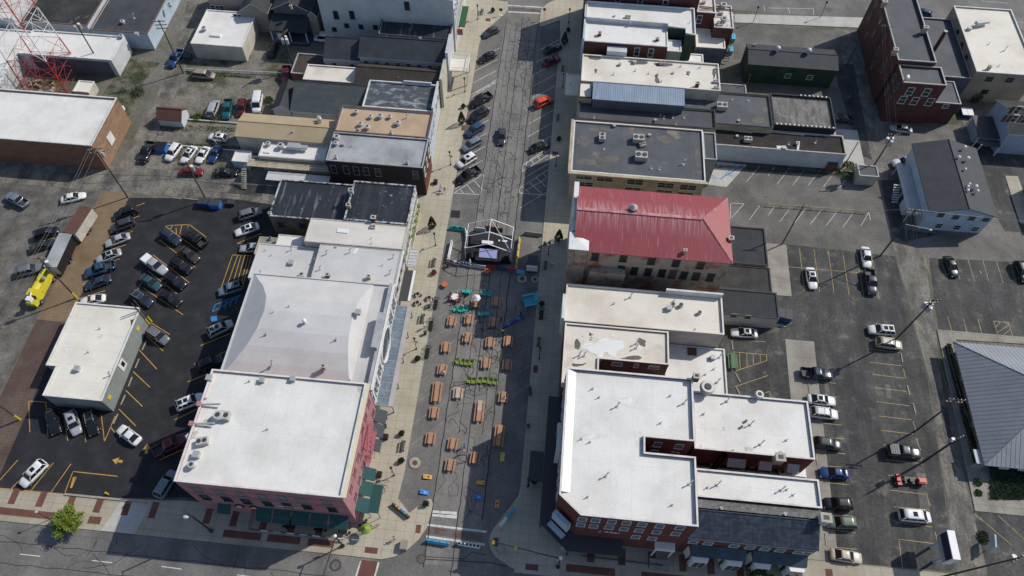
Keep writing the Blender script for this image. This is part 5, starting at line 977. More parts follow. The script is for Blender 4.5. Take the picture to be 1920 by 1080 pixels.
def car(kind,colr,f,r_,label,group=None,extra='',name='parked_car',cat='car',dz=0):
    if kind not in CARS: make_car(kind); bpy.context.view_layer.update()
    root=CARS[kind]; a=P(*map(float,f.split(',')),.75); c=P(*map(float,r_.split(',')),.75); mid=(a+c)/2; h=math.atan2(a.y-c.y,a.x-c.x)
    first=kind not in USEDC
    if first: USEDC.add(kind); CH[kind]=list(root.children); rt=root; ch=list(root.children)
    else:
        rt=root.copy(); COL.objects.link(rt); ch=[]
        for k in CH[kind]:
            x=k.copy(); COL.objects.link(x); x.parent=rt; ch.append(x)
    rt.location=(mid.x,mid.y,.01+dz); rt.rotation_euler=(0,0,h); rt['label']=label; rt['category']=cat; rt.name=name
    if group: rt['group']=group
    elif 'group' in rt: del rt['group']
    for x in ch:
        if x.name.startswith(('body','wing_mirror')): x.material_slots[0].link='OBJECT'; x.material_slots[0].material=PAINT[colr]
    ORG[rt.name]=Vector((0,0,0))
    if 's' in extra:
        z={'sedan':1.465,'coupe':1.375,'suv':1.735,'van':1.775,'hatch':1.515,'pickup':1.865,'bigvan':2.165}[kind]
        q=MB(); q.box(-.75,-.05,-.38,.38,z,z+.015); q.build('sunroof',M['cglass'],rt)
    if 'l' in extra: q=MB(); q.box(-1.7,-.95,-.42,.42,1.735,1.75); q.build('sunroof',M['cglass'],rt)
    if 'r' in extra:
        q=MB(); zz=1.80; [q.tube((-1.8,s*.6,zz),(.4,s*.6,zz),.03,4) for s in(-1,1)]; [q.tube((x,-.6,zz),(x,.6,zz),.025,4) for x in(-1.4,-.2)]; q.build('roof_rack',M['steel'],rt)
    if 'c' in extra:
        q=MB(); q.box(-2.7,-1.25,-.88,.88,1.1,1.75); [q.box(x,x+.04,-.8,.8,1.75,1.79) for x in(-2.4,-2.0,-1.6)]; q.build('bed_cover',PAINT[colr] if 'w' in extra else M['white'],rt)
    if 'o' in extra:
        for s in(-1,1): q=MB(); q.obox((.2,s*1.25,.75),1.0,.08,.75,s*R(-35)); q.build('open_door',PAINT[colr],rt)
    return rt
CH={}
g1='cars in the slanted west row of the new car park'
car('suv','black','217,405','253,393','black SUV at the top of the slanted west row in the new car park',g1)
car('suv','darkgrey','208,430','251,414','dark grey brown SUV second from the top of the slanted west row',g1)
car('sedan','silver','199,457','240,442','silver sedan directly below the two dark SUVs in the west row',g1)
car('sedan','silver','179,488','226,471','silver sedan with a dark sunroof just above the blue pickup in the west row',g1,'s')
car('pickup','midblue','168,511','206,498','blue pickup with a dark bed in the slanted west row',g1)
car('sedan','navy','160,537','206,521','navy sedan between the blue pickup and the half hidden white car',g1)
car('coupe','white','152,566','194,558','white car with dark roof half hidden behind the grey metal shop',g1)
g2='cars in the central double row of the new car park'
car('suv','navy','338,456','303,433','dark SUV under the hatched triangle, top of the left central row',g2)
car('pickup','black','343,432','388,462','black pickup at the head of the right central row',g2)
car('sedan','brown','372,489','337,464','brown sedan just below the black pickup',g2)
car('suv','black','360,509','321,486','black SUV below the brown sedan, right of the silver pickup',g2)
car('pickup','silver','311,511','271,484','silver pickup with a ribbed white bed cover in the central rows',g2,'c')
car('sedan','tealdark','300,540','263,517','teal blue sedan below the silver pickup with bed cover',g2)
car('suv','black','348,539','310,515','black SUV right of the teal blue sedan',g2)
car('suv','navy','286,572','246,548','dark blue grey SUV at the corner of the grey metal shop',g2,'r')
car('sedan','black','340,571','299,546','black sedan at the bottom of the right central row',g2)
car('suv','grey','315,642','277,616','dark grey SUV parked alone beside the grey metal shop wall',None,'r')
g3='cars along the east side of the new car park'
car('suv','grey','490,394','447,407','grey SUV nearest the black tarred rear building in the new car park',g3)
car('sedan','white','438,438','487,421','white sedan with a sunroof second from the top of the east side',g3,'s')
car('sedan','silver','452,465','492,463','silver white sedan nosing out beside the small porch roof',g3)
car('suv','steelblue','410,548','455,534','dark blue grey SUV just above the blue hatched disabled bay',g3,'l')
car('suv','silver','438,603','388,628','silver SUV with black roof panels below the disabled bay sign',g3,'sl')
car('suv','black','418,670','370,690','black SUV beside the curved roof hall wall',g3)
car('suv','white','380,743','331,763','white SUV with a black glass roof beside the pink hotel',g3,'sl')
car('pickup','maroon','348,820','292,848','maroon pickup partly under the pink hotel eaves',g3)
car('suv','steelblue','325,885','297,930','pale blue grey SUV at the south west corner of the pink hotel',g3)
car('sedan','white','218,798','264,832','white sedan standing alone in the lane of the new car park')
g4='cars in the short row south of the grey metal shop'
car('suv','black','106,812','96,770','black SUV leftmost of three south of the grey metal shop',g4)
car('suv','silver','146,815','130,770','silver SUV with a sunroof, middle of three south of the grey metal shop',g4,'s')
car('suv','black','177,815','168,770','black SUV rightmost of three south of the grey metal shop',g4,'r')
car('suv','white','42,908','82,868','white SUV with a sunroof alone in the bottom left slanted bays',None,'s')
car('pickup','steelblue','8,363','54,386','blue grey pickup with a tool box at the left edge of the gravel lot')
car('sedan','white','161,364','113,375','white sedan above the brown roofed cargo trailer')
car('suv','black','108,430','65,444','black SUV upper of two dark cars beside the trailers')
car('sedan','dkgreen','97,454','61,466','dark sedan lower of two dark cars beside the trailers')
car('suv','grey','78,500','32,512','grey SUV beside the yellow bucket truck')
g5='cars in the rear yard north of the alley'
car('van','silver','405,189','395,217','silver minivan leftmost of the row under the sand roofed building',g5)
car('pickup','teal','423,222','429,187','teal pickup with a black bed in the rear yard',g5)
car('suv','maroon','451,217','455,187','maroon SUV between the teal pickup and white van',g5)
car('bigvan','white','480,209','485,178','white van at the wall of the green shingled building',g5)
car('hatch','white','386,254','431,260','white hatchback with its doors standing open on the grass',g5,'so')
car('pickup','black','267,301','283,270','black pickup beside the open blue bin',g5)
car('suv','white','313,300','336,270','white SUV leftmost of three white cars in the rear yard row',g5)
car('sedan','white','342,303','364,275','white sedan with a sunroof, middle of three white cars',g5,'s')
car('coupe','white','370,304','388,275','white coupe rightmost of three white cars',g5)
car('coupe','blue','395,303','410,273','bright blue coupe at the right end of the rear yard row',g5)
car('sedan','red','379,321','339,321','dark red sedan parked across the row by the alley')
car('sedan','black','445,323','401,322','black sedan right of the dark red sedan by the alley')
car('van','tan','403,142','361,138','tan minivan along the white guardrail in the back lot')
car('pickup','blue','320,122','338,97','bright blue pickup beside the pale blue building')
car('suv','black','515,88','509,101','dark open jeep on the grass below the slate blue house')
car('bigvan','white','598,71','622,73','white van half hidden behind the charcoal roofed wing')
car('pickup','maroon','536,153','537,128','maroon pickup by the peeling roof at the foot of the transformer pole')
g6='cars angle parked on the west side of the main street'
car('sedan','darkgrey','904,67','936,51','dark grey sedan nearest the far crossing on the west side',g6)
car('sedan','black','896,115','931,97','black sedan alone across from the white balcony',g6)
car('pickup','black','880,199','922,176','black pickup just below the white hatched bay, west side',g6)
car('van','black','880,226','914,205','black minivan between the black pickup and the blue SUV',g6)
car('suv','midblue','871,255','909,231','blue SUV on the west side of the main street',g6)
car('suv','steelblue','866,281','902,261','pale blue silver SUV below the blue SUV, west side',g6)
car('suv','white','857,312','892,290','white SUV with a sunroof on the west side of the main street',g6,'s')
car('pickup','black','854,342','900,315','black pickup lowest of the west side row by the hatched triangle',g6)
car('sedan','darkgrey','940,272','941,238','dark sedan driving down the middle of the main street',None,'','car')
g7='cars angle parked on the east side of the main street'
car('sedan','black','1052,84','1021,97','dark blue black sedan topmost on the east side',g7)
car('sedan','red','1051,106','1017,121','dark red sedan with a glass roof on the east side',g7,'s')
car('suv','orange','1034,183','1003,198','bright orange red SUV on the east side of the main street',g7)
car('sedan','dkgreen','1030,266','994,281','black green sedan by the hatched bay on the east side',g7)
car('sedan','dkgreen','1567,219','1594,223','dark green sedan behind the weathered roof store')
car('sedan','silver','1671,238','1709,243','silver sedan under the wires at the foot of the brick south tower')
car('hatch','midblue','1722,21','1741,26','bright blue car half hidden beyond the tall narrow brick building')
car('pickup','white','1678,306','1718,303','white pickup nosing out from the white house side porch')
car('sedan','white','1627,500','1622,463','white grey car nose to tail with the dark pickup in the east lot')
car('pickup','darkgrey','1636,550','1629,508','dark pickup directly below the white grey car in the east lot')
car('sedan','white','1526,542','1518,500','white sedan with a sunroof alone in the north bays of the worn lot',None,'s')
car('sedan','dkgreen','1793,518','1776,480','black green sedan in the bank parking lot')
car('suv','dkgreen','1925,528','1908,490','dark green SUV cut by the right edge in the bank parking lot')
car('suv','white','1626,617','1680,621','white SUV with a double glass roof under the transformer pole',None,'sl')
car('suv','beige','1692,648','1642,641','beige SUV with a roof rack just below the white SUV',None,'r')
g8='cars on the paved strip behind the hotel row'
car('pickup','navy','1554,703','1510,699','dark blue pickup topmost on the paved strip behind the hotel',g8)
car('sedan','white','1566,752','1516,747','white sedan with a sunroof on the paved strip',g8,'s')
car('suv','white','1571,778','1520,772','white SUV with roof rack right below the white sedan',g8,'r')
car('suv','darkgrey','1580,836','1525,828','dark grey SUV beside the long white parapet',g8)
car('sedan','blue','1535,885','1594,888','deep blue sedan on the paved strip',g8)
car('suv','black','1542,943','1600,946','black SUV between the deep blue sedan and the grey green wagon',g8)
car('suv','green','1551,979','1606,981','grey green wagon beside the white topped chimney',g8)
car('sedan','beige','1617,1047','1558,1038','cream sedan in the lowest bay of the paved strip',g8)
car('pickup','darkgrey','1722,850','1670,845','dark pickup with a covered bed in the east row',None,'cw')
car('van','white','1747,970','1685,965','white minivan in the east row near the blue and white sign',None,'s')
car('sedan','white','1370,622','1421,625','white sedan parked behind the cream garage',None,'s')
# cars wholly special
def trailer(loc,h,L,W,Hh,roofm,wallm,label):
    t=thing('cargo_trailer',label,'trailer',(0,0,0)); q=MB(); q.box(-L/2,L/2,-W/2,W/2,.55,Hh); q.build('box_body',M[wallm] if wallm in M else PAINT[wallm],t)
    q=MB(); q.box(-L/2-.03,L/2+.03,-W/2-.03,W/2+.03,Hh,Hh+.06); q.build('roof',M[roofm],t)
    q=MB(); q.tube((L/2,0,.5),(L/2+1.3,0,.5),.06,5); q.box(-L/2,L/2,-W/2+.1,W/2-.1,.4,.55); q.build('hitch_frame',M['dark'],t)
    for x in (-.75,.1):
        for s in (-1,1): o=bpy.data.objects.new('wheel',WHM); COL.objects.link(o); o.parent=t; o.location=(x,s*(W/2+.02),.34)
    for s in (-1,1): q=MB(); q.box(-L/2-.04,-L/2-.005,min(.03*s,s*(W/2-.1)),max(.03*s,s*(W/2-.1)),.65,Hh-.15); q.build('rear_door',M['galv'],t)
    t.location=(loc.x,loc.y,.01); t.rotation_euler=(0,0,h); return t
a=P(125,438,2.9); c=P(157,389,2.9); trailer((a+c)/2+Vector((.6,0,0)),math.atan2(c.y-a.y,c.x-a.x),(c-a).length,2.5,3.1,'rust','wcream','white sided cargo trailer with a rust brown roof on the gravel lot')
a=P(94,502,2.9); c=P(124,438,2.9); trailer((a+c)/2,math.atan2(c.y-a.y,c.x-a.x),(c-a).length*.98,2.5,3.0,'rgrey','black','black sided cargo trailer with a grey metal roof between the other trailer and bucket truck')
t=thing('bucket_truck','bright yellow bucket truck with a folded boom and white bucket on the gravel lot','truck'); 
q=MB(); Y=[0]; q.box(-3.2,1.5,-1.15,-.55,.7,1.7); q.box(-3.2,1.5,.55,1.15,.7,1.7); q.box(-3.2,1.5,-.55,.55,.7,1.1); q.build('utility_body',PAINT['yellow'],t)
q=MB(); q.loft([[(x,-w_,z0),(x,w_,z0),(x,w_*.86,z1),(x,-w_*.86,z1)] for x,w_,z0,z1 in ((1.5,1.15,.6,2.35),(2.9,1.15,.6,2.35),(3.3,1.1,.6,1.6),(4.3,1.0,.6,1.45))]); q.build('cab',PAINT['yellow'],t)
q=MB(); q.face([(3.32,-.95,1.62),(3.32,.95,1.62),(2.93,.9,2.3),(2.93,-.9,2.3)]); q.build('windshield',M['cglass'],t)
q=MB(); q.tube((-1.2,0,1.1),(-1.2,0,2.6),.35,8,1); q.tube((-1.2,.1,2.6),(2.6,.15,2.9),.2,6); q.tube((2.6,.2,2.9),(-2.4,.7,3.2),.17,6); q.build('boom',[PAINT['yellow'],M['steel']],t)
q=MB(); q.box(3.6,4.5,.2,1.0,2.4,3.3); q.tube((2.6,.2,2.9),(3.7,.6,2.9),.12,6); q.build('bucket',M['white'],t)
for x in (3.1,-1.9):
    for s in(-1,1): o=bpy.data.objects.new('wheel',WHM); COL.objects.link(o); o.parent=t; o.location=(x,s*1.05,.48); o.scale=(1.4,1.6,1.4)
a=P(62,566,1.); c=P(95,506,1.); t.location=((a.x+c.x)/2,(a.y+c.y)/2,.01); t.rotation_euler=(0,0,math.atan2(a.y-c.y,a.x-c.x))
t=thing('red_mini_loader','small red and black machine with a red rear hood parked in the east row','loader')
q=MB(); q.box(1.2,2.5,-.45,.45,.5,1.15); q.box(1.3,2.4,-.3,.3,1.15,1.3); q.build('engine_hood',M['red'],t); q=MB(); q.box(-.8,1.0,-.5,.5,.4,.7); q.tube((-.2,0,.7),(-.4,0,1.5),.04,5); q.box(-.1,.5,-.3,.3,.7,1.1); q.box(-2.3,-1.2,-.7,.7,.15,.45); q.build('chassis',M['black'],t)
q=MB(); q.box(-2.0,-1.3,-.9,-.5,.2,.7); q.box(-2.0,-1.3,.5,.9,.2,.7); q.box(-2.1,-1.5,-.3,.3,.4,.9); q.build('mower_deck',M['red'],t)
for x,y in ((-.9,-.6),(-.9,.6),(1.7,-.55),(1.7,.55)): o=bpy.data.objects.new('wheel',WHM); COL.objects.link(o); o.parent=t; o.location=(x,y,.3); o.scale=(.9,.9,.9)
a=P(1680,899,.5); c=P(1729,904,.5); t.location=((a.x+c.x)/2,(a.y+c.y)/2,.01); t.rotation_euler=(0,0,math.atan2(c.y-a.y,c.x-a.x))
# ------------------------------------------------------------------ picnic tables, chairs, boards
def ptable(n,L,mt,label):
    t=thing('picnic_table',label,'picnic table'); q=MB()
    for i in range(5): q.box(-.38+i*.155,-.24+i*.155,-L/2,L/2,.71,.76)
    q.build('tabletop',M[mt],t)
    for s in(-1,1):
        q=MB(); [q.box(s*.62+o_-.065,s*.62+o_+.065,-L/2,L/2,.42,.46) for o_ in (0,s*.15)]; q.build('bench_seat',M[mt],t)
    for y in (-L*.36,L*.36):
        q=MB(); q.box(-.78,.78,y-.04,y+.04,.36,.42)
        for s in(-1,1): q.tube((s*.25,y,.70),(s*.55,y,.0),.045,4)
        q.build('leg_frame',M['dark'],t)
    return t
TB={}
for k,L,mt in (('n',1.95,'tblwood'),('l',3.7,'tblwood'),('p',1.95,'tblpale')): TB[k]=ptable(k,L,mt,'proto')
bpy.context.view_layer.update(); TBC={k:list(v.children) for k,v in TB.items()}; used=set()
def copyth(root,ch,loc,rz,first):
    if first: rt=root; cc=ch
    else:
        rt=root.copy(); COL.objects.link(rt); cc=[]
        for k in ch: x=k.copy(); COL.objects.link(x); x.parent=rt; cc.append(x)
    rt.location=loc; rt.rotation_euler=(0,0,rz); return rt,cc
gt='picnic tables set out on the closed street'
for k,q_,lb in (('n','847,601','orange picnic table nearest the west kerb in the top row'),('n','879,598','orange picnic table with a sitter in the top sunny row'),('n','930,565','picnic table in the shade beside the street umbrella'),('n','925,603','picnic table in the shade at the tip of the row of blue foam blocks'),
 ('n','876,632','orange picnic table with a white object on it, second sunny row'),('n','836,650','orange picnic table alone near the kerb beside the bicycle rack'),('n','919,641','empty orange picnic table just below the shadow edge'),('n','953,639','orange picnic table rightmost of its row with things on top'),('n','829,692','orange picnic table near the west kerb with a person in white'),
 ('n','911,680','orange picnic table right of the four lime green chairs'),('n','951,683','orange picnic table far right, level with the four lime green chairs'),('l','819,734','extra long orange picnic table near the west kerb'),('p','859,736','pale wood picnic table below the lime green chairs'),('n','814,773','orange picnic table just below the long one near the kerb'),
 ('l','899,770','long picnic table half pale wood and half orange'),('n','944,744','orange picnic table right of the six lime green chairs'),('n','892,567','picnic table under the white and teal umbrella'),('n','807,821','orange picnic table near the kerb above the round tree ring'),('n','849,831','orange picnic table beside the person in blue'),
 ('n','844,871','orange picnic table lowest on the west side above the game boards'),('n','891,858','orange picnic table in the middle lane at the shadow edge'),('l','936,816','long orange picnic table at the edge of the hotel shadow')):
    a=P(*map(float,q_.split(',')),.7); rt,cc=copyth(TB[k],TBC[k],(a.x,a.y,.02),R(rnd.uniform(-3,2)),k not in used); used.add(k); rt['label']=lb; rt['group']=gt
    if 'half pale' in lb:
        q=MB(); [q.box(-.38+i*.155,-.24+i*.155,0,1.86,.762,.775) for i in range(5)]; q.build('pale_plank_overlay',M['tblpale'],rt)
t=ptable('g',3.0,'tblgreen','green painted picnic bench on the pavement behind the low white annex'); a=P(1375,676,.7); t.location=(a.x,a.y,.03)
def lounge(mt,label):
    t=thing('lawn_chair',label,'chair'); q=MB(); [q.box(-.3+i*.155,-.17+i*.155,-.30,.32,.36,.39) for i in range(4)]; q.build('seat',M[mt],t)
    q=MB(); q.loft([[(-.33,.30,.32),(.33,.30,.32),(.33,.34,.32),(-.33,.34,.32)],[(-.26,.58,.98),(.26,.58,.98),(.26,.62,.98),(-.26,.62,.98)]]); q.build('backrest',M[mt],t)
    for s in(-1,1):
        q=MB(); q.box(s*.38-.07,s*.38+.07,-.35,.45,.55,.58); q.build('armrest',M[mt],t)
        q=MB(); q.box(s*.38-.03,s*.38+.03,-.32,-.24,0,.55); q.build('leg',M[mt],t); q=MB(); q.box(s*.34-.03,s*.34+.03,.30,.38,0,.55); q.build('leg',M[mt],t)
    return t
for mt,gr,cat_,lst in (('turq','turquoise lawn chairs on the closed street','turq',(('871,546',180,'turquoise lawn chair left of the topmost pair, by the round table'),('880,547',175,'turquoise lawn chair right of the topmost pair, by the round table'),('907,551',0,'turquoise lawn chair left of the shaded pair above the umbrella'),('918,552',0,'turquoise lawn chair right of the shaded pair above the umbrella'),('854,581',20,'turquoise lawn chair with a white bag, left of three below the round table'),('864,582',0,'turquoise lawn chair middle of three below the round table'),('872,581',-10,'turquoise lawn chair right of three below the round table'),('902,588',180,'turquoise lawn chair sunlit one of the pair below the umbrella'),('913,588',180,'turquoise lawn chair shaded one of the pair below the umbrella'))),
  ('lime','lime green lawn chairs in two lines','lime',(('859,679',20,'lime green chair turned away at the left end of the line of four'),('868,681',0,'second lime green chair in the line of four'),('875,682',-5,'third lime green chair in the line of four'),('884,682',-8,'lime green chair at the right end of the line of four'),('880,715',0,'lime green chair at the left end of the line of six'),('889,716',5,'second lime green chair in the line of six'),('900,715',0,'third lime green chair in the line of six'),('910,715',-5,'fourth lime green chair in the line of six'),('920,717',0,'fifth lime green chair in the line of six'),('929,718',0,'lime green chair at the right end of the line of six')))):
    pr=lounge(mt,'proto'); bpy.context.view_layer.update(); chs=list(pr.children)
    for i,(q_,rz,lb) in enumerate(lst):
        a=P(*map(float,q_.split(',')),.4); rt,_=copyth(pr,chs,(a.x,a.y,.02),R(rz),i==0); rt['label']=lb; rt['group']=gr
t=lounge('cyan','giant bright blue lawn chair standing against the east kerb'); t.scale=(2.9,2.9,2.9); a=P(993,566,1.); t.location=(a.x-.2,a.y,.02); t.rotation_euler=(0,0,R(-70)); t.name='giant_lawn_chair'
# umbrella table
t=thing('patio_umbrella','white and teal patio umbrella over a picnic table in the street','umbrella'); a=P(893,557,2.4); q=MB()
for i in range(6):
    t0=math.pi*2*i/6; t1=math.pi*2*(i+1)/6; p0=(a.x+.85*math.cos(t0),a.y+.85*math.sin(t0),2.1); p1=(a.x+.85*math.cos(t1),a.y+.85*math.sin(t1),2.1)
    q.face([(a.x,a.y,2.7),p0,p1],0); q.face([p0,(p0[0],p0[1],1.9),(p1[0],p1[1],1.9),p1],1)
q.v=[(x-0,y,z) for x,y,z in q.v]; ORG[t.name]=Vector((0,0,0)); t.location=(0,0,0); q.build('canopy',[M['white'],M['teal']],t); q=MB(); q.cyl(a.x,a.y,.76,2.7,.03,6); q.build('pole',M['steel'],t)
def mv(t,x,y):   # put the root under its parts
    t.location=(x,y,0)
    for c in t.children: c.location=(-x,-y,0)
mv(t,a.x,a.y)
t=thing('round_table','round white table with people seated around it near the west kerb','table',(*P(853,556,.7)[:2],0)); o=t.location
q=MB(); q.cyl(o.x,o.y,.70,.75,.75,18); q.build('tabletop',M['white'],t); q=MB(); q.cyl(o.x,o.y,0,.7,.08,8); q.cyl(o.x,o.y,0,.06,.35,10); q.build('pedestal',M['dark'],t)
t=thing('street_patio_umbrella','lime green patio umbrella in the fenced corner terrace of the pink hotel','umbrella',(*P(685,991,2.4)[:2],0)); o=t.location
q=MB(); q.tube((o.x,o.y,2.2),(o.x,o.y,2.75),.85,16,0,.2); q.tube((o.x,o.y,2.75),(o.x,o.y,2.9),.25,8,0,.05); q.build('canopy',M['lime'],t); q=MB(); q.cyl(o.x,o.y,0,2.2,.04,6); q.build('pole',M['dark'],t)
def cornhole(q_,rz,m1,m2,lb):
    a=P(*map(float,q_.split(',')),.2); t=thing('game_board',lb,'game board',(0,0,0)); q=MB(); q.loft([[(-.3,-.6,.08),(.3,-.6,.08),(.3,-.6,.12),(-.3,-.6,.12)],[(-.3,.6,.28),(.3,.6,.28),(.3,.6,.34),(-.3,.6,.34)]]); q.build('deck',M[m1],t)
    q=MB(); q.tube((0,.38,.29),(0,.38,.315),.09,10); q.build('hole',M['black'],t); q=MB(); q.loft([[(-.14,-.25,.19),(.14,-.25,.19),(.14,-.25,.195),(-.14,-.25,.195)],[(-.14,.05,.245),(.14,.05,.245),(.14,.05,.25),(-.14,.05,.25)]]); q.build('painted_emblem',M[m2],t)
    for s in(-1,1): q=MB(); q.box(s*.27-.03,s*.27+.03,.5,.56,0,.3); q.build('leg',M['tblwood'],t)
    t.location=(a.x,a.y,.02); t.rotation_euler=(0,0,R(rz)); t['group']='bean bag game boards on the street'; t.scale=(1.15,1.15,1.15)
cornhole('802,894',90,'orange','dgreen','orange game board with a green emblem, upper left of the boards'); cornhole('796,923',85,'brblue','skyblue','blue game board near the west kerb with its hole to the left'); cornhole('901,905',-90,'orange','yellow','yellow and orange game board beside the tar seam in the shade')
cornhole('896,932',90,'brblue','skyblue','shaded blue game board in the middle of the street'); cornhole('932,945',180,'orange','dgreen','orange game board with green emblem in the shade by the east bulb'); cornhole('942,857',0,'yellow','skyblue','yellow game board lying below the long table in the shade')
# foam blocks
for i in range(6):
    a=P(979-6.4*i,594+3.4*i,.3); o=MB().box(-.38,.38,-.2,.2,0,.35).build('foam_block',M['brblue' if i%3==1 else 'blue']); o.location=(a.x,a.y,.02); o.rotation_euler=(0,0,R(28)); tag(o,('first','second','third','fourth','fifth','sixth')[i]+' blue foam block from the right in the diagonal chain across the street','foam block','blue foam blocks in a chain')
# ------------------------------------------------------------------ barriers
def barrier(p,q_,m1,lb,hh=.95,m2=None,panels=0,name='jersey_barrier',wd=.5):
    a=P(*map(float,p.split(',')),.5); c=P(*map(float,q_.split(',')),.5); L=(c-a).length; t=thing(name,lb,'barrier'); q=MB()
    prof=[(-wd/2,0),(wd/2,0),(wd/2,.22),(wd*.24,.45),(wd*.17,hh),(-wd*.17,hh),(-wd*.24,.45),(-wd/2,.22)]
    q.loft([[(x,y,z) for y,z in prof] for x in (-L/2,L/2)]); q.build('barrier_body',M[m1],t)
    if m2:
        n=max(3,int(L/.55))
        for i in range(n):
            x=-L/2+L*(i+.5)/n
            q=MB(); q.loft([[(xx,-wd*.24-.015,.46),(xx,wd*.24+.015,.46),(xx,wd*.17+.015,hh+.015),(xx,-wd*.17-.015,hh+.015)] for xx in (x-L/n*.33,x+L/n*.33)]); q.build('painted_panel',M[m2[i%len(m2)]],t)
    mid=(a+c)/2; t.location=(mid.x,mid.y,.02); t.rotation_euler=(0,0,math.atan2(c.y-a.y,c.x-a.x)); t['group']='painted road barriers around the closed street'; return t
barrier('736,944','767,970','dark','rainbow striped long barrier standing on the south west corner pavement',m2=['dkred','orange','yellow','brblue','turq'])
barrier('800,1013','842,1020','skyblue','sky blue painted barrier across the street mouth, left of two',m2=['cyan','brblue'],hh=1.)
barrier('858,1018','900,1025','white','white barrier with dark lettering across the street mouth, right of two',m2=['dark'],hh=1.)
barrier('937,986','950,970','white','white half of the barrier pair on the south east corner'); barrier('951,969','964,953','skyblue','blue half of the barrier pair on the south east corner',m2=['cyan'])
barrier('844,426','878,430','turq','turquoise painted barrier at the upper left of the stage',m2=['cyan','teal'])
barrier('983,436','1017,440','concrete','plain grey barrier at the upper right of the stage'); barrier('883,499','873,430','white','white barrier with a yellow end along the left side of the stage',m2=['white','skyblue','yellow'])
barrier('974,446','967,505','yellow','yellow and blue barrier along the right side of the stage',m2=['yellow','skyblue','red']); barrier('891,429','910,431','wblue','pale grey blue barrier behind the stage'); barrier('910,424','943,431','brickalley','barrier painted with a brown landscape behind the stage',m2=['tblwood','rust'])
barrier('864,493','885,497','galv','grey barrier below the left front of the stage',m2=['blue']); barrier('886,497','911,501','galv','grey barrier with pink marks below the stage'); barrier('912,499','931,501','dkred','dark red lettered barrier in front of the stage',m2=['red']); barrier('932,502','950,504','dark','black and blue barrier in the shade before the stage',m2=['blue']); barrier('951,504','967,507','dkred','dark red barrier right before the stage',m2=['red']); barrier('968,508','984,511','skyblue','pale blue barrier in the shade at the right end before the stage')
barrier('847,452','840,484','white','pale barrier standing left of the truss shadow'); barrier('838,487','862,495','wcream','cream pink barrier at the lower left of the stage',m2=['rcream','dkred'])
# stage ----------------------------------------------------------------------
M['stageblack']=plain('stage_black',(.008,.009,.012),.6,grain=.3,gs=2)
t=thing('outdoor_stage','black outdoor stage with a white gabled truss frame in the closed street','stage',(-10.4,81.8,0))
q=MB(); q.box(-14.9,-6.2,78.9,84.8,0,1.25); q.build('platform',M['stageblack'],t); q=MB(); q.box(-14.4,-9.0,81.6,84.4,1.25,1.9); q.build('rear_riser',M['stageblack'],t); q=MB(); q.box(-12.9,-8.0,78.0,80.6,1.1,1.9); q.build('monitor_riser',M['stageblack'],t)
q=MB(); q.loft([[(x,78.5,2.0),(x,80.2,2.5),(x,80.2,2.6),(x,78.5,2.1)] for x in (-12.3,-8.9)]); q.build('video_screen',M['lav'],t)
q=MB(); q.box(-12.1,-9.9,81.6,82.3,2.0,2.4); q.build('lighting_bar',M['white'],t)
q=MB(); ys=(78.7,81.5,84.5); eL,eR,rdg=(-14.9,4.4),(-6.2,4.4),(-10.5,6.4)
for y in ys:
    for e in (eL,eR): q.tube((e[0],y,e[1]),(rdg[0],y,rdg[1]),.075,4); q.tube((e[0],y,1.1),(e[0],y,e[1]),.055,4)
for e in (eL,eR,rdg): q.tube((e[0],ys[0],e[1]),(e[0],ys[-1],e[1]),.075,4)
q.tube((eR[0],ys[0],4.4),(-10.5,84.5,6.4),.05,4); q.tube((eL[0],ys[0],4.4),(-14.9,81.5,1.1),.05,4); q.tube((eL[0],84.5,4.4),(-14.9,81.5,1.1),.05,4)
q.build('roof_truss',M['white'],t)
for x,y in ((-14.2,79.4),(-7.0,79.4)): q=MB(); q.box(x-.4,x+.4,y-.4,y+.4,1.1,2.5); q.build('loudspeaker',M['black'],t)
q=MB(); [q.box(x,x+.5,83,83.4,1.1,1.5) for x in (-9.2,-8.3,-7.8)]; q.build('stage_equipment',M['white'],t)
t=thing('equipment_trailer','dark topped white merchandise stand beside the stage','stand',(*P(998,498,1)[:2],0)); o=t.location
q=MB(); q.box(o.x-1.0,o.x+1.0,o.y-.9,o.y+1.6,0,2.2); q.build('body',M['dark'],t); q=MB(); q.box(o.x-1.05,o.x+1.05,o.y-1.1,o.y-.9,.7,2.3); q.build('front_panel',M['white'],t)
# planters, rings, lamps -----------------------------------------------------
def ring(q_,r,lb):
    a=P(*map(float,q_.split(',')),.1); t=thing('tree_ring',lb,'planter ring',(a.x,a.y,0)); q=MB(); n=20
    for i in range(n):
        t0=2*math.pi*i/n; t1=2*math.pi*(i+1)/n; f=lambda rr,t_,z:(a.x+rr*math.cos(t_),a.y+rr*math.sin(t_),z)
        q.face([f(r,t0,.16),f(r,t1,.16),f(r*.45,t1,.16),f(r*.45,t0,.16)][::-1][::-1]); q.face([f(r,t0,0),f(r,t1,0),f(r,t1,.16),f(r,t0,.16)])
    q.build('concrete_ring',M['curb'],t); q=MB(); q.cyl(a.x,a.y,.0,.12,r*.45,12); q.build('grate',M['rust'],t)
ring('778,868',.95,'round concrete tree ring near the west kerb above the game boards'); ring('979,523',.95,'larger round concrete tree ring by the stage'); ring('1003,524',.75,'smaller round concrete tree ring at the east kerb by the stage')
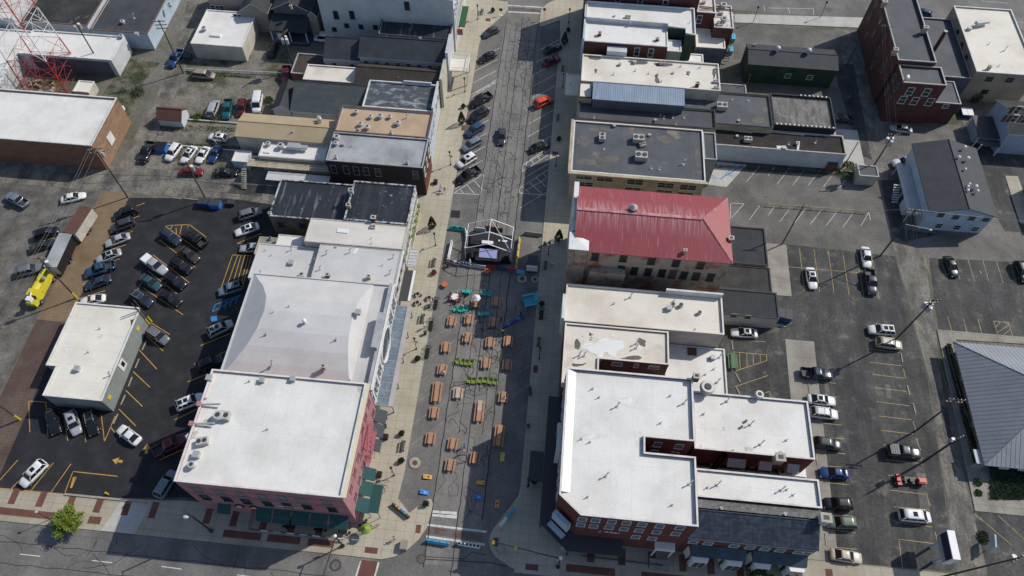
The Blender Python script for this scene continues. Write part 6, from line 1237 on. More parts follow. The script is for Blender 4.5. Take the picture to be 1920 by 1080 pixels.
def lamp_proto():
    t=thing('street_lamp','proto','street lamp'); q=MB(); q.cyl(0,0,0,.5,.17,8,0,.10); q.cyl(0,0,.5,3.6,.065,8); q.box(-.5,.5,-.03,.03,2.9,2.96); q.build('post',M['black'],t)
    q=MB(); q.ball((0,0,3.95),.24,.24,.34,10,6); q.cyl(0,0,4.2,4.4,.1,6,0,.02); q.build('lamp_head',M['dark'],t,True); q=MB(); q.box(.12,.5,-.02,.02,2.3,2.9); q.build('bracket_sign',M['galv'],t); return t
pr=lamp_proto(); bpy.context.view_layer.update(); ch=list(pr.children)
for i,(q_,lb) in enumerate((('781,655','black street lamp on the west pavement beside the glazed canopy'),('817,461','black street lamp on the west pavement left of the stage'),('845,310','black street lamp outside the black brick building'),('872,173','black street lamp below the white balcony'),('896,37','black street lamp near the far left crossing corner'),('739,892','black street lamp outside the teal awnings of the pink hotel'),('1066,44','black street lamp near the far right crossing corner'),('1055,165','black street lamp in shade outside the corrugated metal building'),('1042,312','black street lamp outside the stained roof office'),('1028,478','black street lamp outside the red roofed building'),('1011,673','black street lamp outside the patched roof shop'),('989,913','black street lamp in front of the white roofed hotel canopy'))):
    a=P(*map(float,q_.split(','))); rt,_=copyth(pr,ch,(a.x,a.y,.13),R(rnd.choice([0,90])),i==0); rt['label']=lb; rt['group']='street lamps along the main street'
def shrub_mesh(r,h,n,seed,leaf=.13):
    rr=random.Random(seed); q=MB()
    for i in range(n):
        t=rr.random(); z=h*(.12+.88*t); rad=r*(1-t)**.7*(.75+.35*rr.random()) if True else r; a=rr.uniform(0,6.28); c=Vector((rad*math.cos(a),rad*math.sin(a),z)); u=Vector((rr.gauss(0,1),rr.gauss(0,1),rr.gauss(0,1))).normalized()*leaf; v=u.orthogonal().normalized()*leaf*.8
        q.face([c-u,c+v,c+u,c-v])
    return q
def planter(q_,lb,kind=0,i=0):
    a=P(*map(float,q_.split(','))); t=thing('potted_evergreen' if kind==0 else 'planter_pot',lb,'plant' if kind==0 else 'planter',(a.x,a.y,.13)); o=t.location; ORG[t.name]=Vector((0,0,0))
    q=MB(); q.cyl(0,0,0,.55,.30,10,0,.42); q.build('pot',M['dark'],t)
    q=shrub_mesh(.85 if kind==0 else .55,3.3 if kind==0 else .9,900 if kind==0 else 160,i); q.v=[(x,y,z+.35) for x,y,z in q.v]; q.build('foliage',M['leafd'] if kind!=2 else M['dkred'],t)
for i,(q_,lb,k) in enumerate((('811,428','potted evergreen on the west pavement by the tarred roof building',0),('866,233','tall potted evergreen on the west pavement across from the blue SUV',0),('1058,84','potted evergreen on the shaded east pavement near the top',0),('1047,452','potted evergreen on the east pavement right of the stage',0),('1065,60','small potted plant near the far right lamp',1),('869,203','small potted plant above the tall evergreen',1),('814,514','red leaved planter on the west pavement below the bench',2),('1048,264','small planter in shade outside the dark roofed store',1),('784,675','round black planter below the lamp by the glazed canopy',1),('753,866','round black planter left of the concrete tree ring',1),('754,815','black planter above the bench outside the pink hotel',1),('1001,905','round black planter beside the hotel lamp',1),('1016,573','round black planter on the east pavement by the blue giant chair',1),('799,947','round black planter on the tip of the south west bulb',1),('924,23','black planter at the far left crossing corner',1))): planter(q_,lb,k,i)
# benches, bins, racks
def bench(q_,rz,lb):
    a=P(*map(float,q_.split(',')),.4); t=thing('park_bench',lb,'bench',(0,0,0)); q=MB(); [q.box(-.25+i*.12,-.16+i*.12,-.9,.9,.42,.45) for i in range(4)]; q.build('seat',M['dark'],t); q=MB(); [q.box(.28,.31,-.9,.9,.5+i*.12,.59+i*.12) for i in range(3)]; q.build('backrest',M['dark'],t)
    for y in(-.8,.8): q=MB(); q.box(-.28,.3,y-.04,y+.04,0,.06); q.box(-.28,-.22,y-.04,y+.04,0,.65); q.box(.25,.31,y-.04,y+.04,0,.85); q.build('leg_frame',M['black'],t)
    t.location=(a.x,a.y,.13); t.rotation_euler=(0,0,R(rz)); t['group']='benches along the main street'
bench('814,492',180,'bench on the west pavement left of the stage'); bench('793,597',180,'bench on the west pavement beside the glazed canopy'); bench('756,836',180,'bench on the west pavement outside the pink hotel'); bench('1023,497',0,'bench on the shaded east pavement by the red roof building'); bench('1010,641',0,'bench on the east pavement outside the patched roof shop'); bench('1055,128',0,'bench in the shade across from the dark red sedan'); bench('1046,221',0,'bench in the shade outside the long dark roofed store'); bench('904,22',180,'bench beside the far left lamp')
def simple(name,cat,lb,q_,mb,mats,z=.13,h=0,rz=0,group=None):
    a=P(*map(float,q_.split(',')),h); o=mb.build(name,mats); o.location=(a.x,a.y,z); o.rotation_euler=(0,0,R(rz)); tag(o,lb,cat,group); return o
def binm(): q=MB(); q.cyl(0,0,0,.85,.28,10); q.cyl(0,0,.85,.98,.31,10,1,.2); return q
for q_,lb in (('805,577','grey bin by the upper bicycle racks'),('798,627','blue grey bin by the lower bicycle racks'),('724,785','blue grey bin outside the grey awnings, upper'),('723,801','blue grey bin outside the grey awnings, lower'),('841,499','blue grey bin in the street left of the stage barriers'),('993,731','bin at the east kerb beside the hotel, upper of three'),('994,740','bin at the east kerb beside the hotel, middle of three'),('990,801','bin at the east kerb beside the hotel, lowest of three'),('1021,460','blue bin by the lamp right of the stage')): simple('litter_bin','bin',lb,q_,binm(),[M['wdkblue'],M['dark']],group='litter bins along the street')
def bike(lb,loc,rz,first=[None]):
    if first[0] is None:
        t=thing('bicycle','proto','bicycle')
        for x in(-.5,.5):
            q=MB(); n_=12
            for k in range(n_): a0=6.2832*k/n_; a1=6.2832*(k+1)/n_; q.tube((x+.31*math.cos(a0),0,.33+.31*math.sin(a0)),(x+.31*math.cos(a1),0,.33+.31*math.sin(a1)),.022,4)
            q.build('wheel',M['rubber'],t)
        q=MB(); q.tube((-.5,0,.33),(-.1,0,.35),.02,4); q.tube((-.1,0,.35),(.38,0,.8),.022,4); q.tube((-.1,0,.35),(-.2,0,.85),.02,4); q.tube((-.2,0,.78),(.38,0,.8),.02,4); q.tube((.5,0,.33),(.36,0,1.0),.02,4); q.tube((-.5,0,.33),(-.2,0,.78),.015,4); q.build('frame',M['dark'],t)
        q=MB(); q.tube((.36,-.28,1.0),(.36,.28,1.0),.018,4); q.build('handlebar',M['black'],t); q=MB(); q.box(-.32,-.08,-.07,.07,.85,.9); q.build('saddle',M['black'],t)
        bpy.context.view_layer.update(); first[0]=(t,list(t.children)); t['label']=lb; t.location=loc; t.rotation_euler=(0,0,rz); t['group']='bicycles at the kerb racks'; return
    rt,_=copyth(first[0][0],first[0][1],loc,rz,False); rt['label']=lb; rt['group']='bicycles at the kerb racks'
for q_,lb in (('812,580','upper bicycle rack'),('803,620','middle bicycle rack'),('796,672','lower bicycle rack by the round planter'),('1011,600','shaded rack at the east kerb')):
    a=P(*map(float,q_.split(','))); q=MB()
    for i in range(3): y=i*1.0; q.tube((0,y,0),(0,y,.8),.03,5); q.tube((.6,y,0),(.6,y,.8),.03,5); q.tube((-.02,y,.8),(.62,y,.8),.03,5)
    q.box(-.05,.65,-.05,2.05,0,.03); o=q.build('bicycle_rack',M['black']); o.location=(a.x,a.y,.13); tag(o,'low black hoop '+lb.replace('bicycle rack','hoop rack'),'bicycle rack')
    for i,n in enumerate(('nearest','middle','farthest')): bike(n+' bicycle in the '+lb,(a.x+.3,a.y+.15+i*1.0,.13),R(rnd.uniform(-15,15)))
for q_,lb in (('805,562','small round table with stools on the west pavement, topmost'),('784,555','small black cafe table outside the theatre, upper'),('783,571','small black cafe table outside the theatre, lower')):
    q=MB(); q.cyl(0,0,0,.7,.04,6); q.cyl(0,0,.7,.74,.35,12); [q.cyl(x,y,0,.45,.16,8) for x,y in((.6,0),(-.6,.1))]; simple('cafe_table','table',lb,q_,q,M['black'])
for q_,lb in (('724,821','square black planter box outside the grey awnings'),('712,891','square black planter box outside the upper teal awning'),('817,344','small black rubbish box on the pavement by the walking couple')):
    simple('planter_box','planter',lb,q_,MB().box(-.4,.4,-.4,.4,0,.8),M['black'])
q=MB()
for a_,c_ in (((0,0),(1.9,.3)),((0,.9),(1.9,1.2))): q.tube((*a_,0),(*a_,.9),.03,4); q.tube((*c_,0),(*c_,.9),.03,4); q.tube((*a_,.9),(*c_,.9),.03,4); q.tube((*a_,0),(*c_,.9),.02,4)
simple('folding_easel','frame','open black metal frame beside the lowest hotel awning','705,915',q,M['black'])
# orange round discs
for q_,lb in (('914,508','flat orange round table before the stage, right'),('834,533','flat orange round table before the stage, left near the kerb')):
    q=MB(); q.cyl(0,0,.6,.66,.6,16); q.cyl(0,0,0,.6,.08,8); simple('orange_round_table','table',lb,q_,q,M['orangecloth'],.02,.6)
# terrace fence of pink hotel
q=MB()
pts=[(-41.9,28-.0),(-41.9,24.9),(-27.6,24.9),(-23.4,26.6),(-22.0,27.6)]
for (x0,ya),(x1,yb) in zip(pts[:-1],pts[1:]):
    n=max(1,int(math.hypot(x1-x0,yb-ya)/.35)); q.tube((x0,ya,1.2),(x1,yb,1.2),.035,4); q.tube((x0,ya,.35),(x1,yb,.35),.03,4)
    for i in range(n+1): x=x0+(x1-x0)*i/n; y=ya+(yb-ya)*i/n; q.tube((x,y,.13),(x,y,1.2),.02,3)
tag(q.build('terrace_fence',M['black']),'black railing around the shaded terrace below the teal awnings','fence')
for i in range(8):
    x=-39.5+i*2.05; o=MB().box(-.6,.6,-.03,.03,0,.45).build('railing_banner',M['wblue' if i%2 else 'white']); o.location=(x,24.82,.7); tag(o,('first','second','third','fourth','fifth','sixth','seventh','eighth')[i]+' small pale banner from the left on the black terrace railing','banner','banners on the terrace railing')
for k_,(x,y) in enumerate(((-36,25.9),(-31,25.9),(-27.2,25.9),(-24.2,27.2))):
    q=MB(); q.cyl(0,0,0,.72,.05,6); q.cyl(0,0,.72,.76,.5,12); [q.box(dx-.2,dx+.2,dy-.2,dy+.2,.4,.46) for dx,dy in((.8,0),(-.8,0),(0,.8))]; o=q.build('terrace_table',M['black']); o.location=(x,y,.13); tag(o,('first','second','third','fourth')[k_]+' black terrace table from the left inside the railing','table','terrace tables')
# dumpsters
def dump(q_,m,lb,L=2.,W=1.5,Hh=1.3,rz=0,lid='dark',open_=False,cat='dumpster'):
    a=P(*map(float,q_.split(',')),.6); t=thing('dumpster',lb,cat); q=MB(); q.loft([[(-L/2+.1,-W/2+.1,0),(L/2-.1,-W/2+.1,0),(L/2-.1,W/2-.1,0),(-L/2+.1,W/2-.1,0)],[(-L/2,-W/2,Hh),(L/2,-W/2,Hh),(L/2,W/2,Hh*1.1),(-L/2,W/2,Hh*1.1)]],cap=True); q.build('bin_body',M[m],t)
    for s in(-1,1): q=MB(); q.loft([[(x,-W/2,Hh+.02),(x,W/2,Hh*1.1+.02),(x,W/2,Hh*1.1+.07),(x,-W/2,Hh+.07)] for x in sorted((s*.03,s*(L/2+.02)))]); q.build('lid',M[lid],t)
    t.location=(a.x,a.y,.01); t.rotation_euler=(0,0,R(rz))
dump('383,381','blue','blue dumpster with a dark lid left of the pair at the alley edge'); dump('404,384','brblue','bright blue dumpster right of the pair at the alley edge',2.2); dump('434,380','dark','low dark bin right of the two blue dumpsters',1.4,1.1,.9)
dump('303,277','brblue','open blue bin beside the black pickup in the rear yard',2.2,2.,1.2,0,'black'); dump('337,228','dgreen','green bin with a black lid below the garden shed',1.5,1.3,1.1,20,'black'); dump('1469,594','blue','deep blue open topped skip at the rear of the cream garage',2.6,1.9,1.7,-10,'dark')
dump('1374,72','skyblue','pair of bright blue wheeled bins, upper, by the brick rear block',.9,1.8,1.1,0,'skyblue'); dump('1370,95','skyblue','pair of bright blue wheeled bins, lower, by the cream rear block',.9,1.8,1.1,0,'skyblue'); dump('1557,312','rust','rust red bin at the east end of the white wall',2.,1.8,2.0); dump('352,106','dgreen','dark green bin at the corner of the white flat garage',1.8,1.4,1.); dump('1812,212','blue','round covered blue container in the brick yard',2.4,2.2,1.,0,'white'); dump('565,120','dgreen','dark green bin beside the brown carport',2.,1.3,1.2,0,'dgreen')
# signs
t=thing('pylon_sign','large dark blue and white double pylon sign at the south east lot corner','sign'); q=MB()
for x in(-1.1,1.1): q.box(x-.15,x+.15,-.15,.15,0,3.4)
q.build('post',M['wblue'],t); q=MB(); q.box(-2.1,2.1,-.55,.55,3.4,6.6); q.build('cabinet',M['white'],t); q=MB(); q.box(-1.95,1.95,.551,.60,4.6,6.4); q.box(-1.95,1.95,-.60,-.551,4.6,6.4); q.build('blue_panel',mk('sign_navy',(.012,.015,.06),grain=0),t)
q=MB(); q.box(-1.95,1.95,.551,.60,3.5,4.5); q.box(-1.95,1.95,-.60,-.551,3.5,4.5); q.build('message_board',M['rgrey'],t); a=P(1747,1040); t.location=(a.x,a.y,0); t.rotation_euler=(0,0,R(90))
t=thing('street_sign_stop','red octagonal stop sign at the far right crossing corner','stop sign'); q=MB(); q.cyl(0,0,0,2.6,.035,6); q.build('post',M['red'],t); q=MB(); q.tube((0,-.03,2.7),(0,.03,2.7),.42,8); q.build('sign_plate',M['red'],t)
tc=bpy.data.curves.new('lettering','FONT'); tc.body='STOP'; tc.size=.3; tc.extrude=.005; tc.align_x='CENTER'; t_=bpy.data.objects.new('lettering',tc); COL.objects.link(t_); bpy.context.view_layer.update(); tm=bpy.data.meshes.new_from_object(t_); bpy.data.objects.remove(t_); tm.materials.append(M['white']); t_=bpy.data.objects.new('lettering',tm); COL.objects.link(t_); t_.parent=t; t_.location=(0,-.036,2.6); t_.rotation_euler=(R(90),0,0)
a=P(1020,36); t.location=(a.x,a.y,.13); t.name='stop_sign'
t=thing('small_sign','small pale blue sign in the triangular bed of the bank entrance','sign'); q=MB(); q.box(-1.,1.,-.12,.12,1.4,2.8); q.build('panel',M['wblue'],t); q=MB(); q.cyl(-.8,0,0,1.5,.06,6); q.cyl(.8,0,0,1.5,.06,6); q.build('post',M['galv'],t); a=P(1848,1022); t.location=(a.x,a.y,0); t.rotation_euler=(0,0,R(80))
t=thing('diamond_sign','dark diamond warning sign near the far left crossing corner','sign'); q=MB(); q.cyl(0,0,0,1.6,.03,5); q.box(-.4,.4,-.2,.2,0,.12); q.build('stand',M['white'],t); q=MB(); q.tube((0,-.02,1.7),(0,.02,1.7),.55,4); q.build('sign_plate',M['dark'],t); a=P(939,30); t.location=(a.x,a.y,.13)
# traffic signals
def signal(base,arms,lb,hh=6.2):
    a=P(*map(float,base.split(','))); t=thing('traffic_signal',lb,'traffic signal',(a.x,a.y,.13)); q=MB(); q.cyl(a.x,a.y,.13,.8,.35,10,0,.2); q.cyl(a.x,a.y,.8,hh,.11,8)
    for e in arms: q.tube((a.x,a.y,hh-.4),(e[0],e[1],hh+.1),.10,6,0,.05)
    q.build('pole',M['black'],t)
    for e in arms:
        n=2 if e[2] else 0
        for k in range(n):
            f=(.62,.93)[k]; x=a.x+(e[0]-a.x)*f; y=a.y+(e[1]-a.y)*f
            q=MB(); q.box(x-.18,x+.18,y-.15,y+.15,hh-1.0,hh-.0); q.box(x-.24,x+.24,y-.2,y-.16,hh-1.05,hh+.05); q.build('signal_head',M['yellow'],t)
    q=MB(); q.box(a.x-.3,a.x+.3,a.y+.12,a.y+.2,3.5,4.3); q.build('sign_plate',M['white'],t)
    q=MB(); q.ball((a.x,a.y,hh+.2),.28,.28,.28,8,6); q.build('lamp_globe',M['white'],t,True)
signal('643,1024',[(-28.2,13,1)],'black traffic signal with a long arm at the south west corner'); signal('1046,1063',[(-4.5,25.5,1)],'black traffic signal with two yellow heads on its arm at the south east corner')
# utility cabinet, misc
simple('utility_cabinet','cabinet','pale utility cabinet on the south west corner pavement','758,1024',MB().box(-.5,.5,-.7,.7,0,1.1),M['concrete']); simple('utility_cabinet','cabinet','pale round topped cabinet in the shade of the south east corner','941,1032',MB().box(-.6,.6,-.4,.4,0,1.),M['concrete'])
simple('sandwich_board','sign','white folding board below the hotel corner canopy','1060,1026',MB().box(-.6,.6,-.3,.3,0,1.),M['white'])
q=MB(); q.tube((0,0,.5),(12.4,-.2,.5),.09,6); [q.box(x-.06,x+.06,-.08,.08,0,.5) for x in(1,4.5,8,11.5)]; simple('handrail','railing','long low dark rail on the shaded south pavement before the hotel','1090,1044',q,M['dark'])
q=MB(); q.tube((0,0,.6),(24,1.2,.6),.14,6); [q.tube((x,x*.05,0),(x,x*.05,.6),.08,5) for x in range(0,25,4)]; simple('guardrail','guardrail','long white pipe guardrail between the back lot and the garage','352,133',q,M['galv'],0)
q=MB(); q.tube((0,0,.25),(27,0,.25),.16,6); simple('parking_rail','rail','low pale parking rail behind the silver minivan','350,225',q,M['rcream'],0); q=MB(); q.tube((0,0,.2),(26,-.3,.2),.14,6); simple('parking_rail','rail','low white parking rail behind the three white cars','315,272',q,M['cap'],0)
q=MB(); q.tube((0,0,.7),(20.5,.2,.7),.09,5); [q.tube((x,0,0),(x,0,.7),.06,5) for x in range(0,21,3)]; simple('parking_rail','rail','long yellow pipe rail along the grey lot bays','1436,386',q,M['pyelpale'],0)
q=MB(); q.box(0,13.5,0,.3,0,.35); simple('low_wall','wall','low pale kerb wall along the bottom of the cornered bay','122,929',q,M['curb'],0); simple('bollard','bollard','yellow bollard at the end of the low kerb wall','203,927',MB().cyl(0,0,0,1.,.14,8),M['yellow'],0)
simple('gas_meter_cluster','meters','yellow handled grey box at the end of the service gap','1500,889',MB().box(-.6,.6,-.9,.9,0,1.1),M['galv'],0)
q=MB()
for i in range(15): x=i*2.; q.tube((x,0,0),(x,0,1.5),.035,4)
q.tube((0,0,1.5),(28,0,1.5),.03,4); q.tube((0,0,.75),(28,0,.75),.02,4); simple('wire_fence','fence','thin wire fence between the alley and the new car park','328,362',q,M['dark'],0)
q=MB()
for x,y0_,y1_ in ((0,0,.7),(1.2,.1,.9)): q.box(x,x+.9,y0_,y1_,0,.25)
q.box(0,3.6,-.5,-.4,0,.2); q.box(.2,3.9,-.8,-.7,0,.18); sp_=simple('scrap_pile','scrap','small pile of pale boards and scrap behind the cream garage','1432,603',q,M['galv'],0)
q=MB(); [q.obox((rnd.uniform(-4,4),rnd.uniform(-2,2),.3),rnd.uniform(.5,1.4),rnd.uniform(.3,.8),.6,rnd.uniform(0,3)) for _ in range(14)]; ep_=simple('equipment_pile','scrap','pale heap of old equipment under the radio tower','72,165',q,M['rtan2'],0); ep_['kind']='stuff'; sp_['kind']='stuff'
# ------------------------------------------------------------------ utility poles and wires
TOP={}
def upole(key,base,h,lb,mat='wood',arms=(1,),rz=0,trans=0,r=.16,lean=None,yellow=False,lampa=None):
    a=P(*map(float,base.split(','))) if isinstance(base,str) else Vector((*base,0)); t=thing('utility_pole',lb,'utility pole',(a.x,a.y,0)); q=MB()
    tx,ty=(a.x,a.y) if lean is None else (a.x+lean[0],a.y+lean[1])
    q.tube((a.x,a.y,0),(tx,ty,h),r,8,0,r*.7); q.build('pole',M[mat],t)
    c,s=math.cos(R(rz)),math.sin(R(rz))
    for k in range(arms[0] if arms else 0):
        z=h-.4-.9*k; q=MB(); q.obox((tx,ty,z),2.6,.12,.14,R(rz))
        for d in(-1.15,-.6,.6,1.15): q.cyl(tx+d*c,ty+d*s,z+.05,z+.35,.06,6,1)
        q.build('crossarm',[M['woodb'],M['galv']],t)
    for k in range(trans):
        an=R(rz+k*120+30); x=tx+.55*math.cos(an); y=ty+.55*math.sin(an); q=MB(); q.cyl(x,y,h-2.9,h-1.7,.36,12); q.cyl(x,y,h-1.7,h-1.55,.30,12,1); q.build('transformer',[M['steel'],M['white']],t)
    if yellow: q=MB(); q.cyl(a.x,a.y,0,1.9,r*1.25,8); q.build('guard_sleeve',M['yellow'],t)
    if lampa: q=MB(); q.tube((tx,ty,h*.7),(tx+lampa[0],ty+lampa[1],h*.74),.05,5); q.build('lamp_arm',M['galv'],t); q=MB(); q.ball((tx+lampa[0],ty+lampa[1],h*.73),.35,.2,.12,8,5); q.build('lamp_head',M['white'],t,True)
    TOP[key]=[(tx+d*c,ty+d*s,h-.05) for d in(-1.15,-.6,.6,1.15)]; return t
upole('a','240,370',14.6,'wooden utility pole at the alley corner above the new car park',rz=20,trans=1,arms=(2,))
upole('b','387,375',11.6,'wooden pole behind the two blue dumpsters with a grey transformer',rz=10,trans=1)
upole('c','344,137',14.6,'pole with crossarms beside the bright blue pickup',rz=10,arms=(3,))
upole('d','192,128',13.5,'pole with two grey transformers in front of the mossy roof',rz=60,trans=2)
upole('e','552,131',10.6,'pole with three transformers beside the maroon pickup',rz=60,trans=3)
upole('f','144,559',13.5,'yellow footed pole with a transformer beside the bucket truck',rz=0,trans=1,yellow=True)
upole('g','284,603',7.6,'yellow footed pole at the corner of the grey metal shop',arms=(),yellow=True,r=.14); upole('g2','280,608',7.4,'second yellow footed pole beside the first at the grey metal shop corner',arms=(),yellow=True,r=.14)
upole('h','38,787',14,'yellow footed pole at the lower left edge by the red brick alley',arms=(1,),yellow=True)
upole('j','1466,458',12.3,'brown wooden pole at the corner of the worn lot',mat='woodb',arms=(1,),rz=5)
upole('k','1650,480',14.8,'dark utility pole between the worn lot and the white house',rz=0,arms=(2,),lampa=(4.2,-1.2))
upole('l','1675,641',15,'dark utility pole with three transformers beside the white SUV',rz=10,trans=3,arms=(2,))
upole('m','1631,322',11.5,'dark utility pole with three transformers below the silver sedan',rz=10,trans=3,arms=(1,))
upole('n','1581,314',7.8,'slim wooden pole on the pale yard at the end of the white wall',arms=(),r=.12)
upole('o','1731,866',11,'dark double utility pole with a cluster of equipment above the red machine',rz=30,trans=1,arms=(1,),r=.2)
upole('p','1717,808',13.6,'dark utility pole with pale crossarms at the bank wall',rz=0,arms=(2,),mat='wood')
upole('q',(62.6,27.5),15.5,'dark utility pole rising from the bottom edge beside the pylon sign',rz=30,trans=1,arms=(2,),lean=(5.0,.6))
upole('r','1587,124',12.1,'grey pole at the corner of the green warehouse',arms=(),r=.12); upole('s','1395,173',5.2,'short brown pole behind the green warehouse',mat='woodb',arms=(),r=.12)
upole('u','1620,130',12.5,'slim pole hard against the tall narrow brick building',arms=(1,),r=.12)
def wire(a,c,lb,n=4,sag=.5,r=.013,pts=None):
    q=MB()
    for k in range(n):
        p=Vector(TOP[a][k] if isinstance(a,str) else a); e=Vector(TOP[c][k] if isinstance(c,str) else c)
        if not isinstance(a,str): p=p+Vector((.5*k,.2*k,0))
        if not isinstance(c,str): e=e+Vector((.6*k,.2*k,0))
        m=10; prev=p
        for i in range(1,m+1):
            f=i/m; cur=p.lerp(e,f)-Vector((0,0,sag*4*f*(1-f))); q.tube(prev,cur,r,3); prev=cur
    tag(q.build('power_line',M['wire']),lb,'wires')
wire('a','c','wires from the alley corner pole up to the pole by the bright blue pickup'); wire('a','f','wires from the alley corner pole down past the trailers to the bucket truck',3); wire('a','b','wires between the alley corner pole and the pole behind the dumpsters',3)
wire('f',(-96,24,10),'wires leaving the bucket truck pole to the lower left',4); wire('c',(-88,175,12),'wires climbing from the blue pickup pole over the flat black roof',4); wire('b','e','wires across the rear yard to the pole by the maroon pickup',2)
wire('u','m','wires along the wall of the narrow brick building',3); wire('m','k','wires across the east alley above the grey bays',4); wire('k','l','wires along the east alley beside the worn lot',4); wire('l','p','wires from the three transformer pole to the bank pole',4); wire('p','q','wires running down past the bank entrance',3); wire('k',(120,92,9),'wires crossing in front of the white house to the right edge',2); wire('j','k','wires from the brown pole over the grey bays',2,.8); wire('u',(70,175,12),'wires leaving the picture above the brick tower',3); wire('p',(90,26,10),'wires slanting over the bank entrance lawn',2)
wire((-120,25.6,8),(-28,25.4,7.5),'long wires above the south pavement at the lower left',2,.6); wire('q',(95,10,12),'wires leaving the bottom right corner',3)
t=thing('highway_lamp','tall curved arm street light at the south pavement below the pink hotel','street light',(*P(397,996)[:2],0)); o=t.location
q=MB(); q.tube((o.x,o.y,.1),(o.x,o.y,12.6),.16,8,0,.10); q.cyl(o.x,o.y,.1,1.,.35,8,0,.2); q.tube((o.x,o.y,12.4),(o.x+.8,o.y-.9,12.9),.06,6); q.build('post',M['dark'],t); q=MB(); q.ball((o.x+1.0,o.y-1.1,12.9),.45,.25,.14,8,5); q.build('lamp_head',M['galv'],t,True)
for q_,lb in (('78,963 ','slim street light behind the young tree'),('173,918','slim street light on the south pavement by the drive')): pass
t=thing('street_light','slim street light behind the young yellow green tree','street light',(*P(95,974)[:2],0)); o=t.location; q=MB(); q.tube((o.x,o.y,.1),(o.x,o.y,4.2),.07,8,0,.05); q.build('post',M['dark'],t); q=MB(); q.ball((o.x,o.y,4.3),.3,.2,.12,8,5); q.build('lamp_head',M['galv'],t,True)
for q_,lb in (('1412,42','black parking meter style lamp on the pale north walk'),('1538,33','tall black lamp on the north walk near the narrow brick tower')):
    a=P(*map(float,q_.split(','))); t=thing('street_lamp',lb,'street lamp',(a.x,a.y,.12)); q=MB(); q.cyl(a.x,a.y,.12,4.2,.07,8); q.build('post',M['black'],t); q=MB(); q.ball((a.x,a.y,4.4),.28,.28,.35,8,6); q.build('lamp_head',M['black'],t,True)
# radio tower ----------------------------------------------------------------
t=thing('radio_tower','tall red and white lattice radio tower rising out of the top left corner','tower',(-114,118.5,0))
ft=[Vector((-118.6,113.8,0)),Vector((-109.2,114.4,0)),Vector((-109.8,123.0,0)),Vector((-119.2,122.4,0))]; ctr=sum(ft,Vector())/4
def tp(i,z): f=1-.80*z/80; p=ctr+(ft[i]-ctr)*f; return Vector((p.x,p.y,z))
lv=[0,4.6,9,13,17,21,25,29,33,37,41,46,51,56,61,66,71]
colr=lambda z:0 if z<7 or 17<=z<33 or 46<=z<61 else 1
for i in range(4):
    q=MB()
    for z0,z1 in zip(lv[:-1],lv[1:]): q.tube(tp(i,z0),tp(i,z1),.13 if z0<30 else .09,6,colr(z0))
    q.build('tower_leg',[M['red'],M['white']],t)
    q=MB(); j=(i+1)%4
    for k,(z0,z1) in enumerate(zip(lv[:-1],lv[1:])):
        m=colr(z0); c=(tp(i,z0)+tp(j,z0))/2; c1=(tp(i,z1)+tp(j,z1))/2
        q.tube(tp(i,z1),tp(j,z1),.045,4,m); q.tube(tp(i,z0),c1,.04,4,m); q.tube(tp(j,z0),c1,.04,4,m); q.tube(tp(i,z0).lerp(c1,.5),tp(i,z1).lerp(tp(i,z0),.5),.035,4,m); q.tube(tp(j,z0).lerp(c1,.5),tp(j,z1).lerp(tp(j,z0),.5),.035,4,m); q.tube(tp(i,z0).lerp(c1,.5),tp(i,z1),.035,4,m); q.tube(tp(j,z0).lerp(c1,.5),tp(j,z1),.035,4,m)
        if k%2==0: q.tube(c1,(tp((i+1)%4,z1)+tp((i+2)%4,z1))/2,.04,4,m)
    for z in (.6,2.3,4.6): q.tube(tp(i,z),tp(j,z),.05,4,0); q.tube(tp(i,z),(tp(j,z)+tp((i+2)%4,z))/2,.035,4,0)
    q.build('lattice_bracing',[mk('tower_red%d'%i,(.36,.045,.06),grain=0),M['white']],t)
# ------------------------------------------------------------------ trees and shrubs
def tree(loc,H,Rr,lb,lm,n,seed,name='street_tree',leaf=.16,trunkh=.35):
    rr=random.Random(seed); t=thing(name,lb,'tree',loc); o=Vector(loc); q=MB(); q.tube(o,o+Vector((.1,.05,H*trunkh)),.14,8,0,.10); tips=[]
    for i in range(34):
        a=i*2.4+rr.uniform(-.3,.3); el=rr.uniform(.25,1.35); L=Rr*rr.uniform(.7,1.15); s=o+Vector((.1,.05,H*trunkh*rr.uniform(.85,1.25))); e=s+Vector((math.cos(a)*math.cos(el)*L,math.sin(a)*math.cos(el)*L,math.sin(el)*(H*(1-trunkh))*.95)); q.tube(s,e,.055,5,0,.015); tips.append((s,e))
    q.build('trunk',M['wood'],t); q=MB()
    for s,e in tips:
        for k in range(n//34):
            f=rr.uniform(.3,1.06); c=s.lerp(e,f)+Vector((rr.gauss(0,1),rr.gauss(0,1),rr.gauss(0,1)))*Rr*.10; u=Vector((rr.gauss(0,1),rr.gauss(0,1),rr.gauss(0,.5))).normalized()*leaf*rr.uniform(.7,1.4); v=u.cross(Vector((rr.gauss(0,1),rr.gauss(0,1),rr.gauss(0,1)))).normalized()*leaf*.45
            q.face([c-u,c+v,c+u,c-v],rr.choice([0,0,1]))
    q.build('crown',lm,t)
M['leaf2']=mk('leaf_bright',(.23,.27,.03),grain=.1); M['leaf'].node_tree.nodes['Principled BSDF'].inputs['Roughness'].default_value=.6
a=P(124,985); tree((a.x+.9,a.y+.1,.13),3.5,2.3,'young tree with yellow green leaves on the south pavement at the lower left',[M['leaf'],M['leaf2']],11000,3,leaf=.16)
a=P(1410,1088); tree((a.x,a.y,.13),3.0,1.8,'young green tree poking in from the bottom edge',[M['leafm'],M['leafd']],3000,5)
a=P(1432,1088); tree((a.x,a.y-.4,.13),2.6,1.3,'second small green tree at the very bottom edge',[M['leafm'],M['leafd']],1500,6)
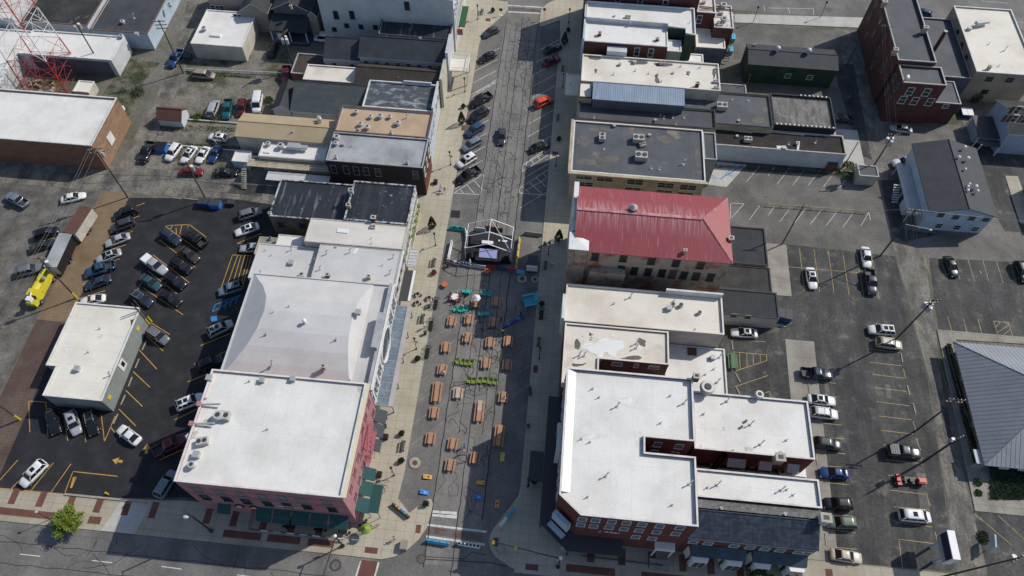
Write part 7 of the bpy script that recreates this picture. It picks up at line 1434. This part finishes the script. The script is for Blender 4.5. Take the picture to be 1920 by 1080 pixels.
def bush(q_,r,h,lb,lm='leafd',n=600,seed=1,name='shrub'):
    a=P(*map(float,q_.split(','))); t=thing(name,lb,'shrub',(0,0,0)); rr=random.Random(seed); q=MB()
    for i in range(n):
        d=Vector((rr.gauss(0,1),rr.gauss(0,1),abs(rr.gauss(0,1)))).normalized()*rr.uniform(.55,1.08); c=Vector((d.x*r,d.y*r,d.z*h+.05)); u=Vector((rr.gauss(0,1),rr.gauss(0,1),rr.gauss(0,1))).normalized()*.16; v=u.orthogonal().normalized()*.12; q.face([c-u,c+v,c+u,c-v])
    q.build('foliage',M[lm],t); q=MB(); [q.tube((0,0,0),(r*.6*math.cos(k),r*.6*math.sin(k),h*.7),.03,4) for k in range(5)]; q.build('stems',M['wood'],t); t.location=(a.x,a.y,0)
bush('1590,322',2.6,1.3,'leafy green shrub patch at the end of the pale yard','leafm',900,2); bush('1530,1000' if 0 else '604,26',1.6,2.6,'dark shrub in the shaded gap beside the tall white building','leafd',800,3); bush('603,50',1.3,2.2,'dark shrub below the first in the shaded gap','leafd',600,4)
bush('405,222',1.5,1.0,'low green bush between the garden shed and silver minivan','leafm',400,5); bush('370,222',1.2,.7,'weedy bush beside the garden shed','leafm',300,6); bush('1832,905',.7,.8,'small green shrub in the bank path bed, upper','leafm',250,7); bush('1833,925',.6,.6,'small green shrub in the bank path bed, lower','leafm',200,8)
bush('1770,178' if 0 else '1825,185',1.6,2.6,'overgrown green shrub between the tan building and grey blue house','leafd',800,9); bush('258,175',1.6,.9,'scrubby green bush on the grass verge','leafm',350,10); bush('505,190',1.0,1.2,'green bush beside the white van','leafm',300,11); bush('1842,1008',1.0,.7,'low shrub in the triangular bank bed','leafd',250,12); bush('160,172',1.2,1.6,'straggly green shrub by the utility hut','leafm',350,13)
q=MB(); q.prism([tuple(P(*c)[:2]) for c in ((1856,862),(1925,862),(1925,938),(1884,938),(1866,922))],0,.16); o=struct(q,'planted_bed',M['mulch'])
q=MB(); rr=random.Random(4)
for i in range(5200):
    c=P(rr.uniform(1856,1930),rr.uniform(866,936),.2); z=rr.uniform(.15,.6); u=Vector((rr.gauss(0,1),rr.gauss(0,1),rr.gauss(0,.6))).normalized()*.18; v=u.orthogonal().normalized()*.12; c.z=z; q.face([c-u,c+v,c+u,c-v],rr.choice([0,1]))
struct(q,'ground_cover_plants',[M['leafd'],M['leafd']],'stuff',label='dark ground cover plants in the bed beside the bank',cat='ground cover')
q=MB()
for i in range(3800):
    y=rr.uniform(47,69); c=Vector((rr.uniform(74.0,74.75),y,rr.uniform(.1,1.0))); u=Vector((rr.gauss(0,1),rr.gauss(0,1),rr.gauss(0,.6))).normalized()*.2; v=u.orthogonal().normalized()*.15; q.face([c-u,c+v,c+u,c-v])
struct(q,'hedge_planting',[M['leafd']],'stuff',label='dark clipped hedge along the brick bank wall',cat='hedge')
q=MB(); rr=random.Random(9)      # scattered weeds and grass tufts on the back lots
for s_ in ('242,125 290,115 250,200 205,225','350,134 470,144 470,148 350,140','300,232 450,240 450,248 300,246','350,215 400,225 400,232 350,228','1330,308 1570,325 1570,331 1330,314','270,265 450,275 450,280 270,272'):
    c4=[P(*map(float,c.split(','))) for c in s_.split()]
    for i in range(900):
        a_,b_=rr.random(),rr.random(); c=c4[0].lerp(c4[1],a_).lerp(c4[3].lerp(c4[2],a_),b_); c.z=rr.uniform(.02,.22); u=Vector((rr.gauss(0,1),rr.gauss(0,1),rr.gauss(0,.8))).normalized()*.14; v=u.orthogonal().normalized()*.07; q.face([c-u,c+v,c+u,c-v],rr.choice([0,0,1]))
struct(q,'weedy_grass',[M['leafm'],M['leafd']],'stuff',label='weedy grass tufts along the lot edges',cat='grass')
# ------------------------------------------------------------------ people
def person_mesh(pose,seed):
    P_={}
    if pose=='stand': j=dict(pel=(0,0,.95),ch=(0,0,1.30),nk=(0,.0,1.50),hd=(0,.02,1.66),hL=(-.11,0,.90),kL=(-.13,.03,.50),fL=(-.13,0,.08),tL=(-.13,.16,.04),hR=(.11,0,.90),kR=(.13,.06,.50),fR=(.13,.04,.08),tR=(.13,.2,.04),sL=(-.20,0,1.42),eL=(-.27,-.02,1.15),wL=(-.27,.08,.90),sR=(.20,0,1.42),eR=(.27,-.02,1.15),wR=(.27,.08,.90))
    elif pose=='walk': j=dict(pel=(0,0,.93),ch=(0,.03,1.28),nk=(0,.05,1.48),hd=(0,.08,1.64),hL=(-.11,0,.88),kL=(-.12,.20,.52),fL=(-.12,.30,.08),tL=(-.12,.46,.06),hR=(.11,0,.88),kR=(.12,-.02,.48),fR=(.12,-.34,.14),tR=(.12,-.22,.04),sL=(-.20,.03,1.40),eL=(-.27,-.12,1.14),wL=(-.26,-.08,.90),sR=(.20,.03,1.40),eR=(.27,.12,1.16),wR=(.24,.30,.98))
    else: j=dict(pel=(0,0,.50),ch=(0,.06,.88),nk=(0,.10,1.08),hd=(0,.14,1.24),hL=(-.11,.04,.48),kL=(-.14,.46,.50),fL=(-.14,.48,.08),tL=(-.14,.62,.04),hR=(.11,.04,.48),kR=(.14,.46,.50),fR=(.14,.48,.08),tR=(.14,.62,.04),sL=(-.20,.08,1.00),eL=(-.26,.22,.78),wL=(-.16,.45,.80),sR=(.20,.08,1.00),eR=(.26,.22,.78),wR=(.16,.45,.80))
    rad=dict(pel=.14,ch=.15,nk=.06,hd=.105,hL=.10,kL=.065,fL=.045,tL=.04,hR=.10,kR=.065,fR=.045,tR=.04,sL=.075,eL=.048,wL=.035,sR=.075,eR=.048,wR=.035)
    names=list(j); E_=[('pel','ch'),('ch','nk'),('nk','hd'),('pel','hL'),('hL','kL'),('kL','fL'),('fL','tL'),('pel','hR'),('hR','kR'),('kR','fR'),('fR','tR'),('ch','sL'),('sL','eL'),('eL','wL'),('ch','sR'),('sR','eR'),('eR','wR')]
    vs=[Vector(j[n]) for n in names]; rs=[rad[n] for n in names]; ed=[(names.index(a),names.index(b)) for a,b in E_]
    for w_,e_ in (('wL','eL'),('wR','eR')):                  # palm, four fingers and a thumb
        d=(Vector(j[w_])-Vector(j[e_])).normalized(); sd_=Vector((1,0,0)) if abs(d.x)<.8 else Vector((0,1,0)); sd_=(sd_-d*sd_.dot(d)).normalized(); pi=len(vs); vs.append(Vector(j[w_])+d*.07); rs.append(.034); ed.append((names.index(w_),pi))
        for k in range(4): a=len(vs); vs.append(vs[pi]+d*.04+sd_*(.024*(k-1.5))); rs.append(.010); ed.append((pi,a)); b_=len(vs); vs.append(vs[a]+d*(.05-.006*abs(k-1.5))+Vector((0,.012,0))); rs.append(.008); ed.append((a,b_))
        a=len(vs); vs.append(Vector(j[w_])+d*.05+sd_*.06); rs.append(.011); ed.append((pi,a))
    me=bpy.data.meshes.new('person'); me.from_pydata(vs,ed,[]); o=bpy.data.objects.new('tmp_person',me); COL.objects.link(o); m=o.modifiers.new('s','SKIN'); m.use_smooth_shade=True
    for i,r_ in enumerate(rs): me.skin_vertices[0].data[i].radius=(r_,r_*.85)
    for d_ in me.skin_vertices[0].data: d_.use_root=False
    me.skin_vertices[0].data[0].use_root=True
    sb=o.modifiers.new('b','SUBSURF'); sb.levels=1; sb.render_levels=1
    dg=bpy.context.evaluated_depsgraph_get(); dg.update(); out=bpy.data.meshes.new_from_object(o.evaluated_get(dg)); bpy.data.objects.remove(o)
    hip=j['pel'][2]; out.materials.clear()
    for mm in (M['skin'],M['white'],M['dark'],M['black']): out.materials.append(mm)
    for f in out.polygons:
        c=f.center; z=c.z; f.use_smooth=True
        nz=j['nk'][2]; arm=abs(c.x)>.215 and pose!='sit'
        if z>nz+.02: f.material_index=0
        elif pose=='sit': f.material_index=3 if z<.1 else (2 if (z<.58 or (c.y>.25 and z<.62)) else (0 if c.y>.26 else 1))
        else: f.material_index=3 if z<.09 else (0 if arm and z<1.15 else (2 if z<hip+.03 else 1))
    out.name='person'; return out,Vector(j['hd'])
PM={p:person_mesh(p,0) for p in('stand','walk','sit')}
HM=None
def person(q_,pose,rz,shirt,trous,lb,z=.02,hair='hair'):
    global HM
    a=P(*map(float,q_.split(',')),.8); me,hd=PM[pose]; o=bpy.data.objects.new('person',me); COL.objects.link(o); o.location=(a.x,a.y,z); o.rotation_euler=(0,0,R(rz)); tag(o,lb,'person')
    for i,m in ((1,shirt),(2,trous)): o.material_slots[i].link='OBJECT'; o.material_slots[i].material=M[m]
    q=MB(); q.ball((hd.x,hd.y-.02,hd.z+.045),.108,.118,.10,10,7); h=q.build('hair',M[hair],None,True); h.parent=o
    q=MB(); q.ball((hd.x,hd.y+.105,hd.z+.0),.016,.03,.025,6,4); n_=q.build('nose',M['skin'],None,True); n_.parent=o
    return o
person('827,352','walk',190,'white','tblpale','person in white walking on the west pavement holding a blue bag',.13); person('834,357','walk',185,'tblwood','tblpale','person in tan walking beside the one with a blue bag',.13)
a=P(825,360,.4); o=MB().box(-.2,.2,-.12,.12,0,.5).build('carrier_bag',M['brblue']); o.location=(a.x,a.y,.45); tag(o,'blue bag carried by the walking person in white','bag')
c=P(853,556,.7)
for i,(an,sh) in enumerate(((20,'red'),(80,'white'),(150,'dark'),(215,'tblwood'),(290,'orangecloth'),(335,'dkred'))):
    x=c.x+1.15*math.cos(R(an)); y=c.y+1.15*math.sin(R(an)); me,hd=PM['sit']; o=bpy.data.objects.new('person',me); COL.objects.link(o); o.location=(x,y,.0); o.rotation_euler=(0,0,R(an+90)); tag(o,'person in %s seated at the round table'%({'red':'bright red','white':'white','dark':'black','tblwood':'tan','orangecloth':'orange','dkred':'maroon'}[sh]),'person')
    o.material_slots[1].link='OBJECT'; o.material_slots[1].material=M[sh]
    q=MB(); q.ball((hd.x,hd.y-.02,hd.z+.045),.108,.118,.10,10,7); h=q.build('hair',M['hair'],None,True); h.parent=o
    s_=MB(); s_.box(-.22,.22,-.22,.22,.40,.44); [s_.box(u-.02,u+.02,v-.02,v+.02,0,.4) for u in(-.2,.2) for v in(-.2,.2)]; k=s_.build('stool',M['dark']); k.location=(x,y,0); tag(k,'dark stool under the diner in %s at the round table'%({'red':'bright red','white':'white','dark':'black','tblwood':'tan','orangecloth':'orange','dkred':'maroon'}[sh]),'stool','stools at the round table')
person('966,578','walk',30,'orangecloth','dark','person with bare arms in orange walking in the shade by the giant chair'); person('977,589','stand',120,'black','black','person in black at the head of the blue foam blocks'); person('940,599','stand',200,'dkred','dark','person standing in the shade right of the picnic table'); person('942,621','walk',150,'white','wdkblue','person in white at the edge of the shade'); person('903,618','stand',10,'wdkblue','dark','person in dark blue between the tables')
person('867,575','stand',170,'white','black','person in black and white behind the turquoise chairs'); person('871,836','stand',100,'brblue','wdkblue','person in bright blue beside a picnic table'); person('868,847','walk',210,'white','dark','person crouching dark beside the one in blue'); person('833,697','sit',90,'white','dark','person in white seated at the table near the west kerb')
person('878,592','sit',200,'white','dark','person in white seated at the top sunny table'); person('873,627','sit',200,'wcream','dark','person in cream seated at the second sunny table'); person('741,1009','walk',130,'wcream','tblpale','person in cream walking on the south west corner',.13); person('796,612','stand',80,'white','tblpale','person in white beside the bench by the glazed canopy',.13); person('809,566','stand',80,'white','tblpale','person in white at the upper bicycle rack',.13); person('948,746','sit',90,'white','dark','person at the right hand table below the six green chairs')
person('1036,522' if 0 else '1036,497','stand',0,'white','dark','person in white on the shaded east pavement by the red roof building',.13)
